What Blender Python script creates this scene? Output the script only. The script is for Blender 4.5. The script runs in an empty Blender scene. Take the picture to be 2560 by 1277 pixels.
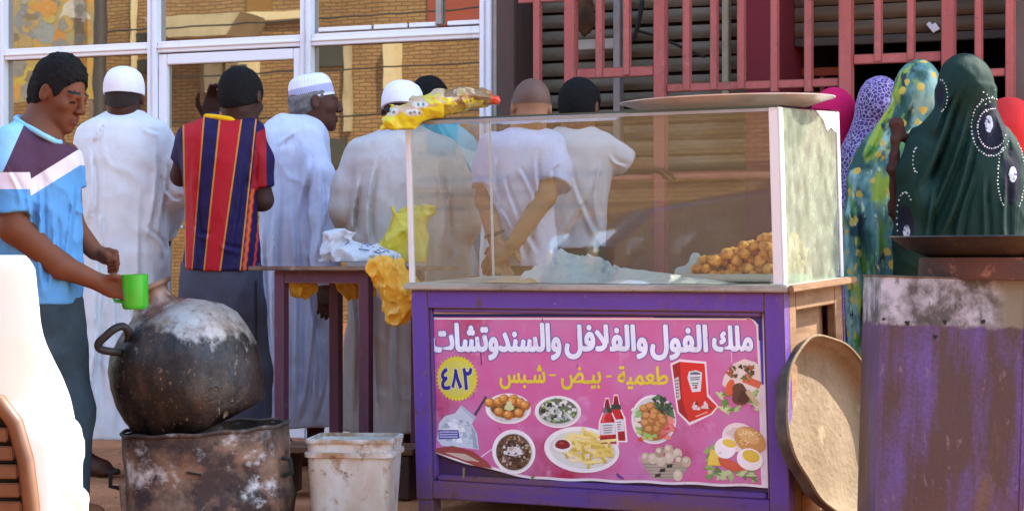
import bpy, bmesh, math, random
import numpy as np
from mathutils import Vector, Matrix
from mathutils.bvhtree import BVHTree
rad = math.radians
sc = bpy.context.scene
COL = sc.collection
random.seed(4)
rng = np.random.default_rng(11)

# ------------------------------------------------------------------ camera, sky, sun, exposure
F, EYE, HY = 5000.0, 0.87, 660.0            # focal length in photo pixels, eye height, horizon row
cam = bpy.data.cameras.new('camera'); cam_o = bpy.data.objects.new('camera', cam); COL.objects.link(cam_o)
cam_o.location = (0, 0, EYE); cam_o.rotation_euler = (rad(90), 0, 0)
cam.sensor_width = 36.0; cam.lens = 36.0 * F / 2560.0; cam.shift_y = 21.5 / 2560.0
cam.clip_end = 2000.0
sc.camera = cam_o
SUN_EL = rad(45.0); SUN_AZ = math.atan2(.93, .37)
wd = bpy.data.worlds.new('World'); sc.world = wd; wd.use_nodes = True
nt = wd.node_tree; bg = nt.nodes['Background']
sky = nt.nodes.new('ShaderNodeTexSky'); sky.sky_type = 'NISHITA'; sky.sun_disc = False
sky.sun_elevation = SUN_EL; sky.sun_rotation = SUN_AZ; sky.air_density = 1.3; sky.dust_density = 0.6; sky.ozone_density = 1.0
nt.links.new(sky.outputs[0], bg.inputs[0]); bg.inputs[1].default_value = 0.15
sl = bpy.data.lights.new('sun', 'SUN'); sl.energy = 2.3; sl.angle = rad(.5); sl.color = (1.0, .93, .82)
so = bpy.data.objects.new('sun', sl); COL.objects.link(so)
S = Vector((math.sin(SUN_AZ) * math.cos(SUN_EL), math.cos(SUN_AZ) * math.cos(SUN_EL), math.sin(SUN_EL)))
so.rotation_euler = S.to_track_quat('Z', 'Y').to_euler(); so.location = (6, 3, 12)
sc.view_settings.view_transform = 'Standard'; sc.view_settings.look = 'None'
sc.view_settings.gamma = 1.0; sc.view_settings.exposure = 2.46; sc.view_settings.use_curve_mapping = False
sc.cycles.max_bounces = 10; sc.cycles.transparent_max_bounces = 24; sc.cycles.use_denoising = True
sc.cycles.sample_clamp_indirect = 6.0

# ------------------------------------------------------------------ helpers
def lin(r, g, b, k=1.0):                     # 8 bit display colour to linear
    f = lambda c: (c / 12.92 if c <= .04045 else ((c + .055) / 1.055) ** 2.4)
    return tuple(f(c / 255.0) * k for c in (r, g, b))

def P(px, py, Y):                            # a point at depth Y on the ray of a photo pixel
    return Vector(((px - 1280.0) * Y / F, Y, EYE + (HY - py) * Y / F))

def mat(name, col=(.5, .5, .5), rough=.6, metal=0.0, layers=(), bump=None, attr=False, spec=.5, vary=.0, trans=0.0,
        coord='Object', sss=0.0, wrinkle=None, edge=None, zstain=None):
    """principled surface; layers = (colour, scale, low, high, stretch xyz, detail) mixed in through noise"""
    m = bpy.data.materials.new(name); m.use_nodes = True
    t = m.node_tree; n = t.nodes; l = t.links; b = n['Principled BSDF']
    b.inputs['Roughness'].default_value = rough; b.inputs['Metallic'].default_value = metal
    b.inputs['Specular IOR Level'].default_value = spec
    tc = n.new('ShaderNodeTexCoord')
    if attr:
        a = n.new('ShaderNodeAttribute'); a.attribute_name = 'Col'; cur = a.outputs['Color']
    else:
        a = n.new('ShaderNodeRGB'); a.outputs[0].default_value = (*col, 1); cur = a.outputs[0]
    k = 0
    for lay in layers:
        c2, s, lo, hi = lay[:4]; st = lay[4] if len(lay) > 4 else (1, 1, 1); det = lay[5] if len(lay) > 5 else 6
        mp = n.new('ShaderNodeMapping'); mp.inputs['Scale'].default_value = st; mp.inputs['Location'].default_value = (k * 3.7, k * 1.3, k * 5.1)
        l.new(tc.outputs[coord], mp.inputs[0])
        nz = n.new('ShaderNodeTexNoise'); nz.inputs['Scale'].default_value = s; nz.inputs['Detail'].default_value = det
        nz.inputs['Roughness'].default_value = .62
        l.new(mp.outputs[0], nz.inputs['Vector'])
        mr = n.new('ShaderNodeMapRange'); mr.inputs[1].default_value = lo; mr.inputs[2].default_value = hi; mr.clamp = True
        l.new(nz.outputs[0], mr.inputs[0])
        mx = n.new('ShaderNodeMix'); mx.data_type = 'RGBA'
        l.new(mr.outputs[0], mx.inputs[0]); l.new(cur, mx.inputs[6]); mx.inputs[7].default_value = (*c2, 1)
        cur = mx.outputs[2]; k += 1
    if vary:
        nz = n.new('ShaderNodeTexNoise'); nz.inputs['Scale'].default_value = 14; nz.inputs['Detail'].default_value = 5
        l.new(tc.outputs[coord], nz.inputs['Vector'])
        mr = n.new('ShaderNodeMapRange'); mr.inputs[1].default_value = .3; mr.inputs[2].default_value = .7
        mr.inputs[3].default_value = 1 - vary; mr.inputs[4].default_value = 1 + vary * .5
        l.new(nz.outputs[0], mr.inputs[0])
        mx = n.new('ShaderNodeMix'); mx.data_type = 'RGBA'; mx.blend_type = 'MULTIPLY'; mx.inputs[0].default_value = 1
        l.new(cur, mx.inputs[6]); l.new(mr.outputs[0], mx.inputs[7]); cur = mx.outputs[2]
    if zstain:                                # a stain that follows the height of the thing: (colour, z where it starts, z where it is full, noise scale)
        c2, z0, z1, s = zstain
        sp = n.new('ShaderNodeSeparateXYZ'); l.new(tc.outputs[coord], sp.inputs[0])
        nz = n.new('ShaderNodeTexNoise'); nz.inputs['Scale'].default_value = s; nz.inputs['Detail'].default_value = 8; l.new(tc.outputs[coord], nz.inputs['Vector'])
        m1 = n.new('ShaderNodeMath'); m1.operation = 'MULTIPLY_ADD'; l.new(nz.outputs[0], m1.inputs[0]); m1.inputs[1].default_value = (z1 - z0) * 2.2; l.new(sp.outputs[2], m1.inputs[2])
        m2 = n.new('ShaderNodeMapRange'); m2.inputs[1].default_value = z0 + (z1 - z0) * 1.1; m2.inputs[2].default_value = z1 + (z1 - z0) * 1.3; l.new(m1.outputs[0], m2.inputs[0])
        mx = n.new('ShaderNodeMix'); mx.data_type = 'RGBA'; l.new(m2.outputs[0], mx.inputs[0]); l.new(cur, mx.inputs[6]); mx.inputs[7].default_value = (*c2, 1); cur = mx.outputs[2]
    if edge:                                  # paint rubbed off along the edges: (colour, radius)
        bv = n.new('ShaderNodeBevel'); bv.samples = 4; bv.inputs['Radius'].default_value = edge[1]
        ge = n.new('ShaderNodeNewGeometry'); vd = n.new('ShaderNodeVectorMath'); vd.operation = 'DOT_PRODUCT'; l.new(bv.outputs[0], vd.inputs[0]); l.new(ge.outputs['Normal'], vd.inputs[1])
        nz = n.new('ShaderNodeTexNoise'); nz.inputs['Scale'].default_value = 26; nz.inputs['Detail'].default_value = 8; l.new(tc.outputs[coord], nz.inputs['Vector'])
        m1 = n.new('ShaderNodeMath'); m1.operation = 'SUBTRACT'; m1.inputs[0].default_value = 1.0; l.new(vd.outputs['Value'], m1.inputs[1])
        m2 = n.new('ShaderNodeMath'); m2.operation = 'MULTIPLY_ADD'; l.new(nz.outputs[0], m2.inputs[0]); m2.inputs[1].default_value = .5; l.new(m1.outputs[0], m2.inputs[2])
        m3 = n.new('ShaderNodeMapRange'); m3.inputs[1].default_value = .31; m3.inputs[2].default_value = .40; m3.inputs[4].default_value = .85; l.new(m2.outputs[0], m3.inputs[0])
        mx = n.new('ShaderNodeMix'); mx.data_type = 'RGBA'; l.new(m3.outputs[0], mx.inputs[0]); l.new(cur, mx.inputs[6]); mx.inputs[7].default_value = (*edge[0], 1); cur = mx.outputs[2]
    l.new(cur, b.inputs['Base Color'])
    if bump:
        s, st = bump[:2]; nz = n.new('ShaderNodeTexNoise'); nz.inputs['Scale'].default_value = s; nz.inputs['Detail'].default_value = 5
        l.new(tc.outputs[coord], nz.inputs['Vector'])
        bp = n.new('ShaderNodeBump'); bp.inputs['Strength'].default_value = st; bp.inputs['Distance'].default_value = bump[2] if len(bump) > 2 else .01
        l.new(nz.outputs[0], bp.inputs['Height']); l.new(bp.outputs[0], b.inputs['Normal'])
    if wrinkle:
        mp = n.new('ShaderNodeMapping'); mp.inputs['Scale'].default_value = wrinkle[0]; l.new(tc.outputs[coord], mp.inputs[0])
        nz = n.new('ShaderNodeTexNoise'); nz.inputs['Scale'].default_value = 1; nz.inputs['Detail'].default_value = 4; nz.inputs['Distortion'].default_value = 1.2; l.new(mp.outputs[0], nz.inputs['Vector'])
        b2 = n.new('ShaderNodeBump'); b2.inputs['Strength'].default_value = wrinkle[1]; b2.inputs['Distance'].default_value = .05; l.new(nz.outputs[0], b2.inputs['Height'])
        if b.inputs['Normal'].links: l.new(b.inputs['Normal'].links[0].from_socket, b2.inputs['Normal'])
        l.new(b2.outputs[0], b.inputs['Normal'])
    if sss:
        b.inputs['Subsurface Weight'].default_value = sss; b.inputs['Subsurface Radius'].default_value = (.4, .2, .1); b.inputs['Subsurface Scale'].default_value = .01
    if trans:                                 # light that passes through thin sheet
        tr = n.new('ShaderNodeBsdfTranslucent'); l.new(cur, tr.inputs[0])
        ms = n.new('ShaderNodeMixShader'); ms.inputs[0].default_value = trans
        l.new(b.outputs[0], ms.inputs[1]); l.new(tr.outputs[0], ms.inputs[2]); l.new(ms.outputs[0], n['Material Output'].inputs[0])
    return m

def glass_mat(name, tint=(.95, .97, .95), refl=.07, dust=None, dcol=(.6, .62, .55)):
    m = bpy.data.materials.new(name); m.use_nodes = True
    t = m.node_tree; n = t.nodes; l = t.links; n.remove(n['Principled BSDF'])
    tr = n.new('ShaderNodeBsdfTransparent'); tr.inputs[0].default_value = (*tint, 1)
    gl = n.new('ShaderNodeBsdfGlossy'); gl.inputs['Roughness'].default_value = .02
    lw = n.new('ShaderNodeLayerWeight'); lw.inputs[0].default_value = .5
    pw = n.new('ShaderNodeMath'); pw.operation = 'POWER'; pw.inputs[1].default_value = 4; l.new(lw.outputs['Facing'], pw.inputs[0])
    mr = n.new('ShaderNodeMapRange'); mr.inputs[3].default_value = refl; mr.inputs[4].default_value = .95; l.new(pw.outputs[0], mr.inputs[0])
    ms = n.new('ShaderNodeMixShader'); l.new(mr.outputs[0], ms.inputs[0]); l.new(tr.outputs[0], ms.inputs[1]); l.new(gl.outputs[0], ms.inputs[2])
    out = ms.outputs[0]
    if dust:
        lo, hi, scl, st = dust
        tc = n.new('ShaderNodeTexCoord'); mp = n.new('ShaderNodeMapping'); mp.inputs['Scale'].default_value = st; l.new(tc.outputs['Object'], mp.inputs[0])
        nz = n.new('ShaderNodeTexNoise'); nz.inputs['Scale'].default_value = scl; nz.inputs['Detail'].default_value = 7; l.new(mp.outputs[0], nz.inputs['Vector'])
        m2 = n.new('ShaderNodeMapRange'); m2.inputs[1].default_value = .35; m2.inputs[2].default_value = .7
        m2.inputs[3].default_value = lo; m2.inputs[4].default_value = hi; l.new(nz.outputs[0], m2.inputs[0])
        df = n.new('ShaderNodeBsdfDiffuse'); df.inputs[0].default_value = (*dcol, 1)
        tl = n.new('ShaderNodeBsdfTranslucent'); tl.inputs[0].default_value = (*dcol, 1)
        m3 = n.new('ShaderNodeMixShader'); m3.inputs[0].default_value = .4; l.new(df.outputs[0], m3.inputs[1]); l.new(tl.outputs[0], m3.inputs[2])
        m4 = n.new('ShaderNodeMixShader'); l.new(m2.outputs[0], m4.inputs[0]); l.new(out, m4.inputs[1]); l.new(m3.outputs[0], m4.inputs[2])
        out = m4.outputs[0]
    l.new(out, n['Material Output'].inputs[0])
    return m

def tag(o, label=None, cat=None, group=None, kind=None):
    if label: o['label'] = label
    if cat: o['category'] = cat
    if group: o['group'] = group
    if kind: o['kind'] = kind
    return o

def thing(name, label, cat, loc=(0, 0, 0), rz=0.0, group=None):
    o = bpy.data.objects.new(name, None); COL.objects.link(o); o.empty_display_size = .1
    o.location = loc; o.rotation_euler = (0, 0, rz)
    return tag(o, label, cat, group)

def link(name, me, m=None, parent=None, loc=None):
    o = bpy.data.objects.new(name, me); COL.objects.link(o)
    if m is not None and not me.materials: me.materials.append(m)
    if parent is not None: o.parent = parent
    if loc is not None: o.location = loc
    return o

def set_cols(me, cols):
    ca = me.color_attributes.new('Col', 'FLOAT_COLOR', 'POINT')
    a = np.ones((len(me.vertices), 4), np.float32); a[:, :3] = cols
    ca.data.foreach_set('color', a.ravel())

def copy_tree(o, parent=None):
    c = o.copy(); COL.objects.link(c)
    if parent is not None: c.parent = parent
    for ch in list(o.children): copy_tree(ch, c)
    return c

class MB:
    """collects simple shapes into one mesh"""
    def __init__(s): s.v = []; s.f = []; s.c = []; s.col = (1, 1, 1)
    def add(s, vs, fs):
        k = len(s.v); s.v += [tuple(p) for p in vs]; s.f += [tuple(i + k for i in q) for q in fs]; s.c += [s.col] * len(vs)
        return s
    def box(s, x0, x1, y0, y1, z0, z1):
        vs = [(x, y, z) for z in (z0, z1) for y in (y0, y1) for x in (x0, x1)]
        return s.add(vs, [(0, 2, 3, 1), (4, 5, 7, 6), (0, 1, 5, 4), (2, 6, 7, 3), (0, 4, 6, 2), (1, 3, 7, 5)])
    def bar(s, a, b, w, d, up=(0, 0, 1)):
        a = Vector(a); b = Vector(b); t = (b - a).normalized(); u = Vector(up)
        if abs(t.dot(u)) > .98: u = Vector((0, 1, 0))
        x = t.cross(u).normalized(); y = x.cross(t)
        vs = [p + x * sx * w / 2 + y * sy * d / 2 for p in (a, b) for sy in (-1, 1) for sx in (-1, 1)]
        return s.add(vs, [(0, 2, 3, 1), (4, 5, 7, 6), (0, 1, 5, 4), (2, 6, 7, 3), (0, 4, 6, 2), (1, 3, 7, 5)])
    def tube(s, pts, r, n=10, caps=True):
        pts = [Vector(p) for p in pts]; rs = r if isinstance(r, (list, tuple)) else [r] * len(pts)
        vs = []; fs = []; prev = None
        for i, p in enumerate(pts):
            t = (pts[min(i + 1, len(pts) - 1)] - pts[max(i - 1, 0)]).normalized()
            if prev is None:
                u = Vector((0, 0, 1)) if abs(t.z) < .9 else Vector((1, 0, 0)); x = t.cross(u).normalized()
            else:
                x = (prev - t * prev.dot(t)).normalized()
            prev = x; y = t.cross(x)
            vs += [p + (x * math.cos(a) + y * math.sin(a)) * rs[i] for a in (2 * math.pi * j / n for j in range(n))]
        for i in range(len(pts) - 1):
            fs += [(i * n + j, i * n + (j + 1) % n, (i + 1) * n + (j + 1) % n, (i + 1) * n + j) for j in range(n)]
        if caps: fs += [tuple(range(n - 1, -1, -1)), tuple((len(pts) - 1) * n + j for j in range(n))]
        return s.add(vs, fs)
    def lathe(s, prof, n=48, M=None, sx=1.0, sy=1.0, wob=None, caps=True):
        vs = []; fs = []
        for i, (r, z) in enumerate(prof):
            for j in range(n):
                a = 2 * math.pi * j / n; w = wob(a, i) if wob else 0.0
                p = Vector(((r + w) * math.cos(a) * sx, (r + w) * math.sin(a) * sy, z)); vs.append(M @ p if M else p)
        for i in range(len(prof) - 1):
            fs += [(i * n + j, i * n + (j + 1) % n, (i + 1) * n + (j + 1) % n, (i + 1) * n + j) for j in range(n)]
        if caps and prof[0][0] > 1e-6: fs.append(tuple(range(n - 1, -1, -1)))
        if caps and prof[-1][0] > 1e-6: fs.append(tuple((len(prof) - 1) * n + j for j in range(n)))
        return s.add(vs, fs)
    def grid(s, fn, nu, nv, thick=None):
        """sheet fn(i/nu, j/nv) -> point; closed with thickness vector when given"""
        top = [Vector(fn(i / nu, j / nv)) for j in range(nv + 1) for i in range(nu + 1)]
        w = nu + 1
        q = [(j * w + i, j * w + i + 1, (j + 1) * w + i + 1, (j + 1) * w + i) for j in range(nv) for i in range(nu)]
        if thick is None: return s.add(top, q)
        T = Vector(thick); k = len(top); bot = [p + T for p in top]
        fs = q + [tuple(k + i for i in reversed(f)) for f in q]
        edge = [i for i in range(w)] + [j * w + nu for j in range(1, nv + 1)] + [nv * w + i for i in range(nu - 1, -1, -1)] + [j * w for j in range(nv - 1, 0, -1)]
        for a, b in zip(edge, edge[1:] + edge[:1]): fs.append((b, a, a + k, b + k))
        return s.add(top + bot, fs)
    def build(s, name, m, parent=None, bevel=0.0, smooth=None, xf=None, attr=False, seg=2, loc=None):
        me = bpy.data.meshes.new(name); v = s.v
        if xf: v = [xf(p) for p in v]
        me.from_pydata([tuple(p) for p in v], [], s.f)
        if attr: set_cols(me, np.array(s.c, np.float32))
        bm = bmesh.new(); bm.from_mesh(me); bmesh.ops.recalc_face_normals(bm, faces=bm.faces)
        if bevel:
            es = [e for e in bm.edges if len(e.link_faces) == 2 and e.calc_face_angle() > .6]
            bmesh.ops.bevel(bm, geom=es, offset=bevel, segments=seg, affect='EDGES', clamp_overlap=True)
        bm.to_mesh(me); bm.free()
        if smooth:
            me.shade_smooth()
            try: me.set_sharp_from_angle(angle=rad(smooth))
            except Exception: pass
        return link(name, me, m, parent, loc)

# ------------------------------------------------------------------ soft bodies: a distance field on a grid, skinned with surface nets
_RL = rng.random((32, 32, 32)).astype(np.float32)
def vn(x, y, z, seed=0):
    x = np.asarray(x, np.float32) + seed * 7.31; y = np.asarray(y, np.float32) + seed * 3.17; z = np.asarray(z, np.float32) + seed * 5.77
    x, y, z = np.broadcast_arrays(x, y, z)
    xi = np.floor(x).astype(np.int32); yi = np.floor(y).astype(np.int32); zi = np.floor(z).astype(np.int32)
    u = x - xi; v = y - yi; w = z - zi
    u = u * u * (3 - 2 * u); v = v * v * (3 - 2 * v); w = w * w * (3 - 2 * w)
    a, b, c = xi & 31, yi & 31, zi & 31; a1, b1, c1 = (xi + 1) & 31, (yi + 1) & 31, (zi + 1) & 31
    g = _RL
    return ((g[a, b, c] * (1 - u) + g[a1, b, c] * u) * (1 - v) + (g[a, b1, c] * (1 - u) + g[a1, b1, c] * u) * v) * (1 - w) + \
           ((g[a, b, c1] * (1 - u) + g[a1, b, c1] * u) * (1 - v) + (g[a, b1, c1] * (1 - u) + g[a1, b1, c1] * u) * v) * w
def fbm(x, y, z, seed=0, o=3):
    r = 0; a = .5
    for i in range(o):
        r = r + a * vn(x * 2 ** i, y * 2 ** i, z * 2 ** i, seed + i); a *= .5
    return r / (1 - .5 ** o)

class Sdf:
    def __init__(s, lo, hi, v):
        s.v = v; s.lo = np.array(lo, float)
        s.ax = [np.arange(lo[i], hi[i] + v, v).astype(np.float32) for i in range(3)]
        s.D = np.full([len(a) for a in s.ax], .6, np.float32)
    def put(s, lo, hi, fn, k=.0, op='add'):
        m = k + s.v * 4; sl = []
        for i in range(3):
            a = max(0, int((lo[i] - m - s.lo[i]) / s.v)); b = min(len(s.ax[i]), int((hi[i] + m - s.lo[i]) / s.v) + 2)
            if b <= a: return s
            sl.append(slice(a, b))
        sl = tuple(sl)
        X = s.ax[0][sl[0]][:, None, None]; Y = s.ax[1][sl[1]][None, :, None]; Z = s.ax[2][sl[2]][None, None, :]
        d = fn(X, Y, Z).astype(np.float32); D = s.D[sl]
        if op == 'sub': D, d = -D, d
        if k > 0:
            h = np.maximum(k - np.abs(D - d), 0) / k; r = np.minimum(D, d) - h * h * k * .25
        else: r = np.minimum(D, d)
        s.D[sl] = -r if op == 'sub' else r
        return s
    def ball(s, c, r, k=.02, M=None, op='add'):
        c = np.array(c, float); r = np.array(r if hasattr(r, '__len__') else (r, r, r), float); rm = float(r.max())
        A = np.array(M)[:3, :3] if M is not None else None
        if A is not None: e = np.sqrt((A * A) @ (r * r))
        else: e = r
        def fn(X, Y, Z):
            x, y, z = X - c[0], Y - c[1], Z - c[2]
            if A is not None: x, y, z = (A[0, 0] * x + A[1, 0] * y + A[2, 0] * z, A[0, 1] * x + A[1, 1] * y + A[2, 1] * z, A[0, 2] * x + A[1, 2] * y + A[2, 2] * z)
            k0 = np.sqrt((x / r[0]) ** 2 + (y / r[1]) ** 2 + (z / r[2]) ** 2)
            k1 = np.sqrt((x / r[0] ** 2) ** 2 + (y / r[1] ** 2) ** 2 + (z / r[2] ** 2) ** 2) + 1e-6
            return k0 * (k0 - 1) / k1
        return s.put(c - e, c + e, fn, k, op)
    def cap(s, a, b, ra, rb, k=.02, op='add', flat=False):
        a = np.array(a, float); b = np.array(b, float); ba = b - a; L = float(ba @ ba) + 1e-9; R = max(ra, rb)
        def fn(X, Y, Z):
            x, y, z = X - a[0], Y - a[1], Z - a[2]
            h = np.clip((x * ba[0] + y * ba[1] + z * ba[2]) / L, 0, 1)
            d = np.sqrt((x - h * ba[0]) ** 2 + (y - h * ba[1]) ** 2 + (z - h * ba[2]) ** 2) - (ra + (rb - ra) * h)
            return np.maximum(d, ((x - ba[0]) * ba[0] + (y - ba[1]) * ba[1] + (z - ba[2]) * ba[2]) / math.sqrt(L)) if flat else d
        return s.put(np.minimum(a, b) - R, np.maximum(a, b) + R, fn, k, op)
    def chain(s, pts, rs, k=.02, flat=False):
        for i in range(len(pts) - 1): s.cap(pts[i], pts[i + 1], rs[i], rs[i + 1], k, 'add', flat and i == len(pts) - 2)
        return s
    def loft(s, rows, k=.02, e=2.0, op='add'):
        """rows of (z, cx, cy, rx, ry)"""
        R = np.array(sorted(rows), float); z = R[:, 0]
        lo = (min(R[:, 1] - R[:, 3]), min(R[:, 2] - R[:, 4]), z[0]); hi = (max(R[:, 1] + R[:, 3]), max(R[:, 2] + R[:, 4]), z[-1])
        def fn(X, Y, Z):
            zz = Z.ravel(); q = [np.interp(zz, z, R[:, i]) for i in (1, 2, 3, 4)]
            ker = np.array([1, 2, 3, 2, 1.]) / 9
            q = [np.convolve(np.pad(a, 2, mode='edge'), ker, 'valid') if len(a) > 5 else a for a in q]
            cx, cy, rx, ry = (a[None, None, :] for a in q)
            w = (np.abs((X - cx) / rx) ** e + np.abs((Y - cy) / ry) ** e) ** (1 / e)
            d = (w - 1) * np.minimum(rx, ry)
            return np.maximum(d, np.maximum(z[0] - Z, Z - z[-1]))
        return s.put(lo, hi, fn, k, op)
    def cut(s, p, n):
        """remove the side the normal points to"""
        n = Vector(n).normalized()
        X = s.ax[0][:, None, None]; Y = s.ax[1][None, :, None]; Z = s.ax[2][None, None, :]
        s.D = np.maximum(s.D, ((X - p[0]) * n[0] + (Y - p[1]) * n[1] + (Z - p[2]) * n[2]).astype(np.float32)); return s
    def disp(s, fn, band=.05):
        i = np.argwhere(np.abs(s.D) < band)
        x, y, z = (s.ax[k][i[:, k]] for k in range(3))
        s.D[i[:, 0], i[:, 1], i[:, 2]] += fn(x, y, z).astype(np.float32); return s
    def mesh(s):
        D = s.D.copy()
        D[0] = D[-1] = .1; D[:, 0] = D[:, -1] = .1; D[:, :, 0] = D[:, :, -1] = .1
        I = D < 0; n = np.array(D.shape) - 1
        cnt = np.zeros(n, np.int8)
        for a in (0, 1):
            for b in (0, 1):
                for c in (0, 1): cnt += I[a:n[0] + a, b:n[1] + b, c:n[2] + c]
        act = np.argwhere((cnt > 0) & (cnt < 8)); idx = np.full(n, -1, np.int32)
        idx[act[:, 0], act[:, 1], act[:, 2]] = np.arange(len(act))
        acc = np.zeros((len(act), 3)); num = np.zeros(len(act))
        for ax in range(3):
            o1, o2 = [i for i in range(3) if i != ax]
            for a in (0, 1):
                for b in (0, 1):
                    p = act.copy(); p[:, o1] += a; p[:, o2] += b; q = p.copy(); q[:, ax] += 1
                    d0 = D[p[:, 0], p[:, 1], p[:, 2]]; d1 = D[q[:, 0], q[:, 1], q[:, 2]]
                    m = (d0 < 0) != (d1 < 0); t = np.zeros(len(act)); t[m] = d0[m] / (d0[m] - d1[m])
                    w = np.zeros((len(act), 3)); w[:, o1] = a; w[:, o2] = b; w[:, ax] = t
                    acc[m] += w[m]; num[m] += 1
        V = (act + acc / np.maximum(num, 1)[:, None]) * s.v + s.lo
        Q = []
        for ax in range(3):
            o1, o2 = (ax + 1) % 3, (ax + 2) % 3
            A = np.moveaxis(I, ax, 0); e = A[:-1] != A[1:]; e = np.moveaxis(e, 0, ax)
            g = np.argwhere(e); g = g[(g[:, o1] > 0) & (g[:, o2] > 0) & (g[:, o1] < n[o1]) & (g[:, o2] < n[o2])]
            ins = I[g[:, 0], g[:, 1], g[:, 2]]
            def at(da, db):
                h = g.copy(); h[:, o1] -= da; h[:, o2] -= db; return idx[h[:, 0], h[:, 1], h[:, 2]]
            q = np.stack([at(1, 1), at(0, 1), at(0, 0), at(1, 0)], 1); q[~ins] = q[~ins][:, ::-1]
            Q.append(q)
        Q = np.concatenate(Q)
        for _ in range(1):                        # light relaxing takes the grid steps out
            a = np.zeros_like(V); c = np.zeros(len(V))
            for i in range(4):
                np.add.at(a, Q[:, i], V[Q[:, (i + 1) % 4]]); np.add.at(c, Q[:, i], 1)
            V = V * .5 + a / np.maximum(c, 1)[:, None] * .5
        return V, Q
    def build(s, name, m, parent=None, loc=None, colfn=None):
        V, Q = s.mesh(); me = bpy.data.meshes.new(name)
        me.vertices.add(len(V)); me.vertices.foreach_set('co', V.astype(np.float32).ravel())
        me.loops.add(len(Q) * 4); me.loops.foreach_set('vertex_index', Q.astype(np.int32).ravel())
        me.polygons.add(len(Q)); me.polygons.foreach_set('loop_start', np.arange(0, len(Q) * 4, 4, dtype=np.int32))
        me.polygons.foreach_set('use_smooth', np.ones(len(Q), bool))
        me.update(calc_edges=True); me.validate()
        if colfn is not None: set_cols(me, colfn(V))
        return link(name, me, m, parent, loc)
# ------------------------------------------------------------------ ground
gm = mat('dirt', lin(196, 120, 70, .9), .95, layers=((lin(134, 76, 44, .85), 1.2, .4, .7), (lin(208, 146, 96, .85), 9, .52, .75), (lin(90, 58, 40), 60, .6, .75)), bump=(45, .8, .02))
def gz(x, y):
    return (math.sin(x * 3.1 + y * 1.7) + math.sin(x * 1.3 - y * 2.3)) * .004 - .006
b = MB()
xs = [-300, -60, -15] + [i * .25 - 5 for i in range(41)] + [15, 60, 300]
ys = [-300, -60, -10, 0, 3] + [5 + i * .2 for i in range(31)] + [14, 30, 90, 400]
vs = [(x, y, gz(x, y) if 4 < y < 12 and abs(x) < 6 else -.006) for y in ys for x in xs]; w = len(xs)
b.add(vs, [(j * w + i, j * w + i + 1, (j + 1) * w + i + 1, (j + 1) * w + i) for j in range(len(ys) - 1) for i in range(w - 1)])
g = b.build('ground', gm, smooth=60); g['kind'] = 'structure'

# ------------------------------------------------------------------ the shop building (its front runs obliquely, nearer on the right)
WY0, WA = 9.6, rad(-22.4)
WC, WS = math.cos(-WA), math.sin(-WA)        # along = (WC, -WS), inward = (WS, WC)
def wt(px, y=0.0):                            # distance along the front of a photo column
    k = (px - 1280) / F
    return (k * (WY0 + WC * y) - WS * y) / (WC + WS * k)
def wz(px, py, y=0.0):
    return EYE + (HY - py) * (WY0 - WS * wt(px, y) + WC * y) / F
shop = thing('shop_building', 'long low shop building with white framed glass front and shuttered bays', 'building', (0, WY0, 0), WA)
m_plaster = mat('plaster', lin(172, 150, 122, .7), .9, layers=((lin(120, 98, 76, .7), 2.5, .45, .75),), bump=(30, .3, .01))
m_white_alu = mat('white_frame', lin(240, 240, 246, .95), .45, layers=((lin(190, 186, 186), 7, .6, .88, (1, 1, .3)),), bump=(90, .05, .002))
m_brownpost = mat('brown_post', lin(84, 62, 54), .75, layers=((lin(150, 84, 56), 16, .6, .8, (1, 1, .08)), (lin(60, 48, 46), 8, .4, .7, (1, 1, .1))), bump=(40, .3, .004))
m_crimson = mat('crimson_paint', lin(124, 30, 44), .7, layers=((lin(112, 28, 40), 3, .4, .7), (lin(178, 130, 60), 9, .7, .74)), bump=(20, .15, .004))
m_mauve = mat('grey_pillar', lin(110, 94, 88), .85, layers=((lin(84, 70, 66), 5, .4, .7, (1, 1, .3)),), bump=(30, .3, .005))
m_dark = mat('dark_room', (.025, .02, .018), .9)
m_lowwall = mat('low_wall', lin(160, 104, 66, .8), .9, layers=((lin(120, 72, 48), 3, .4, .7),), bump=(30, .3, .01))  # brown-orange also stands in for ground reflected in the case glass
TL, TR = -9.0, 4.17
ROOM0, ROOM1 = wt(1945), wt(2522)
b = MB(); b.box(TL, TR, .0, 5.0, 2.62, 7.2); b.build('upper_wall', m_plaster, shop, .01)
b = MB(); b.box(TL - .15, TR + .15, -.2, 5.2, 7.21, 7.4); b.build('roof', m_mauve, shop, .01)
b = MB(); b.box(TL, wt(-45), 0, 5.0, 0, 2.615); b.build('wall', m_plaster, shop)
b = MB(); b.box(wt(2600), TR, 0, 5.0, 0, 2.615); b.build('wall', m_plaster, shop)
b = MB(); b.box(wt(-45), wt(2600), 4.7, 5.0, 0, 2.615); b.build('wall', m_plaster, shop)
b = MB(); b.box(wt(1252), wt(1300), -.06, .3, 0, 2.612); b.build('post', m_brownpost, shop, .006)
b = MB(); b.box(wt(1866), wt(1945), -.03, .45, 0, 2.612); b.build('pillar', m_crimson, shop, .01)
b = MB(); b.box(wt(2522), wt(2600), -.05, .45, 0, 2.612); b.build('pillar', m_mauve, shop, .012)
b = MB(); b.box(wt(1238), wt(1252), -.03, .2, 0, 2.612); b.build('jamb', mat('cream_jamb', lin(200, 192, 180, .85), .7, vary=.15), shop, .004)
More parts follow.
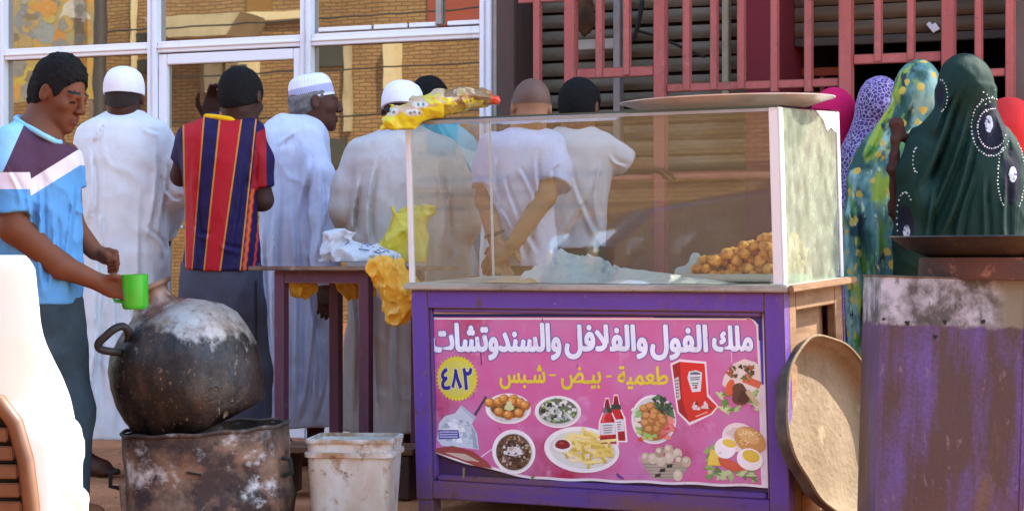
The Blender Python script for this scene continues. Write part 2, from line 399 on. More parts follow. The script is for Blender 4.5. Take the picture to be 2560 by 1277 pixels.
# dark shop room behind the right bay
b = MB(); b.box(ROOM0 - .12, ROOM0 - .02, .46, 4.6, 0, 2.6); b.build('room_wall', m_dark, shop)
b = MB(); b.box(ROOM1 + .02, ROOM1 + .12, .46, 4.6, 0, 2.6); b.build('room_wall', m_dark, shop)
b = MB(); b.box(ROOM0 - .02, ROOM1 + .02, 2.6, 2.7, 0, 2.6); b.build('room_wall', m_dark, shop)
# lower wall and the roller shutter of the middle bay
T0, T1 = wt(1300), wt(1866)
ZL = wz(1600, 447)
b = MB(); b.box(T0 + .003, T1 - .003, .1, .4, 0, ZL); b.build('low_wall', m_lowwall, shop, .008)
b = MB(); b.box(T0 + .003, T1 - .003, .06, .12, ZL + .002, ZL + .035); b.build('sill', mat('sill_paint', lin(150, 78, 58), .7, vary=.2), shop, .005)
m_slat = mat('shutter_slat', lin(150, 142, 122, .7), .7, metal=.2, layers=((lin(104, 92, 70, .8), 5, .4, .72, (.6, 1, 3)), (lin(84, 66, 44), 26, .62, .8)), bump=(60, .25, .004))
def slat_mesh(t0, t1, h, name):
    n = 8; pr = []
    for i in range(n + 1):
        a = i / n; pr.append((-.014 * math.sin(math.pi * a) - .004 * (a > .9), a * h))
    bb = MB(); k = 24; L = t1 - t0
    vs = [(t0 + L * j / k, y + .002 * math.sin(j * 2.1), z) for j in range(k + 1) for y, z in pr] 
    fs = [(j * (n + 1) + i, (j + 1) * (n + 1) + i, (j + 1) * (n + 1) + i + 1, j * (n + 1) + i + 1) for j in range(k) for i in range(n)]
    bb.add(vs, fs)
    vs2 = [(x, .012, z) for x, _, z in vs]; bb.add(vs2, [tuple(reversed(f)) for f in fs])
    return bb
shut = tag(thing('roller_shutter', 'closed grey corrugated shutter behind the salmon bars beside brown post', 'shutter', (0, WY0, 0), WA))
m_gap = mat('gap_shade', lin(38, 32, 26), .9)
b = MB(); b.box(T0 + .01, T1 - .01, .2, .22, ZL + .04, 2.6); b.build('gap_sheet', m_gap, shut)  # dark sheet added behind the slats, stands for shade in the gaps
first = None; z = ZL + .045; i = 0
while z < 2.5:
    if first is None:
        first = slat_mesh(T0 + .006, T1 - .006, .062, 'slat').build('slat', m_slat, shut, smooth=50); o = first
    else:
        o = first.copy(); COL.objects.link(o); o.parent = shut
    o.location = (0, .165 + random.uniform(-.003, .003), z); o.rotation_euler = (random.uniform(-.05, .05), random.uniform(-.004, .004), 0)
    z += .0775; i += 1
m_alu = mat('grey_aluminium', lin(176, 176, 176, .8), .45, metal=.5, vary=.15)
b = MB(); b.box(wt(1538, .06), wt(1555, .06), .03, .09, ZL + .04, 2.6); b.build('guide_post', m_alu, shut, .003)
b = MB(); b.box(wt(1806, .06), wt(1822, .06), .05, .1, ZL + .3, 2.6); b.build('guide_post', mat('beige_trim', lin(170, 160, 132), .7, vary=.2), shut, .003)
b = MB(); b.box(wt(1443, .05), wt(1538, .05), .045, .1, wz(1490, 121), wz(1490, 95)); b.build('lock_box', mat('offwhite_box', lin(196, 194, 184, .85), .6, vary=.12), shut, .004)
# loose cables and soot coloured cloth hanging inside the bars
cb = MB(); cb.tube([(wt(a, .03), .03, wz(a, c, .03)) for a, c in ((1606, 2), (1600, 40), (1592, 75), (1580, 104))], .012, 8)
cb.build('strap', m_dark, shut, smooth=60)
cb = MB(); cb.tube([(wt(a, .08), .08, wz(a, c, .08)) for a, c in ((1590, 76), (1640, 90), (1690, 112), (1730, 130), (1762, 143))], .007, 8)
cb.build('cable', m_dark, shut, smooth=60)
sd = Sdf((-.1, -.05, -.16), (.1, .05, .16), .008)
sd.ball((0, 0, .02), (.05, .03, .12)); sd.disp(lambda x, y, z: (fbm(x * 30, y * 30, z * 18, 3) - .5) * .03)
hr = sd.build('rag', mat('rust_rag', lin(92, 62, 36), .9, layers=((lin(50, 38, 28), 9, .4, .65),)), shut)
hr.location = (wt(1468, .04), .0, wz(1468, 44, .04))
# rolled up brown shutter over the open right bay
rol = thing('raised_shutter', 'brown shutter rolled half up above the dark open shop room', 'shutter', (0, WY0, 0), WA)
m_brslat = mat('brown_slat', lin(120, 100, 74, .8), .7, layers=((lin(70, 54, 38), 6, .4, .7, (.5, 1, 3)),), bump=(40, .3, .004))
zb = wz(2230, 84, .3); first = None; z = zb
while z < 2.58:
    if first is None: first = slat_mesh(ROOM0 + .003, ROOM1 - .003, .066, 'slat').build('slat', m_brslat, rol, smooth=50); o = first
    else: o = first.copy(); COL.objects.link(o); o.parent = rol
    o.location = (0, .3, z); z += .072
b = MB(); b.box(ROOM0 + .003, ROOM1 - .003, .285, .32, zb - .045, zb - .006); b.build('bottom_bar', mat('dark_bar', lin(74, 66, 56), .6, vary=.2), rol, .004)
b = MB(); b.bar((wt(2320, .27), .27, wz(2320, 58, .27)), (wt(2338, .27), .27, wz(2338, 80, .27)), .012, .02); b.bar((wt(2333, .27), .275, wz(2333, 60, .27)), (wt(2345, .27), .275, wz(2345, 76, .27)), .01, .02)
b.build('latch', m_white_alu, rol, .002)

# ------------------------------------------------------------------ white glazed front
fr = m_white_alu
def refl_glass(name):
    m = bpy.data.materials.new(name); m.use_nodes = True; t = m.node_tree; n = t.nodes; l = t.links
    bs = n['Principled BSDF']; bs.inputs['Base Color'].default_value = (.03, .022, .012, 1); bs.inputs['Roughness'].default_value = .3; bs.inputs['Specular IOR Level'].default_value = .2
    gl = n.new('ShaderNodeBsdfGlossy'); gl.inputs[0].default_value = (.96, .88, .72, 1); gl.inputs['Roughness'].default_value = .012
    tc = n.new('ShaderNodeTexCoord'); nz = n.new('ShaderNodeTexNoise'); nz.inputs['Scale'].default_value = 2.6; nz.inputs['Detail'].default_value = 2.0
    l.new(tc.outputs['Object'], nz.inputs['Vector'])
    bp = n.new('ShaderNodeBump'); bp.inputs['Strength'].default_value = .012; bp.inputs['Distance'].default_value = .02; l.new(nz.outputs[0], bp.inputs['Height']); l.new(bp.outputs[0], gl.inputs['Normal'])
    ms = n.new('ShaderNodeMixShader'); ms.inputs[0].default_value = GLASS_R
    l.new(bs.outputs[0], ms.inputs[1]); l.new(gl.outputs[0], ms.inputs[2]); l.new(ms.outputs[0], n['Material Output'].inputs[0])
    return m
GLASS_R = .36
m_film = refl_glass('film_glass')
ZT0, ZT1 = 1.958, 2.016
front = thing('shop_window', 'white aluminium shop window and door front with bronze mirrored panes', 'window', (0, WY0, 0), WA)
edges = [(-42, -24), (2, 20), (379, 402), (760, 786), (1207, 1236)]
for a, c in edges:
    b = MB(); b.box(wt(a), wt(c), -.045, .06, 0, 2.61); b.box(wt((a + c) / 2) - .004, wt((a + c) / 2) + .004, -.052, -.044, 0, 2.61)
    b.build('mullion', fr, front, .004)
for (a, c), (d, e) in zip(edges[:-1], edges[1:]):
    b = MB(); b.box(wt(c) + .001, wt(d) - .001, -.035, .05, ZT0, ZT1); b.box(wt(c) + .001, wt(d) - .001, -.044, -.036, ZT0 + .02, ZT0 + .032); b.build('transom', fr, front, .003)
    b = MB(); b.box(wt(c) + .001, wt(d) - .001, -.035, .05, 0.0, .16); b.build('sill_rail', fr, front, .003)
    b = MB(); b.box(wt(c) + .002, wt(d) - .002, .004, .012, ZT1 + .002, 2.6); b.build('pane', m_film, front)
    if c != 402:
        b = MB(); b.box(wt(c) + .002, wt(d) - .002, .004, .012, .162, ZT0 - .002); b.build('pane', m_film, front)
# thin bar and short white strips modelling a reflection in the upper right pane
b = MB(); b.box(wt(1093), wt(1108), -.02, .003, ZT1 + .02, 2.6); b.build('glazing_bar', m_alu, front, .002)
for a, c in ((800, 930), (938, 1020), (1026, 1092), (1122, 1206)):
    b = MB(); b.box(wt(a), wt(c), -.018, .002, ZT1 + .012, ZT1 + .032); b.build('reflection_strip', fr, front, .002)
# the door leaf between the second and third mullion
A, B = wt(403), wt(759); sw = .052
door_z = 1.95
b = MB(); b.box(A + .002, A + sw, -.03, .03, .165, door_z); b.build('door_stile', fr, front, .004)
b = MB(); b.box(B - sw * .8, B - .002, -.03, .03, .165, door_z); b.build('door_stile', fr, front, .004)
b = MB(); b.box(A + sw + .001, B - sw * .8 - .001, -.03, .03, 1.896, door_z); b.build('door_rail', fr, front, .004)
b = MB(); b.box(A + sw + .001, B - sw * .8 - .001, -.03, .03, .165, .3); b.build('door_rail', fr, front, .004)
b = MB(); b.box(A + sw + .001, B - sw * .8 - .001, -.004, .004, .302, 1.894); b.build('pane', m_film, front)
zh = wz(450, 567)
b = MB(); b.box(wt(432), wt(470), -.06, -.045, zh - .006, zh + .006); b.box(wt(432), wt(436), -.046, -.03, zh - .006, zh + .006); b.build('door_handle', fr, front, .002)

# ------------------------------------------------------------------ salmon red barred gate
GY = -.2
gate = thing('barred_gate', 'salmon red welded bar gate standing in front of the shutters', 'gate', (0, WY0, 0), WA)
m_gate = mat('salmon_paint', lin(190, 98, 90, .85), .6, layers=((lin(168, 78, 74, .85), 4, .4, .7, (1, 1, .25)), (lin(124, 84, 76), 11, .56, .72, (1, 1, .35), 9), (lin(196, 118, 104, .85), 24, .58, .74), (lin(92, 56, 46), 34, .64, .72)), bump=(60, .2, .003), edge=(lin(110, 66, 54), .008))
def gb(px, w, top, bot, name='bar', d=.03, dy=0.0):
    hw = w / 2; zt = 2.62 if top is None else wz(px, top, GY); z0 = 0.0 if bot is None else wz(px, bot, GY)
    bb = MB(); bb.box(wt(px - hw, GY), wt(px + hw, GY), GY - d / 2 + dy, GY + d / 2 + dy, z0, zt)
    return bb.build(name, m_gate, gate, .003)
for px, w in ((1428, 28), (1652, 30), (2116, 34), (2372, 34)): gb(px, w, None, None, 'gate_post', .05)
for px, w, bt in ((1344, 19, 212), (1500, 19, 196), (1568, 18, 190), (1718, 20, 228), (1786, 19, 226), (1854, 20, 224), (1937, 20, 232), (2022, 21, 232), (2196, 20, 156), (2278, 20, 152), (2447, 20, 176), (2526, 24, None)): gb(px, w, None, bt)
def rail(a, c, ya, yb, d=.026, dy=.003):
    m = (a + c) / 2; bb = MB(); bb.box(wt(a, GY), wt(c, GY), GY - d / 2 + dy, GY + d / 2 + dy, wz(m, yb, GY), wz(m, ya, GY)); return bb.build('rail', m_gate, gate, .003)
rail(1443, 1636, 169, 194); rail(1668, 2098, 203, 224); rail(2134, 2354, 133, 158); rail(2390, 2514, 173, 193)
rail(1296, 1413, -8, 7); rail(1443, 1636, -20, -4); rail(1668, 2098, 428, 446); rail(1443, 1636, 436, 452)
# red wooden rack in the dark room
rk = thing('wooden_rack', 'red painted wooden rack standing in the dark shop doorway', 'rack', (wt(2050, .4), 0, 0), 0)
rk.location = (Matrix.Translation((0, WY0, 0)) @ Matrix.Rotation(WA, 4, 'Z')) @ Vector((wt(2050, .5), .5, 0)); rk.rotation_euler = (0, 0, WA)
m_rack = mat('rack_paint', lin(170, 88, 70), .7, vary=.25)
tr = wt(2050, .5)
for ya, yb in ((170, 190), (231, 250)):
    b = MB(); b.box(wt(1980, .5) - tr, wt(2108, .5) - tr, -.015, .015, wz(2050, yb, .5), wz(2050, ya, .5)); b.build('rack_rail', m_rack, rk, .003)
for px in (1984, 2052, 2100):
    b = MB(); b.box(wt(px - 5, .5) - tr, wt(px + 5, .5) - tr, .016, .04, 0, wz(2050, 168, .5)); b.build('rack_leg', m_rack, rk, .003)

# ------------------------------------------------------------------ across the street: seen only mirrored in the panes and in the glass of the cart
W2 = 18.0                                     # street width
m_brick = bpy.data.materials.new('tan_brick'); m_brick.use_nodes = True
t = m_brick.node_tree; n = t.nodes; l = t.links; bs = n['Principled BSDF']; bs.inputs['Roughness'].default_value = .9
tc = n.new('ShaderNodeTexCoord'); mp = n.new('ShaderNodeMapping'); mp.inputs['Rotation'].default_value = (rad(90), 0, 0); l.new(tc.outputs['Object'], mp.inputs[0])
br = n.new('ShaderNodeTexBrick'); br.inputs['Color1'].default_value = (*lin(186, 150, 100, .6), 1); br.inputs['Color2'].default_value = (*lin(168, 128, 82, .6), 1)
br.inputs['Mortar'].default_value = (*lin(116, 94, 64, .6), 1); br.inputs['Scale'].default_value = 1.0; br.inputs['Brick Width'].default_value = .2; br.inputs['Row Height'].default_value = .056
br.inputs['Mortar Size'].default_value = .009; br.inputs['Mortar Smooth'].default_value = .3; l.new(mp.outputs[0], br.inputs['Vector'])
nz = n.new('ShaderNodeTexNoise'); nz.inputs['Scale'].default_value = .5; nz.inputs['Detail'].default_value = 6; l.new(tc.outputs['Object'], nz.inputs['Vector'])
mr = n.new('ShaderNodeMapRange'); mr.inputs[1].default_value = .38; mr.inputs[2].default_value = .68; l.new(nz.outputs[0], mr.inputs[0])
mx = n.new('ShaderNodeMix'); mx.data_type = 'RGBA'; l.new(mr.outputs[0], mx.inputs[0]); l.new(br.outputs[0], mx.inputs[6])
mx2 = n.new('ShaderNodeMix'); mx2.data_type = 'RGBA'; mx2.blend_type = 'MULTIPLY'; mx2.inputs[0].default_value = 1; l.new(br.outputs[0], mx2.inputs[6]); mx2.inputs[7].default_value = (.72, .66, .55, 1)
l.new(mx2.outputs[2], mx.inputs[7]); l.new(mx.outputs[2], bs.inputs['Base Color'])
bp = n.new('ShaderNodeBump'); bp.inputs['Strength'].default_value = .6; bp.inputs['Distance'].default_value = .02; l.new(br.outputs['Fac'], bp.inputs['Height']); bp.invert = True; l.new(bp.outputs[0], bs.inputs['Normal'])
opp = thing('brick_building', 'sunlit tan brick building mirrored in the shop window panes', 'building', (0, WY0, 0), WA)
def ot(px): return wt(px, W2)
def oz(px, py): return wz(px, py, W2)
m_conc = mat('concrete', lin(190, 180, 150, .75), .9, layers=((lin(140, 128, 100), 2, .4, .7),)); m_win = mat('dark_window', (.02, .02, .02), .2)
m_cream = mat('cream_paint', lin(214, 200, 160, .8), .8, vary=.1)
b = MB(); b.box(-60, 14, -W2 - 6, -W2, 0, 9.5); b.build('wall', m_brick, opp)
def ob(px0, px1, y0, y1, m, name, d0=.0, d1=.08):
    bb = MB(); bb.box(ot(px0), ot(px1), -W2 + d0 + .003, -W2 + d1, oz((px0 + px1) / 2, y1), oz((px0 + px1) / 2, y0)); return bb.build(name, m, opp, .006)
ob(1070, 1300, -60, 62, mat('red_painted_brick', lin(160, 78, 60, .6), .9, layers=((lin(140, 60, 46), 2, .4, .7),)), 'painted_band', 0, .05)
ob(388, 770, 38, 58, m_cream, 'string_course', 0, .12)
ob(575, 650, 148, 250, m_cream, 'surround', 0, .1); ob(588, 628, 165, 190, m_win, 'window', .1, .12)
ob(540, 566, 160, 238, m_conc, 'pilaster', 0, .35); ob(508, 540, 160, 235, mat('shade_panel', lin(120, 110, 84), .9), 'shutter', 0, .1)
ob(785, 866, 112, 165, m_win, 'window', 0, .04); ob(976, 1004, 95, 225, m_cream, 'pilaster', 0, .25); ob(866, 880, 106, 330, m_conc, 'downpipe', 0, .12)
ob(340, 378, 84, 112, m_win, 'window', 0, .04); ob(334, 342, -20, 330, m_cream, 'downpipe', 0, .1); ob(336, 376, 148, 185, m_win, 'window', 0, .04); ob(800, 870, 345, 420, m_win, 'window', 0, .04); ob(640, 700, 330, 470, m_win, 'doorway', 0, .04)
ob(618, 684, -40, 52, mat('ochre_panel', lin(120, 88, 40), .9), 'shutter', 0, .06)
# balcony with splayed sides
zt, zl = oz(550, 54), oz(550, 108)
b = MB(); x0, x1, x2, x3 = ot(430), ot(500), ot(640), ot(672)
yo = -W2 + .9
b.add([(x0, -W2 + .003, zt), (x3, -W2 + .003, zt), (x3, yo, zt), (x0, yo, zt), (x1, -W2 + .003, zl), (x2, -W2 + .003, zl), (x2, yo, zl), (x1, yo, zl)], [(0, 1, 2, 3), (4, 7, 6, 5), (0, 3, 7, 4), (1, 5, 6, 2), (3, 2, 6, 7), (0, 4, 5, 1)])
b.build('balcony', m_conc, opp, .01)
# utility pole and wires mirrored too
M_w = Matrix.Translation((0, WY0, 0)) @ Matrix.Rotation(WA, 4, 'Z')
D2 = 15.0
pole = thing('utility_pole', 'dark utility pole mirrored at left of the shop window', 'pole', M_w @ Vector((wt(250, D2), -D2, 0)))
b = MB(); b.tube([(0, 0, 0), (0, 0, 8)], [.11, .08], 14); b.build('shaft', mat('pole_paint', lin(44, 42, 44), .6), pole, smooth=60)
b = MB(); b.box(-.5, .5, -.05, .05, 7.3, 7.4); b.build('crossarm', m_brownpost, pole, .005)
for k, (za, sag, ya) in enumerate(((4.6, .5, 16.5), (4.9, .6, 16.2), (4.0, .35, 16.8), (3.3, .3, 17))):
    b = MB(); pts = [M_w @ Vector((-38 + 46 * i / 30, -ya, za - sag * (1 - (2 * i / 30 - 1) ** 2))) for i in range(31)]; b.tube(pts, .014, 6)
    w_ = b.build('power_cable', mat('cable_black', (.02, .02, .02), .6) if k == 0 else bpy.data.materials['cable_black']); tag(w_, ('second lowest', 'topmost', 'third from the top', 'lowest')[k] + ' black power cable sagging across the mirrored brick building' if k != 0 else 'second highest black power cable sagging across the mirrored brick building', 'cable', 'power cables mirrored in the window')
bill = thing('painted_hoarding', 'painted hoarding with blue grey and ochre shapes mirrored at top left pane', 'hoarding', M_w @ Vector((0, -16, 0)), WA)
def hb(px0, px1, y0, y1, col, layer):
    bb = MB(); bb.box(wt(px0, 16), wt(px1, 16), .004 * layer, .004 * layer + .003, wz(px0, y1, 16), wz(px0, y0, 16)); return bb
b = hb(-20, 238, -40, 258, 0, 0); b.build('panel', mat('hoarding_paint', lin(170, 146, 70, .8), .7, layers=((lin(128, 126, 104), 1.0, .42, .6), (lin(178, 130, 50), 1.6, .55, .7))), bill)
hm = mat('hoarding_print', attr=True, rough=.7, vary=.2)
b = MB()
hr_ = random.Random(5); shp = [(75, 40, 30, 62, (124, 130, 140)), (112, 70, 26, 42, (136, 146, 150)), (188, 30, 34, 34, (190, 188, 180)), (180, 56, 26, 12, (130, 104, 96)), (55, 195, 38, 28, (180, 164, 66)), (40, 172, 18, 22, (120, 122, 116)), (150, 92, 14, 24, (186, 130, 60))]
for _ in range(46): shp.append((hr_.uniform(0, 228), hr_.uniform(-20, 240), hr_.uniform(5, 22), hr_.uniform(6, 26), hr_.choice(((176, 150, 80), (128, 130, 130), (160, 140, 96), (186, 140, 70), (150, 150, 140), (120, 112, 90), (170, 160, 90)))))
for (cx, cy, rx, ry, c) in shp:
    b.col = lin(*c, .8); k = 24
    b.add([(wt(cx + rx * (1 + .22 * math.sin(i * .79 + cx) + .12 * math.sin(i * 1.57 + cy)) * math.cos(2 * math.pi * i / k), 16), .006 + .00012 * len(b.v) / 24, wz(cx, cy + ry * math.sin(2 * math.pi * i / k), 16)) for i in range(k)], [tuple(range(k))])
b.build('painted_shapes', hm, bill, attr=True)['kind'] = 'stuff'
for px in (-5, 225):
    b = MB(); b.box(wt(px - 3, 16), wt(px + 3, 16), -.08, -.004, 0, wz(px, -40, 16)); b.build('support_post', m_mauve, bill)
# ------------------------------------------------------------------ the purple food cart
CX0, CY0, CA = -.357, 7.05, rad(-28.0)
CL, CW = 1.387, .60
cc, cs = math.cos(-CA), math.sin(-CA)
def cx_(p):                                   # the cart stands a little racked: leaning left and up at the back
    x, y, z = p
    return (x - .03 * z + .024, y, z + .04 * y * min(1, max(0, z / .3)))
def cu(px, v=0.0, z=.5):
    k = (px - 1280) / F; X0 = CX0 + cs * v; Y0 = CY0 + cc * v
    return (k * Y0 - X0) / (cc + cs * k) + .03 * z - .024
def czz(px, py, v=0.0):
    u = cu(px, v); return EYE + (HY - py) * (CY0 - cs * u + cc * v) / F - .04 * v
M_c = Matrix.Translation((CX0, CY0, 0)) @ Matrix.Rotation(CA, 4, 'Z')
def cworld(u, v, z): return M_c @ Vector(cx_((u, v, z)))
cart = thing('food_cart', 'purple painted food cart with glass case and pink picture banner', 'food cart', (CX0, CY0, 0), CA)
pur = lin(98, 64, 156, .9)
m_pur = mat('purple_paint', pur, .6, layers=((lin(84, 44, 142), 3, .4, .75, (1, 1, .4)), (lin(118, 84, 104), 6, .54, .76, (1, 1, .5), 9), (lin(92, 56, 46), 18, .60, .74, (1, 1, .6), 8), (lin(150, 122, 170), 40, .64, .74)), bump=(40, .25, .004), edge=(lin(112, 84, 88), .007), zstain=(lin(92, 62, 66), .16, .04, 9))
m_purd = mat('worn_purple', lin(88, 56, 132), .6, layers=((lin(112, 72, 70), 5, .42, .62, (.4, 1, 2)), (lin(74, 42, 30), 18, .58, .75)), bump=(40, .3, .004))
m_wood = mat('bare_wood', lin(158, 120, 84, .75), .85, layers=((lin(124, 88, 58, .75), 9, .4, .68, (.4, .4, 3)), (lin(108, 68, 42), 40, .6, .78, (1, 1, .3)), (lin(178, 146, 110, .75), 12, .6, .8)), bump=(60, .4, .004))
m_slab = mat('counter_slab', lin(176, 168, 156, .85), .7, layers=((lin(120, 112, 104), 9, .45, .7, (.5, 1, 2)), (lin(88, 76, 68), 40, .6, .75)), bump=(70, .4, .004))
m_wht = mat('case_frame', lin(226, 222, 220, .9), .45, layers=((lin(176, 168, 158), 9, .58, .8, (1, 1, .4)),), bump=(60, .1, .002))
def cp(name, m, x0, x1, y0, y1, z0, z1, bevel=.003, parent=None):
    bb = MB(); bb.box(x0, x1, y0, y1, z0, z1); return bb.build(name, m, parent or cart, bevel, xf=cx_)
SW = .066
for x0 in (.004, CL - .064):
    for y0 in (.004, CW - .064): cp('leg', m_pur, x0, x0 + .06, y0, y0 + .06, 0, .045)
cp('front_stile', m_pur, 0, SW, 0, .05, .0455, .779); cp('front_stile', m_pur, CL - SW, CL, 0, .05, .0455, .779)
cp('front_rail', m_pur, SW + .0005, CL - SW - .0005, .001, .05, .716, .779); cp('front_rail', m_purd, SW + .0005, CL - SW - .0005, .001, .05, .05, .112)
for x0 in (SW + .0005, CL - SW - .0095): cp('moulding', m_pur, x0, x0 + .009, .009, .04, .113, .715, .004)
cp('moulding', m_pur, SW + .017, CL - SW - .017, .009, .04, .7, .715, .004); cp('moulding', m_purd, SW + .017, CL - SW - .017, .009, .04, .113, .132, .004)
cp('front_panel', mat('dark_purple_panel', lin(66, 34, 78), .6, layers=((lin(70, 42, 34), 6, .45, .65),), bump=(40, .3, .004)), SW + .001, CL - SW - .001, .036, .048, .1325, .6995, .0)
cp('back_panel', m_purd, .0, CL, CW - .02, CW, .05, .779); cp('side_panel', m_purd, .0, .02, .051, CW - .021, .05, .779)
# bare wooden right end: frame with a sunk panel
cp('end_stile', m_wood, CL - .03, CL - .001, .051, .115, .05, .779); cp('end_stile', m_wood, CL - .03, CL - .001, CW - .1, CW - .021, .05, .779)
cp('end_rail', m_wood, CL - .03, CL - .001, .1155, CW - .1005, .715, .779); cp('end_rail', m_wood, CL - .03, CL - .001, .1155, CW - .1005, .05, .12)
cp('end_panel', m_wood, CL - .06, CL - .05, .1, CW - .09, .1, .74, 0)
cp('counter_top', m_slab, -.02, CL + .02, -.018, CW + .02, .7805, .802, .004)
cp('counter_edge', m_wood, CL + .0205, CL + .038, -.012, CW + .03, .779, .803, .004)
# glass case
GT = 1.372
g_front = glass_mat('clear_pane', refl=.12, dust=(.0, .03, 5, (1, 1, .7)), dcol=lin(214, 200, 170, .8))
g_end = glass_mat('dusty_pane', tint=(.86, .92, .84), refl=.06, dust=(.16, .36, 20, (1, 1.3, .8)), dcol=lin(226, 232, 206, .95))
g_back = glass_mat('rear_pane', refl=.035, dust=(.0, .05, 4, (1, 1, 1)), dcol=lin(214, 200, 170, .8))
cp('front_pane', g_front, .012, CL - .034, .006, .010, .8035, GT, 0)
cp('rear_pane', g_back, .012, CL - .014, CW - .012, CW - .008, .8035, GT, 0)
cp('end_pane', g_end, CL - .008, CL - .004, .012, CW - .014, .8035, GT, 0)
cp('end_pane', g_back, .004, .008, .012, CW - .014, .8035, GT, 0)
cp('roof_pane', glass_mat('top_pane', refl=.1), -.004, CL + .002, .0, CW, GT + .001, GT + .007, 0)
rim = mat('green_glass_edge', lin(60, 74, 64), .3)
cp('pane_edge', rim, -.004, CL + .002, -.003, -.0004, GT + .0005, GT + .0075, 0)
cp('upright', m_wht, -.006, .0115, -.002, .016, .803, GT - .004, .002)
cp('upright', m_wht, CL - .0335, CL - .0002, -.0005, .011, .803, GT + .0005, .002); cp('upright', m_wht, CL - .003, CL + .0035, .0, .035, .803, GT, .002)
cp('upright', m_wht, .004, .012, CW - .0075, CW - .001, .803, GT, .001); cp('upright', m_wht, CL - .003, CL + .002, CW - .03, CW - .004, .803, GT, .001)
cp('top_trim', m_alu, .012, CL - .034, -.001, .0055, GT - .012, GT - .001, .001)
# torn white paper on the end pane
b = MB(); b.add([(CL - .0025, y, z) for y, z in ((.62 * CW, GT), (CW - .032, GT), (CW - .032, GT - .07), (.86 * CW, GT - .052), (.8 * CW, GT - .066), (.74 * CW, GT - .03))], [(0, 1, 2, 3, 4, 5)])
b.build('torn_paper', mat('paper', lin(240, 238, 230), .8), cart, xf=lambda p: cx_((p[0] + 0, p[1], p[2])))

# ---- banner: printed sheet curling forward at its lower left corner; the print is laid on it in thin layers
BV = .030
def B(px, py, lay=0):
    u = cu(px, BV); z = czz(px, py, BV)
    d = max(0.0, (.31 - u) + (.26 - z) * 1.2 - .1)
    v = BV - .0045 - lay * .0007 - .28 * d * d
    return (u, v, z)
def edge_bottom(px):
    a = (px - 1078) / (1910 - 1078)
    return 1120 + 72 * max(0.0, min(1, a / .3)) ** .75 + 20 * max(0, a - .3) / .7 + 1.4 * math.sin(px * .05)
m_ban = mat('banner_print', lin(206, 96, 156, .95), .42, layers=((lin(200, 122, 176, .92), 3.6, .40, .60, (1, 1, 1), 9), (lin(176, 36, 78, .9), 2.4, .5, .68), (lin(216, 164, 206), 8, .58, .76, (1, 1, 1), 9), (lin(120, 50, 96), 26, .66, .76)), bump=(5, .25, .01), spec=.6)
ban = MB()
N1, N2 = 60, 24
def bsheet(x0, x1, y0, yb, lay):
    vs = []
    for j in range(N2 + 1):
        for i in range(N1 + 1):
            px = x0 + (x1 - x0) * i / N1; yt = y0(px) if callable(y0) else y0; bt = yb(px) if callable(yb) else yb
            vs.append(B(px, yt + (bt - yt) * j / N2, lay))
    w = N1 + 1
    return vs, [(j * w + i, j * w + i + 1, (j + 1) * w + i + 1, (j + 1) * w + i) for j in range(N2) for i in range(N1)]
m_prt = mat('print_colours', attr=True, rough=.45, spec=.5, vary=.10, layers=((lin(214, 168, 200), 9, .62, .80), (lin(120, 90, 110), 30, .66, .78)), bump=(5, .25, .01))
vs, fs = bsheet(1074, 1914, 779, lambda x: edge_bottom(x) + 4, -1.5)
bb = MB(); bb.col = lin(232, 222, 226); bb.add(vs, fs); back = bb.build('banner', m_prt, cart, xf=cx_, attr=True, smooth=60)
vs, fs = bsheet(1084, 1897, lambda x: 797 - 5 + (26 * max(0, (x - 1870) / 27) ** 3 if x > 1870 else 0) + (14 * ((1100 - x) / 16) ** 2 if x < 1100 else 0), lambda x: edge_bottom(x) - 3, 0)
bb = MB(); bb.add(vs, fs); bb.build('pink_field', m_ban, back, xf=cx_, smooth=60)

class Pr(MB):
    """flat print drawn in photo pixels, each shape a layer above the last"""
    def __init__(s, lay=1): super().__init__(); s.lay = lay
    def C(s, *rgb): s.col = lin(*rgb); return s
    def pl(s, pts, up=0):
        L = s.lay + up; q = []
        for (x0, y0), (x1, y1) in zip(pts, list(pts[1:]) + [pts[0]]):
            m = max(1, int(math.hypot(x1 - x0, y1 - y0) / 16)); q += [(x0 + (x1 - x0) * i / m, y0 + (y1 - y0) * i / m) for i in range(m)]
        mx, my = sum(a for a, _ in pts) / len(pts), sum(a for _, a in pts) / len(pts); n = len(q)
        big = max(math.hypot(a - mx, b_ - my) for a, b_ in q) > 24; rr = (1, .66, .33) if big else (1,)
        vs = [B(mx + (a - mx) * r, my + (b_ - my) * r, L) for r in rr for a, b_ in q] + [B(mx, my, L)]
        fs = [(k * n + i, k * n + (i + 1) % n, (k + 1) * n + (i + 1) % n, (k + 1) * n + i) for k in range(len(rr) - 1) for i in range(n)]
        k = (len(rr) - 1) * n; fs += [(k + i, k + (i + 1) % n, len(rr) * n) for i in range(n)]
        return s.add(vs, fs)
    def el(s, cx, cy, rx, ry=None, rot=0, up=0, n=None, wob=0.0, ph=0):
        ry = rx if ry is None else ry; n = n or (40 if rx > 20 else 12); ca, sa = math.cos(rot), math.sin(rot); q = []
        for i in range(n):
            a = 2 * math.pi * i / n; k = 1 + wob * math.sin(a * 3 + ph) + wob * .6 * math.sin(a * 5 + ph * 2)
            x, y = rx * k * math.cos(a), ry * k * math.sin(a); q.append((cx + x * ca - y * sa, cy + x * sa + y * ca))
        return s.pl(q, up)
    def ln(s, x0, y0, x1, y1, w, up=0):
        d = math.hypot(x1 - x0, y1 - y0) or 1; nx, ny = -(y1 - y0) / d * w / 2, (x1 - x0) / d * w / 2
        return s.pl([(x0 + nx, y0 + ny), (x1 + nx, y1 + ny), (x1 - nx, y1 - ny), (x0 - nx, y0 - ny)], up)
    def done(s, name): return s.build(name, m_prt, back, xf=cx_, attr=True)
rp = random.Random(7)
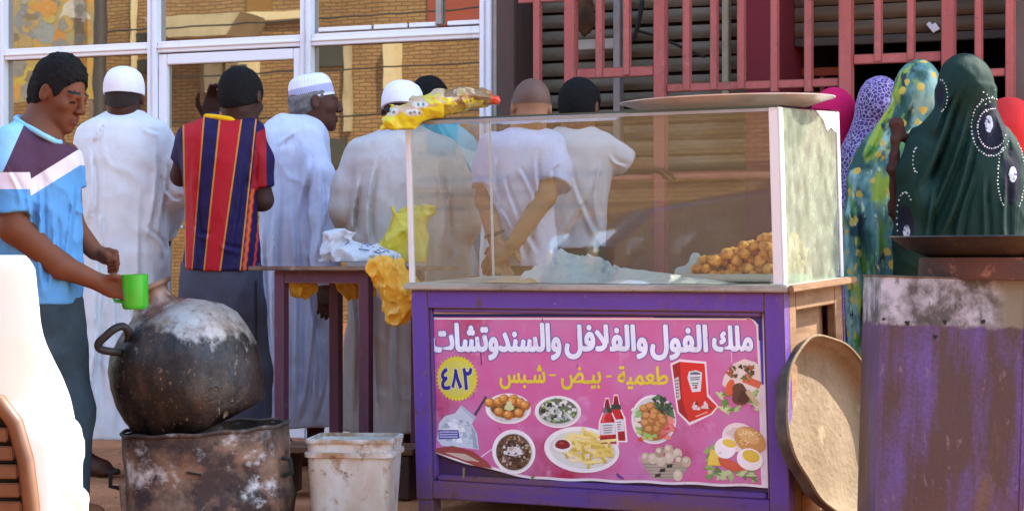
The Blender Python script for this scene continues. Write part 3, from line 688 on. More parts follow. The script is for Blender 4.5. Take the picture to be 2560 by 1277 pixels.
p = Pr(.6); p.C(28, 30, 120); p.pl([(1084, 784), (1640, 784), (1640, 792), (1084, 792)]); p.pl([(1640, 781), (1880, 781), (1880, 795), (1640, 794)]); p.pl([(1880, 781), (1911, 790), (1903, 812), (1880, 795)]); p.pl([(1911, 790), (1911, 850), (1901, 850), (1901, 812)])
p.C(60, 60, 170); p.pl([(1903, 850), (1911, 850), (1910, 960), (1905, 960)]); p.done('blue_border')
p = Pr(.8); p.C(234, 226, 238); p.pl([(1086, 794), (1872, 795), (1872, 799), (1092, 798)])
for k in range(8):
    a0, a1 = math.pi / 2 * k / 8, math.pi / 2 * (k + 1) / 8
    p.pl([(1872 + 24 * math.sin(a), 819 - (24 if 1 else 0) * math.cos(a)) for a in (a0, a1)] + [(1872 + 28 * math.sin(a), 819 - 24 * math.cos(a) - 1) for a in (a1, a0)])
p.pl([(1896, 819), (1900, 819), (1904, 1000), (1901, 1190), (1897, 1190), (1899, 1000)]); p.done('white_border')
# plate of falafel balls
def plate(cx, cy, rx, ry, inner=.84):
    q = Pr(1); q.C(236, 232, 232).el(cx, cy, rx, ry); q.C(206, 208, 206).el(cx + 1, cy + 1, rx * inner, ry * inner, up=.5); return q
p = plate(1270, 1020, 57, 38)
p.C(110, 82, 42).el(1270, 1018, 44, 26, up=1)
for i, (x, y) in enumerate(((1224, 1005), (1246, 1003), (1260, 996), (1285, 996), (1300, 1004), (1313, 1012), (1247, 1028), (1270, 1036), (1297, 1031), (1281, 1003))):
    p.C(*(172, 104, 40)).el(x, y, 13, 12, up=1.5 + .1 * i); p.C(214, 150, 74).el(x - 2, y - 3, 9, 8, up=1.55 + .1 * i); p.C(236, 188, 118).el(x - 4, y - 5, 3.5, 3, up=1.6 + .1 * i)
p.C(206, 210, 150).el(1273, 1014, 11, 12, up=2.8, wob=.2); p.done('printed_falafel_plate')
p = plate(1394, 1028, 58, 40, .86)
p.C(96, 112, 88).el(1394, 1026, 48, 31, up=1)
for i in range(70):
    a = rp.random() * 6.28; r = rp.random() ** .5; x, y = 1394 + 45 * r * math.cos(a), 1026 + 28 * r * math.sin(a)
    p.C(*rp.choice(((196, 204, 200), (226, 226, 222), (96, 126, 66), (150, 172, 118), (40, 52, 40), (170, 186, 180)))).el(x, y, rp.uniform(3, 8), rp.uniform(2.5, 6), rot=rp.random() * 3, up=1.5 + .02 * i, wob=.15)
p.done('printed_cucumber_salad')
p = plate(1281, 1127, 54, 55, .86)
p.C(100, 74, 54).el(1281, 1128, 44, 45, up=1)
for i in range(80):
    a = rp.random() * 6.28; r = rp.random() ** .5; x, y = 1281 + 41 * r * math.cos(a), 1128 + 41 * r * math.sin(a)
    p.C(*rp.choice(((66, 40, 30), (84, 56, 36), (150, 124, 92), (186, 168, 140), (120, 96, 50), (50, 30, 24)))).el(x, y, rp.uniform(2, 6), rp.uniform(2, 5), up=1.4 + .01 * i, wob=.2)
p.C(220, 214, 214).el(1281, 1124, 22, 15, up=2.6, wob=.16); p.C(60, 40, 30).el(1276, 1108, 12, 9, up=2.8, wob=.2); p.C(70, 46, 34).el(1284, 1146, 16, 8, up=2.8, wob=.2)
for i in range(30): p.C(*rp.choice(((226, 220, 220), (190, 176, 166), (110, 84, 68), (70, 50, 40)))).el(1281 + rp.uniform(-24, 24), 1124 + rp.uniform(-18, 22), rp.uniform(2, 5), rp.uniform(1.5, 4), up=2.9 + .01 * i, wob=.3)
p.done('printed_bean_bowl')
p = Pr(1); p.C(236, 234, 234).el(1451, 1122, 94, 57, rot=.08); p.C(214, 216, 208).el(1453, 1122, 82, 47, rot=.08, up=.5)
for i in range(64):
    a = rp.random() * 6.28; r = rp.random() ** .5; x, y = 1466 + 62 * r * math.cos(a), 1120 + 40 * r * math.sin(a) - 4; th = rp.uniform(-.3, 1.9); L = rp.uniform(14, 27)
    c = rp.choice(((226, 202, 104), (236, 220, 140), (206, 176, 74), (240, 226, 170))); p.C(*c).ln(x - L * math.cos(th) / 1, y - L * math.sin(th) * .8, x + L * math.cos(th), y + L * math.sin(th) * .8, rp.uniform(6, 9), up=1 + .035 * i)
p.C(232, 230, 226).el(1404, 1112, 24, 17, up=3.4); p.C(128, 26, 36).el(1404, 1109, 19, 12, up=3.6, wob=.05); p.C(170, 60, 66).el(1402, 1106, 7, 3, up=3.8, wob=.2); p.done('printed_chips_plate')
p = plate(1633, 1047, 56, 61, .93)
p.C(150, 120, 80).el(1633, 1052, 46, 48, up=1)
for i in range(26): p.C(*rp.choice(((58, 96, 70), (36, 66, 50), (80, 120, 84)))).el(1655 + rp.uniform(-26, 24), 1012 + rp.uniform(-20, 24), rp.uniform(5, 11), rp.uniform(4, 8), rot=rp.random() * 3, up=1.4 + .02 * i, wob=.3)
for i in range(16): p.C(*rp.choice(((214, 110, 106), (224, 140, 130), (200, 84, 84)))).el(1669 + rp.uniform(-14, 14), 1068 + rp.uniform(-22, 24), rp.uniform(6, 10), rp.uniform(5, 9), up=1.5 + .02 * i, wob=.2)
for i in range(14): p.C(*rp.choice(((150, 196, 100), (178, 206, 110), (206, 74, 54)))).el(1616 + rp.uniform(-22, 30), 1086 + rp.uniform(-8, 10), rp.uniform(5, 9), rp.uniform(3, 7), up=1.5 + .02 * i, wob=.2)
for i in range(12): p.C(*rp.choice(((206, 216, 200), (140, 190, 120), (226, 226, 216)))).el(1593 + rp.uniform(-9, 9), 1048 + rp.uniform(-26, 20), rp.uniform(5, 9), rp.uniform(4, 8), up=1.5 + .02 * i, wob=.2)
for i, (x, y) in enumerate(((1610, 1020), (1626, 1014), (1616, 1038), (1636, 1030), (1652, 1042), (1612, 1056), (1630, 1050), (1648, 1060), (1640, 1072), (1622, 1072), (1657, 1052), (1634, 1040))):
    p.C(168, 112, 56).el(x, y, 12, 11, up=2.4 + .06 * i); p.C(204, 152, 92).el(x - 2, y - 3, 8, 6.5, up=2.44 + .06 * i)
p.done('printed_mixed_plate')
# two squeeze bottles
p = Pr(1)
for k, x in enumerate((1540, 1518)):
    u = k * 1.2; y = 1000 - (1 - k) * 8
    out = [(x - 4, y - 4), (x + 4, y - 4), (x + 9, y + 28), (x + 18, y + 52), (x + 21, y + 108), (x - 21, y + 108), (x - 18, y + 52), (x - 9, y + 28)]
    p.C(236, 226, 230).pl([(x + (a - x) * 1.25, y + 50 + (b_ - y - 50) * 1.06) for a, b_ in out], u); p.C(196, 34, 38).pl(out, u + .3)
    p.C(120, 24, 34).pl([(x - 3, y), (x + 3, y), (x + 7, y + 18), (x - 7, y + 18)], u + .6); p.C(38, 66, 54).pl([(x - 11, y + 18), (x + 11, y + 18), (x + 12, y + 30), (x - 12, y + 30)], u + .6)
    p.C(224, 96, 90).pl([(x - 14, y + 44), (x - 9, y + 36), (x - 8, y + 54), (x - 13, y + 54)], u + .5); p.C(128, 20, 26).pl([(x + 10, y + 34), (x + 15, y + 46), (x + 19, y + 106), (x + 13, y + 106)], u + .5)
    p.C(218, 218, 222).pl([(x - 18, y + 56), (x + 18, y + 54), (x + 19, y + 84), (x - 19, y + 86)], u + .6)
    for j in range(4): p.C(120, 110, 116).ln(x - 13 + j, y + 62 + j * 6, x + 12 - j, y + 61 + j * 6, 2.2, u + .8)
    p.C(150, 26, 30).pl([(x - 20, y + 92), (x + 20, y + 90), (x + 20, y + 107), (x - 20, y + 107)], u + .6)
p.done('printed_sauce_bottles')
# red sauce box with a keystone shaped label
p = Pr(1); p.C(238, 226, 230).pl([(1678, 908), (1702, 897), (1768, 903), (1772, 985), (1796, 1014), (1780, 1034), (1722, 1062), (1692, 1030)])
p.C(214, 44, 38).pl([(1702, 903), (1764, 908), (1768, 992), (1706, 1002)], .4); p.C(160, 30, 32).pl([(1683, 912), (1702, 903), (1706, 1004), (1722, 1054), (1696, 1028)], .4)
p.C(206, 46, 38).pl([(1706, 1002), (1768, 990), (1792, 1014), (1776, 1032), (1722, 1054)], .6)
p.C(214, 222, 224).pl([(1724, 928), (1742, 924), (1757, 930), (1756, 944), (1752, 977), (1731, 979), (1720, 944)], .8); p.C(90, 104, 116).pl([(1727, 931), (1742, 928), (1753, 932), (1752, 935), (1728, 935)], 1)
for j, (a, w) in enumerate(((943, 24), (948, 22), (957, 18), (962, 14), (969, 12))): p.C(*((96, 104, 112) if j != 2 else (60, 150, 90))).ln(1739 - w / 2, a, 1739 + w / 2, a - 1, 2.6, 1.1)
p.C(196, 60, 60).el(1741, 967, 3, 4, up=1.2); p.C(200, 200, 204).pl([(1688, 945), (1698, 940), (1702, 995), (1694, 1000)], .8)
for j in range(6): p.C(120, 110, 110).ln(1690, 951 + j * 8, 1698, 949 + j * 8, 3, 1)
for j in range(14): p.C(*rp.choice(((214, 200, 200), (120, 40, 44), (226, 216, 216)))).el(1722 + rp.random() * 56, 1006 + rp.random() * 16, rp.uniform(3, 6), rp.uniform(2.5, 5), up=1 + .03 * j, wob=.2)
p.C(236, 170, 160).ln(1738, 1040, 1768, 1028, 3, 1.2); p.done('printed_sauce_box')
# wrap sandwich upper right
p = Pr(1); p.C(222, 210, 198).pl([(1806, 960), (1812, 938), (1836, 908), (1864, 896), (1890, 904), (1901, 914), (1903, 1030), (1880, 1010), (1840, 990)])
for i in range(26): p.C(*rp.choice(((120, 170, 84), (160, 196, 120), (96, 140, 70), (196, 210, 150)))).el(rp.uniform(1796, 1895), 1000 + rp.uniform(-22, 26) + (rp.random() - .5) * 10, rp.uniform(6, 13), rp.uniform(4, 9), rot=rp.random() * 3, up=.5 + .02 * i, wob=.35)
p.C(214, 96, 56).el(1826, 968, 11, 22, rot=.3, up=1.2); p.C(206, 100, 66).ln(1860, 945, 1902, 962, 18, 1.3); p.C(96, 62, 44).el(1852, 985, 22, 28, rot=-.3, up=1.6, wob=.1); p.C(74, 44, 34).el(1858, 992, 12, 16, up=1.8, wob=.2)
[p.C(*rp.choice(((84, 66, 50), (60, 50, 38), (120, 96, 60), (96, 110, 60), (160, 90, 60)))).el(rp.uniform(1822, 1886), rp.uniform(915, 950), rp.uniform(4, 9), rp.uniform(3, 6), rot=rp.random() * 3, up=1.7 + .02 * i_, wob=.3) for i_ in range(24)]; p.C(192, 176, 130).ln(1868, 975, 1894, 1010, 12, 1.8); p.C(206, 120, 80).el(1872, 940, 10, 9, up=1.9)
p.done('printed_wrap')
# egg sandwich lower right
p = Pr(1); p.C(232, 218, 214).el(1846, 1092, 44, 36, rot=.3); p.C(214, 196, 190).el(1836, 1082, 20, 14, rot=.3, up=.2, wob=.2)
for i in range(30): p.C(*rp.choice(((126, 158, 84), (160, 186, 116), (96, 130, 70), (190, 206, 150)))).el(rp.uniform(1768, 1896), 1180 + rp.uniform(-14, 16), rp.uniform(7, 13), rp.uniform(5, 9), rot=rp.random() * 3, up=.4 + .02 * i, wob=.35)
for i in range(10): p.C(*rp.choice(((110, 150, 74), (150, 180, 104)))).el(1764 + rp.uniform(0, 16), 1130 + rp.uniform(-18, 40), 8, 7, up=.5 + .02 * i, wob=.35)
p.C(232, 204, 84).pl([(1774, 1120), (1790, 1126), (1800, 1162), (1764, 1160)], 1.1); p.C(206, 92, 66).pl([(1790, 1142), (1826, 1148), (1866, 1172), (1826, 1176), (1796, 1160)], 1.3)
p.C(240, 236, 236).el(1810, 1118, 27, 26, up=1.5); p.C(224, 198, 78).el(1820, 1106, 18, 10, rot=.3, up=1.7)
p.C(198, 150, 84).el(1872, 1098, 42, 30, rot=.55, up=1.8); p.C(216, 176, 112).el(1868, 1088, 30, 16, rot=.5, up=2)
for i in range(26): p.C(240, 222, 176).el(1872 + rp.uniform(-30, 26), 1092 + rp.uniform(-18, 18), 2.2, 1.6, up=2.2)
p.C(242, 238, 238).el(1871, 1146, 33, 27, rot=.3, up=2.3); p.C(222, 194, 70).el(1874, 1138, 22, 15, rot=.3, up=2.5); p.done('printed_egg_sandwich')
# basket of eggs
p = Pr(1); p.C(168, 160, 140).pl([(1600, 1152), (1720, 1154), (1708, 1176), (1690, 1196), (1632, 1194), (1612, 1176)])
for j in range(5): p.C(140, 130, 112).ln(1604 + j * 5, 1158 + j * 8, 1716 - j * 5, 1159 + j * 8, 2, .3)
for x, y in ((1670, 1163), (1652, 1174), (1640, 1186)): p.C(40, 40, 44).pl([(x - 7, y - 4), (x + 7, y - 6), (x + 6, y + 3), (x - 8, y + 4)], .5)
for i, (x, y) in enumerate(((1610, 1142), (1628, 1144), (1648, 1150), (1668, 1122), (1690, 1132), (1645, 1128), (1669, 1142), (1694, 1150), (1712, 1152), (1690, 1186))):
    p.C(*rp.choice(((190, 172, 146), (172, 152, 128), (204, 190, 168)))).el(x, y, 12, 14, up=.6 + .1 * i); p.C(214, 204, 186).el(x - 2, y - 4, 6, 6, up=.65 + .1 * i)
p.done('printed_egg_basket')
# milk churn shaped jug and bowl lower left
p = Pr(1); p.C(196, 206, 216).pl([(1092, 1096), (1096, 1056), (1112, 1038), (1136, 1032), (1150, 1016), (1186, 1044), (1178, 1058), (1190, 1082), (1194, 1122), (1150, 1116), (1104, 1112)])
p.C(226, 230, 236).el(1130, 1064, 22, 18, up=.3, wob=.1); p.C(170, 184, 200).pl([(1148, 1014), (1154, 1012), (1190, 1042), (1184, 1050)], .4); p.C(74, 60, 80).ln(1186, 1036, 1216, 990, 6, .5)
[p.C(*((206, 214, 222), (184, 196, 208), (232, 236, 240), (160, 176, 192))[i_ % 4]).el(1110 + (i_ * 37) % 70, 1046 + (i_ * 23) % 60, 5 + i_ % 5, 4 + i_ % 4, up=.32 + .004 * i_, wob=.25) for i_ in range(26)]; p.C(150, 166, 184).pl([(1176, 1060), (1186, 1080), (1192, 1120), (1180, 1118), (1178, 1084)], .5); p.C(70, 66, 150).pl([(1094, 1073), (1144, 1073), (1147, 1094), (1096, 1096)], .6)
for j in range(3): p.C(200, 200, 226).ln(1098, 1078 + j * 6, 1142, 1078 + j * 6, 2.4, .8)
p.C(150, 62, 58).pl([(1088, 1118), (1130, 1112), (1180, 1126), (1214, 1152), (1226, 1168), (1190, 1164), (1140, 1144), (1090, 1128)], .6); p.C(196, 168, 150).pl([(1110, 1128), (1160, 1132), (1196, 1152), (1160, 1148)], .8); p.done('printed_jug')
# yellow seal
p = Pr(1); q = []
for i in range(72): r = 1 if i % 2 else .9; a = 2 * math.pi * i / 72; q.append((1144 + 53 * r * math.cos(a), 945 + 58 * r * math.sin(a)))
p.C(216, 206, 48).pl(q); p.C(206, 204, 90).el(1144, 945, 42, 46, up=.2); p.done('printed_seal')
# creases and a torn splinter at the lower edge
p = Pr(.9); p.C(112, 34, 86).ln(1361, 795, 1364, 822, 2.5); p.C(116, 40, 96).ln(1204, 868, 1206, 912, 3); p.C(220, 170, 210).ln(1832, 870, 1832, 905, 3); p.C(226, 206, 226).ln(1196, 1142, 1228, 1120, 3); p.C(96, 60, 130).pl([(1536, 1178), (1556, 1194), (1548, 1196), (1536, 1188)]); o = p.done('creases'); o['kind'] = 'stuff'
b = MB(); b.tube([B(1330, 1186, 6), B(1322, 1200, 9), B(1314, 1212, 12)], [.004, .004, .001], 6); b.build('splinter', m_wood, cart, xf=cx_)
b = MB(); b.tube([(x, y - .004, z) for x, y, z in (B(1158, 1166, 0), B(1159, 1180, 2), B(1158, 1192, 1))], .004, 6); b.build('tape_strip', m_wood, cart, xf=cx_)

# ---- Arabic lettering: joined letter forms picked by hand, laid out left to right
def arabic(s):
    # base -> isolated presentation form, joins-to-next flag
    T = {'م': (0xFEE1, 1), 'ل': (0xFEDD, 1), 'ك': (0xFED9, 1), 'ا': (0xFE8D, 0), 'ف': (0xFED1, 1), 'و': (0xFEED, 0), 'س': (0xFEB1, 1), 'ن': (0xFEE5, 1), 'د': (0xFEA9, 0), 'ت': (0xFE95, 1),
         'ش': (0xFEB5, 1), 'ط': (0xFEC1, 1), 'ع': (0xFEC9, 1), 'ي': (0xFEF1, 1), 'ة': (0xFE93, 0), 'ب': (0xFE8F, 1), 'ض': (0xFEBD, 1), 'ﻻ': (0xFEFB, 0), 'ـ': (0x640, 1)}
    s = s.replace('لا', 'ﻻ'); out = []
    for i, ch in enumerate(s):
        if ch not in T: out.append(ch); continue
        if ch == 'ـ': out.append(ch); continue
        base, j = T[ch]; pv = i > 0 and s[i - 1] in T and T[s[i - 1]][1]; nx = j and i + 1 < len(s) and s[i + 1] in T
        out.append(chr(base + (0 if not pv and not nx else 1 if pv and not nx else (2 if not pv else 3))))
    return ''.join(reversed(out))
def lettering(name, s, x0, x1, y0, y1, col, outline=None, bold=0.0, lay=1.2, raw=False):
    """text mesh fitted to a pixel box of the banner; thickened by laying shifted copies over one another"""
    cu_ = bpy.data.curves.new(name, 'FONT'); cu_.body = s if raw else arabic(s); cu_.resolution_u = 3
    o = bpy.data.objects.new(name, cu_); COL.objects.link(o); dg = bpy.context.evaluated_depsgraph_get()
    me = bpy.data.meshes.new_from_object(o.evaluated_get(dg)); bpy.data.objects.remove(o); bpy.data.curves.remove(cu_)
    v = np.array([p.co[:] for p in me.vertices]); f = [tuple(q.vertices) for q in me.polygons]; bpy.data.meshes.remove(me)
    lo, hi = v.min(0), v.max(0); q = (v - lo) / np.maximum(hi - lo, 1e-6); pp = Pr(lay); k = 0
    for rr, c in (([(outline[1], outline[0])] if outline else []) + [(bold, col)]):
        pp.col = lin(*c)
        for i in range(10):
            dx, dy = (rr * math.cos(i * .698), rr * math.sin(i * .698)) if i < 9 else (0, 0)
            pp.add([B(x0 + (x1 - x0) * a + dx, y1 - (y1 - y0) * b_ + dy, lay + k * .06) for a, b_ in q[:, :2]], f); k += 1
        k += 4
    return pp.build(name, m_prt, back, xf=cx_, attr=True)
W_, O_ = (232, 238, 250), ((84, 90, 170), 5.4)
for txt, x0, x1, y0, y1 in (('ملك', 1787, 1884, 815, 876), ('الفول', 1632, 1771, 813, 897), ('والفلافل', 1418, 1620, 813, 894), ('والسندوتشات', 1083, 1404, 809, 897)):
    lettering('headline_word', txt, x0, x1, y0, y1, W_, O_, 3.2)
for txt, x0, x1, y0, y1 in (('طعمية', 1546, 1671, 915, 971), ('بيـض', 1405, 1503, 917, 972), ('شـبس', 1251, 1364, 912, 971)):
    lettering('menu_word', txt, x0, x1, y0, y1, (222, 204, 62), None, 1.6)
for x0, x1, y in ((1375, 1391, 937), (1517, 1531, 940)):
    p = Pr(1.2); p.C(222, 204, 62).ln(x0, y, x1, y - 1, 5); p.done('menu_dash')
p = Pr(1.8)
for g, c in ((2.6, (214, 214, 190)), (0, (34, 34, 140))):
    p.C(*c); u = .3 if g else .9
    p.pl([(1139 - g, 921 - g), (1144 + g, 924), (1141 + g, 945), (1136 + g, 969 + g), (1129 - g, 966 + g), (1135 - g, 945)], u); p.pl([(1139 - g, 921 - g), (1144 + g, 922 - g), (1149 + g, 945), (1157 + g, 966 + g), (1149 - g, 971 + g), (1142 - g, 948)], u)
p.done('number_digit')
for ch, x0, x1 in (('\u0664', 1106, 1126), ('\u0662', 1160, 1181)):
    lettering('number_digit', ch, x0, x1, 920, 972, (34, 34, 140), ((214, 214, 190), 4), 1.8, raw=True, lay=1.8)

# ------------------------------------------------------------------ in and on the case
m_cloth_w = mat('white_cloth', lin(226, 226, 222, .9), .85, trans=.2, layers=((lin(198, 200, 196), 8, .5, .75),), bump=(120, .2, .003))
def heap(name, label, cat, pxs, top, v0, v1, seed, m, amp=.02):
    """crumpled cloth lying on the counter: top(px) gives its photo row"""
    u0, u1 = cu(pxs[0], .12, .82), cu(pxs[1], .12, .82); hh = lambda a: max(.002, czz(pxs[0] + (pxs[1] - pxs[0]) * a, top(a), .2) - .803)
    nu, nv = 110, 50; L = cworld((u0 + u1) / 2, (v0 + v1) / 2, .803); vs = []
    Mi = Matrix.Rotation(-CA, 4, 'Z')
    for j in range(nv + 1):
        for i in range(nu + 1):
            a, c = i / nu, j / nv
            e = min(1, 5 * min(a, 1 - a)) * min(1, 3.2 * min(c, 1 - c)) ** .6
            h = hh(a) * e * (.75 + .5 * float(fbm(a * 6, c * 3, 0., seed))) + amp * e * (abs(2 * float(vn(a * 9 + c * 4, c * 7, 0., seed + 3)) - 1) - .4) + amp * .6 * e * (abs(2 * float(vn(a * 22 - c * 9, c * 14, 0., seed + 6)) - 1) - .4)
            uu = u0 + (u1 - u0) * a + .03 * (float(vn(c * 3, 0., a * 4, seed + 9)) - .5); vv = v0 + (v1 - v0) * c + .05 * (float(vn(a * 5, 0., c * 2, seed + 5)) - .5)
            vs.append(cworld(uu, vv, .8035 + max(.0015, h)) - L)
    w = nu + 1; q = [(j * w + i, j * w + i + 1, (j + 1) * w + i + 1, (j + 1) * w + i) for j in range(nv) for i in range(nu)]
    k = len(vs); vs += [Vector((p.x, p.y, p.z - .0012)) for p in vs]; q += [tuple(k + i for i in reversed(f)) for f in q]
    bb = MB(); bb.add(vs, q); o = bb.build(name, m, smooth=75); o.location = L; return tag(o, label, cat)
heap('white_cloth', 'crumpled white cloth lying left inside the glass case', 'cloth', (1285, 1560), lambda a: 690 - 50 * max(0.0, math.sin(math.pi * min(1, a * 1.15))) ** .8, .03, .34, 3, m_cloth_w, .045)
heap('white_wrapper', 'smooth white bread wrapper lying in the glass case before falafel tray', 'wrapper', (1500, 1850), lambda a: 662 + 38 * a + 50 * max(0, .18 - a), .012, .16, 8, mat('pale_wrapper', lin(222, 222, 214, .9), .6, trans=.2, bump=(30, .2, .004)), .008)
heap('paper_sheet', 'tan paper sheet under the cloth at left inside the glass case', 'paper', (1235, 1380), lambda a: 690 - 4 * a, .02, .2, 5, mat('kraft_paper', lin(206, 176, 140, .85), .9, vary=.1), .004)
# upright clear plastic bag behind the falafel
sd = Sdf((-.09, -.05, -.01), (.09, .05, .12), .004); sd.ball((-.01, 0, .02), (.05, .025, .03), .02); sd.ball((.015, 0, .06), (.022, .01, .035), .02); sd.disp(lambda x, y, z: (fbm(x * 40, y * 40, z * 30, 5) - .5) * .016)
o = sd.build('plastic_bag', mat('clear_plastic', lin(230, 232, 230), .3, trans=.5, bump=(60, .4, .004))); o.location = cworld(cu(1728, .26, .85), .26, .8035); tag(o, 'small clear plastic bag standing behind falafel heap', 'bag')
# steel tray and falafel balls
TU0, TU1, TV0, TV1 = cu(1690, .05, .82), CL - .05, .09, .42
tray = thing('steel_tray', 'shallow steel tray carrying falafel at right end of glass case', 'tray', cworld((TU0 + TU1) / 2, (TV0 + TV1) / 2, .8035), CA)
hx, hy = (TU1 - TU0) / 2, (TV1 - TV0) / 2
m_steel = mat('steel', lin(196, 204, 206, .9), .35, metal=.7, vary=.1)
b = MB(); b.box(-hx, hx, -hy, hy, 0, .004); b.build('base', m_steel, tray, .001)
for a in ((-hx, hx, -hy, -hy + .004), (-hx, hx, hy - .004, hy), (-hx, -hx + .004, -hy + .005, hy - .005), (hx - .004, hx, -hy + .005, hy - .005)):
    b = MB(); b.box(*a, .005, .024); b.build('side', m_steel, tray, .001)
m_fal = mat('falafel_crust', lin(248, 176, 66, .95), .65, layers=((lin(190, 108, 34, .85), 55, .45, .66), (lin(226, 176, 92, .85), 90, .58, .72)), bump=(160, .8, .006))
t = m_fal.node_tree; n = t.nodes; l = t.links; bs = n['Principled BSDF']; src = bs.inputs['Base Color'].links[0].from_socket   # each ball fried a little differently
oi = n.new('ShaderNodeObjectInfo'); mr = n.new('ShaderNodeMapRange'); mr.inputs[3].default_value = 0; mr.inputs[4].default_value = .5; l.new(oi.outputs['Random'], mr.inputs[0])
mx = n.new('ShaderNodeMix'); mx.data_type = 'RGBA'; mx.blend_type = 'MULTIPLY'; l.new(mr.outputs[0], mx.inputs[0]); l.new(src, mx.inputs[6]); mx.inputs[7].default_value = (.62, .45, .30, 1); l.new(mx.outputs[2], bs.inputs['Base Color'])
fal_me = []
for k in range(4):
    bm = bmesh.new(); bmesh.ops.create_icosphere(bm, subdivisions=3, radius=.0185)
    for v in bm.verts:
        q = v.co / .0185; v.co *= 1 + .40 * (float(fbm(q.x * 1.4, q.y * 1.4, q.z * 1.4, k * 3)) - .5) + .16 * (float(vn(q.x * 5, q.y * 5, q.z * 5, k)) - .5)
    me = bpy.data.meshes.new('falafel_ball'); bm.to_mesh(me); bm.free(); me.shade_smooth(); me.materials.append(m_fal); fal_me.append(me)
spots = []
for lay in range(7):
    for _ in range(900):
        u = rp.uniform(TU0 + .026, TU1 - .024); v = rp.uniform(TV0 + .026, TV1 - .03); z = .804 + .022 + lay * .024
        a = (u - TU0) / (TU1 - TU0); top = .060 + .05 * min(1, a * 2.0) + .06 * max(0, (a - .5) / .5) ** .8 - .16 * max(0, abs(v - .25) - .06) 
        if lay and z - .804 > top: continue
        if all((u - x) ** 2 + (v - y) ** 2 + ((z - w) * 1.1) ** 2 > .0318 ** 2 for x, y, w in spots): spots.append((u, v, z))
for i, (u, v, z) in enumerate(spots):
    o = bpy.data.objects.new('falafel_ball', fal_me[i % 4]); COL.objects.link(o); o.location = cworld(u, v, z + .0); o.rotation_euler = (rp.random() * 6, rp.random() * 6, rp.random() * 6)
    o.scale = [rp.uniform(.86, 1.14) for _ in range(3)]
    tag(o, 'golden fried falafel ball heaped on the steel tray in glass case', 'falafel', 'falafel balls heaped in the glass case')
# big white metal tray on the case
tc_ = P(1818, 262, 6.83); tc_.z = GT + .02
o = thing('round_tray', 'wide round white metal tray resting on top of glass case', 'tray', (tc_.x, tc_.y, GT + .024)); o.rotation_euler = (rad(1.2), rad(-1.6), 0)
b = MB(); Rr = .366
b.lathe([(0, .0), (.25, .0), (.29, .006), (Rr - .012, .026), (Rr, .029), (Rr + .001, .033), (Rr - .012, .031), (.288, .0105), (.249, .005), (0, .005)], 96)
b.build('dish', mat('enamel', lin(206, 200, 200, .9), .35, metal=.35, layers=((lin(150, 140, 132), 6, .5, .75),), bump=(40, .1, .002)), o, smooth=50)
# bundle of printed yellow bags drooping over the corner
Yb = 7.02
def bx(px, py, dy=0): q = P(px, py, Yb + dy); return (q.x, q.y, q.z)
c0 = Vector(bx(1080, 270)); lo = tuple(Vector(bx(940, 335)) + Vector((0, -.14, 0)) - c0); hi = tuple(Vector(bx(1262, 205)) + Vector((0, .18, 0)) - c0)
sd = Sdf(lo, hi, .0042)
def rel(px, py, dy=0): return Vector(bx(px, py, dy)) - c0
sd.loft([(rel(0, 322)[2], rel(1000, 0)[0], -.02, .052, .02), (rel(0, 300)[2], rel(1002, 0)[0], -.025, .058, .03), (rel(0, 285)[2], rel(1010, 0)[0], -.02, .06, .035), (rel(0, 268)[2], rel(1020, 0)[0], 0, .062, .04)], .02)
for k, (y0, dy) in enumerate(((0, -.02), (10, .04), (-6, .07))):
    sd.chain([rel(985, 300 - y0, dy), rel(1040, 280 - y0, dy), rel(1100, 262 - y0, dy), rel(1160, 248 - y0 * .6, dy * .8), rel(1205, 244, dy * .5), rel(1238, 248, dy * .2)], [.022, .034, .038, .031, .024, .011], .015)
sd.disp(lambda x, y, z: (np.abs(2 * vn(x * 16 + z * 10, y * 16, z * 40, 4) - 1) - .4) * .016 + (fbm(x * 60, y * 60, z * 60, 8) - .5) * .012)
def ycol(V):
    px = 1280 + (V[:, 0] + c0.x) * F / (V[:, 1] + c0.y); py = HY - (V[:, 2] + c0.z - EYE) * F / (V[:, 1] + c0.y)
    c = np.tile(np.array(lin(206, 190, 30)), (len(V), 1)); f = fbm(V[:, 0] * 25, V[:, 1] * 25, V[:, 2] * 25, 2)
    top = (py < 292 - (px - 960) * .21) & (f > .38) & (px > 985); c[top] = lin(190, 160, 124)
    c[(px > 1110) & (f > .46)] = lin(126, 96, 60); c[(px > 1110) & (py > 262)] = lin(150, 120, 30); c[(px > 1130) & (f < .40)] = lin(176, 156, 90)
    for x, y, rx, ry in ((980, 280, 17, 10), (1034, 282, 22, 9), (1050, 262, 22, 7)): c[((px - x) / rx) ** 2 + ((py - y) / ry) ** 2 < 1] = lin(196, 200, 190)
    for x, y in ((974, 278), (984, 281), (1026, 283), (1038, 281), (1048, 283), (1046, 262), (1058, 261)): c[((px - x) / 3.5) ** 2 + ((py - y) / 4) ** 2 < 1] = lin(104, 112, 110)
    c[px > 1218 + 14 * f] = lin(198, 60, 34); return c
o = sd.build('bag_bundle', mat('printed_plastic', attr=True, rough=.35, bump=(40, .3, .004), vary=.15), None, c0, ycol)
tag(o, 'bundle of folded yellow printed plastic bags with red tip drooping over glass case corner', 'bags')
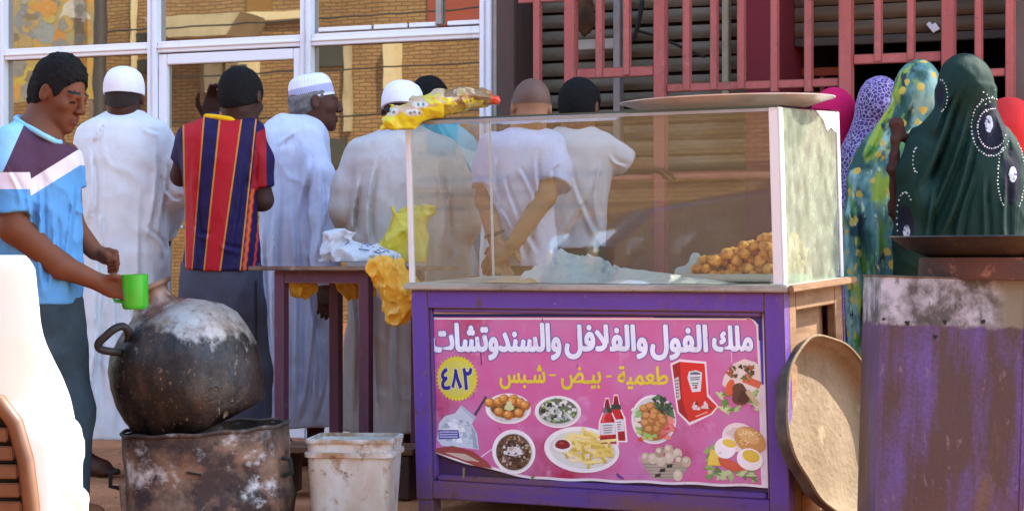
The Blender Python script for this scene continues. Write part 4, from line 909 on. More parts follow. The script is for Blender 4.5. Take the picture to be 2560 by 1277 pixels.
# ------------------------------------------------------------------ side table
TY = 7.6
tp = P(704, 660, TY); TA = rad(-26)
tb = thing('side_table', 'narrow dark plum metal table with dusty worn top left of cart', 'table', (tp.x, tp.y, 0), TA)
m_plum = mat('plum_paint', lin(96, 48, 72, .9), .55, layers=((lin(70, 36, 54), 5, .42, .7, (1, 1, .3)), (lin(130, 96, 96), 20, .66, .8)), bump=(50, .25, .003), edge=(lin(120, 92, 90), .006))
m_ttop = mat('dusty_top', lin(150, 122, 104, .85), .8, layers=((lin(92, 64, 56), 6, .42, .66, (1, 2, 1)), (lin(196, 180, 164), 16, .6, .78)), bump=(60, .4, .003))
TL_, TW_ = .37, .40; TZ = .862
b = MB(); b.box(-.12, TL_ + .16, -.05, TW_ + .05, TZ - .016, TZ); b.build('table_top', m_ttop, tb, .003)
for x in (0, TL_):
    for y in (0, TW_):
        b = MB(); b.box(x - .021, x + .021, y - .021, y + .021, 0, TZ - .0165); b.build('leg', m_plum, tb, .003)
for y in (0, TW_):
    b = MB(); b.box(.0215, TL_ - .0215, y - .018, y + .018, TZ - .064, TZ - .017); b.build('apron', m_plum, tb, .003)
for x in (0, TL_):
    b = MB(); b.box(x - .018, x + .018, .0215, TW_ - .0215, TZ - .064, TZ - .017); b.build('apron', m_plum, tb, .003)

def blob(name, label, cat, m, Yd, pc, box, dep, build, vox=.005, colfn=None, group=None):
    """soft body drawn from photo pixels at depth Yd: build(sdf, rel)"""
    c = P(*pc, Yd); q = lambda px, py, dy=0: (P(px, py, Yd + dy) - c)
    a, d = q(box[0], box[3]), q(box[2], box[1])
    s = Sdf((a.x - .01, -dep, a.z - .01), (d.x + .01, dep, d.z + .01), vox); build(s, q)
    return tag(s.build(name, m, None, c, colfn), label, cat, group)
def crumple(a=.02, f=18, sd=1, sz=1.0):
    def fn(x, y, z):
        w = fbm(x * f * .7, y * f * .7, z * f * .7, sd + 9, 2); r1 = np.abs(2 * vn(x * f + w * 2, y * f, z * f * sz - w, sd) - 1); r2 = np.abs(2 * vn(x * f * 2.3 - w * 2, y * f * 2.3 + w, z * f * 2.3 * sz, sd + 4) - 1)
        return (r1 - .45) * a * 1.3 + (r2 - .45) * a * .75
    return fn
r_ = lambda px, Y: px * Y / F
m_bagw = mat('white_plastic', lin(222, 224, 232, .9), .4, trans=.3, bump=(45, .5, .006))
m_bagy = mat('yellow_plastic', lin(226, 204, 60, .95), .3, trans=.3, layers=((lin(230, 214, 120), 8, .5, .75),), bump=(50, .6, .006))
m_bago = mat('amber_plastic', lin(244, 196, 70), .3, trans=.35, layers=((lin(214, 150, 40), 10, .58, .78), (lin(236, 210, 110), 16, .55, .75)), bump=(60, .6, .006))
def wb(s, q):
    s.loft([(q(0, 655)[2], q(905, 0)[0], 0, r_(85, TY), .09), (q(0, 640)[2], q(900, 0)[0], 0, r_(80, TY), .09), (q(0, 625)[2], q(885, 0)[0], 0, r_(66, TY), .07), (q(0, 608)[2], q(862, 0)[0], 0, r_(42, TY), .05), (q(0, 595)[2], q(846, 0)[0], 0, r_(28, TY), .03)])
    s.chain([q(845, 600), q(828, 640)], [.03, .018], .04); s.chain([q(940, 640), q(996, 652)], [.03, .008], .04)
    s.disp(crumple(.026, 14, 2)); s.cut(q(0, 655), (0, 0, -1))
o = blob('white_bag', 'crumpled white plastic bag with blue print lying on plum table', 'bag', m_bagw, TY + .02, (900, 655), (800, 575, 1010, 660), .14, wb)
# faint blue print on the bag
bvh = BVHTree.FromPolygons([v.co[:] for v in o.data.vertices], [p.vertices[:] for p in o.data.polygons])
b = MB()
for k, pts in enumerate((((866, 612), (872, 606), (884, 604)), ((905, 610), (925, 612), (950, 620), (975, 630)), ((900, 622), (925, 626), (955, 634)), ((905, 618), (912, 608), (920, 616), (928, 610), (936, 618)), ((940, 630), (948, 624), (956, 632), (964, 628)))):
    line = []
    for px, py in pts:
        t_ = P(px, py, TY + .02) - P(900, 655, TY + .02); h = bvh.ray_cast(Vector((t_.x, -.5, t_.z)), Vector((0, 1, 0)))
        if h[0] is not None: line.append(h[0] + Vector((0, -.001, 0)))
    if len(line) > 1: b.tube(line, .0022, 5)
b.build('bag_print', mat('blue_ink', lin(70, 80, 120), .6), o)
def yb_(s, q):
    s.loft([(q(0, 660)[2], q(1000, 0)[0], 0, r_(64, TY), .08), (q(0, 640)[2], q(1002, 0)[0], 0, r_(66, TY), .09), (q(0, 600)[2], q(1012, 0)[0], 0, r_(54, TY), .08), (q(0, 570)[2], q(1020, 0)[0], 0, r_(42, TY), .06), (q(0, 540)[2], q(1032, 0)[0], 0, r_(34, TY), .04), (q(0, 528)[2], q(1034, 0)[0], 0, r_(30, TY), .02)])
    s.disp(crumple(.03, 11, 6, .6)); s.cut(q(0, 657), (0, 0, -1))
blob('yellow_bag', 'upright translucent yellow plastic bag standing on the table end', 'bag', m_bagy, TY + .16, (1000, 657), (925, 505, 1090, 665), .13, yb_)
for (lab, box, pts, rs, dy, sd_) in (
    ('large bunch of amber plastic bags hanging between table and cart', (890, 615, 1090, 830), ((946, 672), (976, 690), (1004, 734), (994, 772)), (.016, .036, .056, .026), -.33, 3),
    ('small amber plastic bag hanging under the table middle', (820, 640, 960, 770), ((862, 696), (885, 708), (908, 724)), (.018, .030, .024), .10, 5),
    ('orange and white plastic scrap hanging by left table leg', (695, 660, 820, 760), ((728, 708), (755, 710), (786, 718)), (.014, .018, .012), .06, 7)):
    def hb_(s, q, pts=pts, rs=rs, sd_=sd_):
        s.chain([q(*p_) for p_ in pts], list(rs), .03); s.disp(crumple(.046, 19, sd_, .5))
    blob('hanging_bag', lab, 'bag', m_bago, TY + dy, pts[1], box, .12, hb_, .0045)

# ------------------------------------------------------------------ half drum stove with the sooty pot
DY = 6.85
dp = P(523, 1065, DY); DR = r_(207, DY); DZ = dp.z
drum = thing('drum_stove', 'rusty cut down oil drum used as stove under the black pot', 'stove', (dp.x, dp.y, 0)); drum.rotation_euler = (0, rad(-3.5), 0)
m_rust = mat('burnt_drum', lin(164, 132, 108, .85), .85, metal=.05, layers=((lin(58, 40, 35), 4.2, .34, .56, (1, 1, 1.5), 9), (lin(140, 100, 78), 9, .5, .68, (1, 1, 1), 9), (lin(198, 192, 190), 6, .54, .64, (1, 1, 1.4), 10), (lin(38, 28, 26), 11, .56, .68, (1, 1, 1), 10), (lin(120, 66, 40), 30, .62, .72)), bump=(40, .8, .007), zstain=(lin(40, 30, 27), .22, .33, 7))
m_soot_black = mat('soot', (.012, .011, .010), .9)
def dw(a, i): return .004 * math.sin(a * 3 + .6) + .003 * math.sin(a * 7)
b = MB(); zs = [(0, .006), (.05, .010), (.065, .014), (.085, .006), (.12, .001), (.16, -.003), (.2, -.001), (.24, .003), (DZ - .012, .0)]
pr = [(DR + q, z) for z, q in zs]; pr += [(DR - .006, DZ - .012)] + [(DR - .006 + q, z) for z, q in reversed(zs[:-1])]
pr[0] = (DR, 0.0); b.lathe(pr + [(0, 0.0)], 72, wob=lambda a, i: dw(a, i) if i < len(pr) else 0); b.build('drum_wall', m_rust, drum, smooth=40)
b = MB(); k = 72; b.tube([((DR + dw(2 * math.pi * i / k, 0)) * math.cos(2 * math.pi * i / k), (DR + dw(2 * math.pi * i / k, 0)) * math.sin(2 * math.pi * i / k), DZ - .006 + .003 * math.sin(i)) for i in range(k + 1)], .007, 8); b.build('rim', m_rust, drum, smooth=60)
b = MB(); b.lathe([(0, .05), (.2, .07), (DR - .02, .05)], 40); b.build('ash_bed', m_soot_black, drum)
for a, z, ln_ in ((-2.85, .16, .05), (-.35, .17, .04)):
    c_, s_ = math.cos(a), math.sin(a); b = MB(); r0 = DR + .008
    b.tube([(r0 * c_, r0 * s_, z + .03), ((r0 + .03) * c_, (r0 + .03) * s_, z + .025), ((r0 + .034) * c_, (r0 + .034) * s_, z - .02), (r0 * c_, r0 * s_, z - .03)], .008, 8); b.build('lug', m_soot_black, drum, smooth=60)
b = MB(); a = -2.62; c_, s_ = math.cos(a), math.sin(a); b.tube([((DR + .012) * c_, (DR + .012) * s_, .0), ((DR + .016) * c_, (DR + .016) * s_, .15)], .012, 10); b.build('side_pipe', m_rust, drum, smooth=60)
b = MB(); b.bar((-.02, -DR - .006, .19), (.03, -DR - .006, .178), .012, .006); b.build('bracket', m_soot_black, drum, .002)
# pot
pz = P(526, 1059, 6.85); sP = F / 6.85
ax = Vector((-.42, -.05, .90)).normalized(); M_p = Matrix.Translation((0, 0, 0)) @ ax.to_track_quat('Z', 'Y').to_matrix().to_4x4()
pot = thing('cooking_pot', 'large round soot black cooking pot tilted on the drum stove', 'pot', pz)
prof = [(0, 0), (146, 0), (156, 7), (167, 26), (180, 60), (187, 100), (188, 140), (184, 185), (172, 225), (150, 258), (118, 287), (84, 308), (66, 318), (57, 326), (50, 338), (50, 354), (54, 364)]
dents = lambda a, i: (.005 * math.sin(a * 2 + i * .5) + .0045 * math.sin(a * 5 - i * .9) + .003 * math.sin(a * 11 + i * 1.7)) if 1 < i < 10 else 0
m_pot = bpy.data.materials.new('sooty_aluminium'); m_pot.use_nodes = True
t = m_pot.node_tree; n = t.nodes; l = t.links; bs = n['Principled BSDF']
tcn = n.new('ShaderNodeTexCoord'); sx_ = n.new('ShaderNodeAttribute'); sx_.attribute_name = 'Col'
def nzn(scale, det=6, st=(1, 1, 1)):
    mp = n.new('ShaderNodeMapping'); mp.inputs['Scale'].default_value = st; l.new(tcn.outputs['Object'], mp.inputs[0])
    q = n.new('ShaderNodeTexNoise'); q.inputs['Scale'].default_value = scale; q.inputs['Detail'].default_value = det; q.inputs['Roughness'].default_value = .65; l.new(mp.outputs[0], q.inputs[0]); return q.outputs[0]
def rng_(src, a, b_, c=0, d=1):
    q = n.new('ShaderNodeMapRange'); q.inputs[1].default_value = a; q.inputs[2].default_value = b_; q.inputs[3].default_value = c; q.inputs[4].default_value = d; l.new(src, q.inputs[0]); return q.outputs[0]
def math_(op, a, b_):
    q = n.new('ShaderNodeMath'); q.operation = op
    for i, v in enumerate((a, b_)):
        if isinstance(v, float): q.inputs[i].default_value = v
        else: l.new(v, q.inputs[i])
    return q.outputs[0]
def mixc(f, a, b_):
    q = n.new('ShaderNodeMix'); q.data_type = 'RGBA'; l.new(f, q.inputs[0])
    for i, v in ((6, a), (7, b_)):
        if isinstance(v, tuple): q.inputs[i].default_value = (*v, 1)
        else: l.new(v, q.inputs[i])
    return q.outputs[2]
f1 = rng_(math_('ADD', sx_.outputs['Fac'], math_('MULTIPLY', math_('SUBTRACT', nzn(13, 9), .5), 1.0)), .44, .60)
soot_c = mixc(rng_(nzn(9, 9, (1, 1, .4)), .44, .66), lin(16, 13, 12), lin(66, 52, 45)); soot_c = mixc(rng_(nzn(22, 9, (1.2, 1.2, .5)), .64, .72), soot_c, lin(150, 138, 122)); soot_c = mixc(rng_(nzn(60, 6), .62, .70), soot_c, lin(126, 100, 80))
alu_c = mixc(rng_(nzn(10, 8), .45, .65), lin(172, 163, 154, .9), lin(124, 102, 86)); alu_c = mixc(rng_(nzn(40, 6), .62, .7), alu_c, lin(70, 56, 48))
l.new(mixc(f1, soot_c, alu_c), bs.inputs['Base Color']); l.new(rng_(nzn(16, 6), .35, .65, .26, .6), bs.inputs['Roughness']); l.new(rng_(f1, 0, 1, .25, .55), bs.inputs['Metallic'])
bpn = n.new('ShaderNodeBump'); bpn.inputs['Strength'].default_value = .7; bpn.inputs['Distance'].default_value = .008; l.new(nzn(26, 9), bpn.inputs['Height']); l.new(bpn.outputs[0], bs.inputs['Normal'])
b = MB(); b.lathe([(r / sP, z / sP) for r, z in prof[:12]], 72, M=M_p, wob=dents)
# soot lies up to a line that rises towards the handle side
def sc_(p):
    d = Vector(p); return max(0, min(1, .5 + (d.z + .10 * d.x - .305) * 3.0))
b.c = [(sc_(p),) * 3 for p in b.v]; body = b.build('pot_body', m_pot, pot, attr=True, smooth=50)
b = MB(); b.lathe([(r / sP, z / sP) for r, z in [(86, 305)] + prof[12:]] + [(66 / sP, 368 / sP), (69 / sP, 376 / sP), (62 / sP, 379 / sP), (46 / sP, 366 / sP), (44 / sP, 322 / sP), (0, 320 / sP)], 48, M=M_p)
b.build('neck', mat('brown_metal', lin(150, 120, 104, .85), .5, metal=.4, layers=((lin(96, 66, 52), 14, .4, .6), (lin(196, 186, 180), 18, .58, .72))), pot, smooth=50)
b = MB(); H = [P(x, y, 6.85 + d) - pz for x, y, d in ((318, 860, -.14), (322, 832, -.17), (308, 816, -.19), (286, 822, -.21), (262, 842, -.215), (246, 858, -.21), (250, 872, -.20), (276, 878, -.19), (302, 882, -.16), (312, 895, -.13))]
H2 = []
for i in range(len(H) - 1):
    p0, p1, p2, p3 = H[max(i - 1, 0)], H[i], H[i + 1], H[min(i + 2, len(H) - 1)]
    for t_ in (0, .25, .5, .75): H2.append(.5 * ((2 * p1) + (p2 - p0) * t_ + (2 * p0 - 5 * p1 + 4 * p2 - p3) * t_ ** 2 + (3 * p1 - p0 - 3 * p2 + p3) * t_ ** 3))
H2.append(H[-1]); b.tube(H2, .0135, 12); b.build('handle', mat('handle_metal', lin(44, 38, 36), .6, metal=.2, vary=.3), pot, smooth=60)
b = MB(); b.bar(P(300, 900, 6.71) - pz, P(325, 850, 6.72) - pz, .03, .02); b.build('handle_strap', bpy.data.materials['handle_metal'], pot, .006)
# ------------------------------------------------------------------ green mug held over the pot
MY = 6.62
mc = P(338, 772, MY); mr_ = r_(33.5, MY); mh = r_(86, MY)
mug = thing('green_mug', 'bright green plastic mug held over the pot mouth', 'mug', mc); mug.rotation_euler = (rad(2), rad(-1), 0)
m_grn = mat('green_plastic', lin(46, 172, 34, .9), .3, layers=((lin(140, 96, 26), 26, .62, .70, (1, 1, .25)), (lin(70, 150, 40), 8, .5, .7)))
b = MB(); b.lathe([(0, 0), (mr_ * .84, 0), (mr_ * .95, .006), (mr_ * .98, .014), (mr_, mh * .5), (mr_ * 1.0, mh), (mr_ * .95, mh), (mr_ * .94, .02), (mr_ * .86, .008), (0, .006)], 48); b.build('cup', m_grn, mug, smooth=40)
b = MB(); b.tube([(-mr_ * .97, 0, mh * .84), (-mr_ - .02, 0, mh * .84), (-mr_ - .03, 0, mh * .7), (-mr_ - .03, 0, mh * .4), (-mr_ - .02, 0, mh * .24), (-mr_ * .97, 0, mh * .22)], .006, 8); b.build('handle', m_grn, mug, smooth=60)

# ------------------------------------------------------------------ square white bucket
BY = 6.85
bc = P(888, 1090, BY); bz = bc.z
buck = thing('square_bucket', 'dirty white square plastic bucket standing between drum and cart', 'bucket', (bc.x, bc.y, 0), rad(-6))
m_bk = mat('dirty_white_plastic', lin(206, 206, 202, .85), .6, layers=((lin(168, 150, 132), 6, .42, .66, (1, 1, .6), 9), (lin(134, 98, 66), 13, .57, .70, (1, 1, .7), 9), (lin(104, 74, 54), 34, .62, .72)), bump=(50, .15, .003))
m_bkr = mat('rim_dirt', lin(200, 196, 188, .85), .65, layers=((lin(150, 116, 84), 8, .44, .62, (1, 1, 1), 9), (lin(104, 70, 46), 22, .56, .68)))
def rsq(h, z, rr=.035, n_=6):
    o_ = []
    for qx, qy, a0 in ((1, 1, 0), (-1, 1, 90), (-1, -1, 180), (1, -1, 270)):
        for i in range(n_ + 1): a = rad(a0 + 90 * i / n_); o_.append((qx * (h - rr) + rr * math.cos(a), qy * (h - rr) + rr * math.sin(a), z))
    return o_
hw = r_(110, BY)
def rings(rs):
    bb = MB(); m_ = len(rs[0]); vs = [p for r in rs for p in r]
    bb.add(vs, [(i * m_ + j, i * m_ + (j + 1) % m_, (i + 1) * m_ + (j + 1) % m_, (i + 1) * m_ + j) for i in range(len(rs) - 1) for j in range(m_)]); return bb
h0 = hw * .86
bb = rings([rsq(h0 * .98, 0), rsq(h0, .01), rsq(hw * .945, bz - .058), rsq(hw * .95, bz - .004), rsq(hw * .925, bz - .004), rsq(hw * .92, bz - .06), rsq(h0 * .96, .012), rsq(.02, .012, .01), ]); bb.add(rsq(h0 * .98, 0), [tuple(range(28))]); bb.add(rsq(.02, .012, .01), [tuple(range(28))])
bb.build('bucket_body', m_bk, buck, smooth=50)
rings([rsq(hw * .951, bz - .062), rsq(hw, bz - .06), rsq(hw * 1.004, bz - .05), rsq(hw, bz - .044), rsq(hw * .952, bz - .043)]).build('collar', m_bkr, buck, smooth=50)
rings([rsq(hw * .951, bz - .014), rsq(hw * .985, bz - .013), rsq(hw * .99, bz - .004), rsq(hw * .98, bz), rsq(hw * .915, bz + .001), rsq(hw * .92, bz - .012)]).build('rim', m_bkr, buck, smooth=50)
for y in (-.06, .0, .06):
    b = MB(); b.box(hw * .955, hw * .985, y - .003, y + .003, bz - .043, bz - .014); b.build('rib', m_bk, buck)
# plank bench behind the bucket and step
m_oldw = mat('old_plank', lin(140, 96, 64, .85), .85, layers=((lin(92, 58, 38), 5, .4, .68, (.3, 2, 2)), (lin(60, 40, 30), 18, .58, .74, (.3, 2, 2))), bump=(50, .4, .004))
pb = P(880, 1120, 7.55)
bench = thing('plank_bench', 'low brown plank bench behind the white bucket', 'bench', (pb.x, pb.y, 0), rad(-12))
for y in (-.09, .0, .09):
    b = MB(); b.box(-.3, .27, y - .04, y + .04, pb.z - .01, pb.z + .012); b.build('plank', m_oldw, bench, .004)
for x in (-.26, .23):
    b = MB(); b.box(x - .025, x + .025, -.12, .12, 0, pb.z - .0105); b.build('bench_leg', mat('dark_wood', lin(74, 48, 34), .85, vary=.2), bench, .004)

# ------------------------------------------------------------------ stove cabinet with wok, leaning pan
SY = 5.98; sS = F / SY
sp = P(2184, 692, SY); SWd = r_(372, SY); SZ = sp.z
stove = thing('stove_cabinet', 'rusty purple sheet metal stove cabinet with bare white patch on top edge', 'stove', (sp.x, sp.y, 0)); stove.rotation_euler = (0, rad(1.6), 0)
m_stv = bpy.data.materials.new('worn_purple_sheet'); m_stv.use_nodes = True
t = m_stv.node_tree; n = t.nodes; l = t.links; bs = n['Principled BSDF']; bs.inputs['Roughness'].default_value = .6; bs.inputs['Metallic'].default_value = .1
tcn = n.new('ShaderNodeTexCoord'); sp3 = n.new('ShaderNodeSeparateXYZ'); l.new(tcn.outputs['Object'], sp3.inputs[0]); zo = sp3.outputs[2]; xo = sp3.outputs[0]
base = mixc(rng_(nzn(3.4, 8, (2.6, 1, .4)), .42, .56), lin(92, 66, 136, .85), lin(74, 50, 48, .85))
base = mixc(rng_(nzn(7, 8, (1.5, 1, .5)), .56, .74), base, lin(80, 50, 44, .9)); base = mixc(rng_(nzn(26, 6, (1.5, 1, .6)), .6, .76), base, lin(138, 108, 116)); base = mixc(rng_(nzn(5, 6, (1, 1, .3)), .62, .78), base, lin(104, 78, 56))
base = mixc(rng_(nzn(90, 7), .42, .66, 0, .55), base, lin(52, 38, 40)); f_low = math_('MULTIPLY', rng_(zo, .22, .02), rng_(nzn(2.5, 5), .3, .6, .3, 1)); base = mixc(f_low, base, lin(86, 52, 46))
zed = math_('ADD', zo, math_('MULTIPLY', math_('SUBTRACT', nzn(11, 6), .5), .05)); f_top = rng_(zed, SZ - .148, SZ - .138)
bare = mixc(rng_(nzn(8, 9, (1, 1, 1)), .42, .58), lin(170, 170, 182, .85), lin(66, 62, 62)); bare = mixc(rng_(nzn(16, 10, (1, 1, .6)), .52, .64), bare, lin(58, 50, 46)); bare = mixc(rng_(xo, .33, .38), bare, lin(106, 98, 82))
base = mixc(f_top, base, bare); l.new(base, bs.inputs['Base Color'])
bpn = n.new('ShaderNodeBump'); bpn.inputs['Strength'].default_value = .4; bpn.inputs['Distance'].default_value = .004; l.new(nzn(40, 7), bpn.inputs['Height']); l.new(bpn.outputs[0], bs.inputs['Normal'])
b = MB(); SDp = .30
b.grid(lambda u, v: (SWd * u, .0015 * math.sin(u * 9) * math.sin(v * 7), SZ * v), 24, 24, (0, .004, 0)); b.build('front_sheet', m_stv, stove, smooth=40)
for x in (0.0, SWd - .004):
    b = MB(); b.box(x, x + .004, .0045, SDp, 0, SZ); b.build('side_sheet', m_stv, stove)
b = MB(); b.box(.0045, SWd - .0045, SDp - .004, SDp, 0, SZ); b.build('back_sheet', m_stv, stove)
b = MB(); b.box(-.004, SWd + .006, -.004, SDp + .004, SZ + .0005, SZ + .006); b.build('top_sheet', mat('sooty_plate', lin(92, 78, 70), .8, layers=((lin(50, 40, 36), 8, .4, .65),)), stove, .001)
b = MB(); b.box(SWd - .014, SWd - .006, -.003, -.0005, .0, SZ - .01); b.build('seam', m_stv, stove)
for px, py, rr in ((2236, 805, 7), (2330, 800, 6), (2425, 797, 6), (2306, 837, 6), (2176, 797, 4)):
    q = P(px, py, SY) - P(2168, 692, SY); q.z += SZ; bb = MB(); k = 9
    bb.add([(q.x + rr / sS * (1 + .35 * math.sin(i * 2.3 + px)) * math.cos(2 * math.pi * i / k), -.0022, q.z + rr / sS * (1 + .3 * math.sin(i * 1.7 + py)) * math.sin(2 * math.pi * i / k)) for i in range(k)], [tuple(range(k))])
    bb.build('hole_patch', m_soot_black, stove)  # flat dark patch drawn for the shade inside a hole
wc = P(2482, 660, SY + .17)
ring = thing('burner_ring', 'rusty brown burner ring under the black wok on stove cabinet', 'burner', (wc.x, wc.y, SZ + .0))
b = MB(); rr = .222; b.lathe([(rr, -.008), (rr + .004, .01), (rr, .058), (rr - .012, .058), (rr - .014, -.008)], 56); b.build('ring', mat('rust_ring', lin(84, 54, 44, .85), .85, layers=((lin(66, 38, 32), 9, .42, .64), (lin(150, 104, 80), 16, .6, .74)), bump=(60, .5, .003)), ring, smooth=40)
WR = .306
wok = thing('wok', 'wide black oily wok sitting on the purple stove cabinet', 'wok', (wc.x, wc.y, SZ + .032)); wok.rotation_euler = (rad(.6), rad(-.5), 0)
pw = [(0, .0)] + [(WR * math.sin(a * .1 * 1.12) / math.sin(1.12), WR * (1 - math.cos(a * .1 * 1.12)) / math.sin(1.12) * .46) for a in range(1, 11)]
top_z = pw[-1][1]
pw += [(WR + .006, top_z + .003), (WR + .004, top_z + .007)] + [(r * .985, z + .005) for r, z in reversed(pw[1:])] + [(0, .005)]
b = MB(); b.lathe(pw, 80); b.build('bowl', mat('black_iron', lin(40, 36, 34), .45, metal=.3, layers=((lin(74, 62, 54), 14, .55, .75), (lin(104, 92, 80), 40, .66, .78)), bump=(40, .3, .004)), wok, smooth=50)
# round pan leaning against the end of the cart
LY = 6.5; pc_ = P(2094, 1062, LY); PR = r_(224, LY)
axp = Vector((.74, -.64, .20)).normalized(); q_ = axp.to_track_quat('Z', 'X'); 
pan = thing('leaning_pan', 'big dented round tan pan leaning on bare wooden end of cart', 'pan', pc_); pan.rotation_euler = q_.to_euler()
m_pan = mat('floury_tin', lin(158, 134, 102, .62), .85, layers=((lin(130, 106, 76, .72), 7, .42, .64, (1, 1, 1), 10), (lin(84, 64, 46), 40, .62, .72, (1, 1, 1), 8), (lin(190, 168, 134, .75), 6, .58, .72, (1, 1, 1), 9)), bump=(45, .8, .006))
m_pan_o = mat('pan_back', lin(86, 72, 62), .75, layers=((lin(44, 38, 36), 9, .4, .64), (lin(140, 124, 104), 30, .64, .76)), bump=(45, .5, .004))
def pwob(a, i): 
    return (-.022 * math.exp(-((a - pdent + math.pi) % (2 * math.pi) - math.pi) ** 2 / .05) + .004 * math.sin(a * 4) + .003 * math.sin(a * 9)) * (1 if 2 <= i <= 9 else .0)
pdent = 2.2
inn = [(0, -.064), (PR * .5, -.068), (PR * .80, -.066), (PR * .89, -.058), (PR * .95, -.04), (PR * .98, -.004), (PR, .0)]
b = MB(); b.lathe(inn, 90, wob=lambda a, i: pwob(a, i), caps=False); b.build('inner_bowl', m_pan, pan, smooth=60)
out_ = [(0, -.074), (PR * .8, -.074), (PR * .91, -.064), (PR * .985, -.04), (PR * 1.012, -.004), (PR * 1.018, .002), (PR * 1.0, .003)]
b = MB(); b.lathe(out_, 90, wob=lambda a, i: pwob(a, i + 1), caps=False); b.build('outer_shell', m_pan_o, pan, smooth=60)
b = MB(); k = 90; b.tube([((PR * 1.006 + pwob(2 * math.pi * i / k, 6)) * math.cos(2 * math.pi * i / k), (PR * 1.006 + pwob(2 * math.pi * i / k, 6)) * math.sin(2 * math.pi * i / k), .003) for i in range(k + 1)], .005, 8); b.build('rim', m_pan, pan, smooth=60)
st = P(2052, 1292, 6.35); st.z = 0
sd = Sdf((-.13, -.09, -.02), (.13, .09, .09), .006); sd.ball((0, 0, .0), (.085, .06, .058)); sd.disp(lambda x, y, z: (fbm(x * 14, y * 14, z * 14, 2) - .5) * .02)
o = sd.build('stone', mat('dark_stone', lin(72, 56, 48), .9, layers=((lin(110, 92, 78), 16, .5, .7),), bump=(50, .5, .005)), None, st); tag(o, 'dark rounded stone on the ground before the leaning pan', 'stone')

# ------------------------------------------------------------------ chairs at the left edge of the picture
CHY = 4.5; k_ = F / CHY
ch0 = P(20, 660, CHY)
m_chw = mat('white_chair_plastic', lin(240, 242, 236, .88), .35, trans=.4, spec=.5)
def q4(px, py, dy=0): v = P(px, py, CHY + dy); return (v.x - ch0.x, dy, v.z)
chair = thing('white_chair', 'sunlit white moulded plastic armchair cut by left edge', 'chair', (ch0.x, CHY, 0))
s = Sdf((-.36, -.13, .0), (.24, .5, .93), .007)
rows = []
for py, ed_, lf, d, cy in ((638, 58, -.10, .022, .0), (648, 78, -.13, .026, 0), (672, 89, -.15, .028, 0), (740, 96, -.2, .032, .01), (800, 101, -.21, .036, .015), (850, 111, -.22, .05, .03), (900, 131, -.24, .085, .07), (950, 151, -.25, .14, .13), (1010, 168, -.26, .19, .19), (1080, 179, -.26, .22, .22), (1160, 184, -.26, .225, .225), (1230, 186, -.26, .22, .22), (1330, 187, -.25, .21, .22)):
    xr = (ed_ - 1280) * (CHY + cy) / F - ch0.x; rows.append((q4(0, py)[2], (xr + lf) / 2, cy, (xr - lf) / 2, d))
s.loft(rows, .0, 2.3)
s.loft([(z - .0, x, y + .028 + .0, rx - .02, max(.006, ry - .016)) for z, x, y, rx, ry in rows] , 0, 2.3, 'sub')
s.put((-.3, .05, .4), (.25, .5, .44), lambda X, Y, Z: np.maximum(np.maximum(np.abs(X + .07) - .15, np.abs(Y - .23) - .18), np.abs(Z - .42) - .012), .02)
for x, y in ((-.2, .06), (.07, .06), (-.2, .38), (.05, .38)): s.chain([(x, y, .46), (x + (.012 if x > 0 else -.012), y + (.02 if y > .2 else -.03), .0)], [.034, .026], .03)
s.chain([q4(176, 1216, .10), q4(200, 1244, .10), q4(206, 1300, .10), q4(204, 1500, .10)], [.022, .017, .014, .014], .02)
s.D[:, :, s.ax[2] < .004] = .1
s.build('chair_shell', m_chw, chair)
BCY = 3.7; kb = F / BCY; bo = P(-150, 660, BCY)
def q5(px, py): v = P(px, py, BCY); return (v.x - bo.x, 0, v.z)
bch = thing('brown_chair', 'brown plastic chair with slotted back at bottom left corner', 'chair', (bo.x, BCY, 0))
m_chb = mat('brown_plastic', lin(122, 78, 46, .9), .45, layers=((lin(92, 56, 34), 5, .45, .7),), bump=(40, .1, .002))
arc = [(-385, 1400), (-370, 1160), (-340, 1060), (-290, 1006), (-200, 985), (-100, 985), (0, 1006), (38, 1058), (64, 1150), (78, 1260), (84, 1400)]
b = MB(); b.tube([q5(*a) for a in arc], .016, 10); b.build('back_frame', m_chb, bch, smooth=60)
for i, py in enumerate(range(1040, 1330, 46)):
    half = (146, 178, 194, 204, 210, 214, 216)[i]; b = MB(); a_, c_ = q5(-150 - half * .96, py), q5(-150 + half * .96, py); b.bar(a_, c_, .01, .026); b.build('back_slat', m_chb, bch, .003)
b = MB(); b.add([q5(*a) for a in arc], [tuple(range(len(arc)))]); b.add([(x, .02, z) for x, y, z in [q5(*a) for a in arc]], [tuple(reversed(range(len(arc))))]); o = b.build('slot_shade_sheet', mat('slot_shade', lin(44, 28, 20), .8), bch, loc=(0, .022, 0))  # dark sheet added behind the slats to stand for shade in the slots
b = MB(); b.box(-.24, .03, .03, .42, .42, .445); b.build('seat', m_chb, bch, .012)
for x in (-.2, .0):
    for y in (.06, .38):
        b = MB(); b.tube([(x, y, .42), (x * 1.1, y, 0)], [.022, .018], 10); b.build('leg', m_chb, bch, smooth=60)
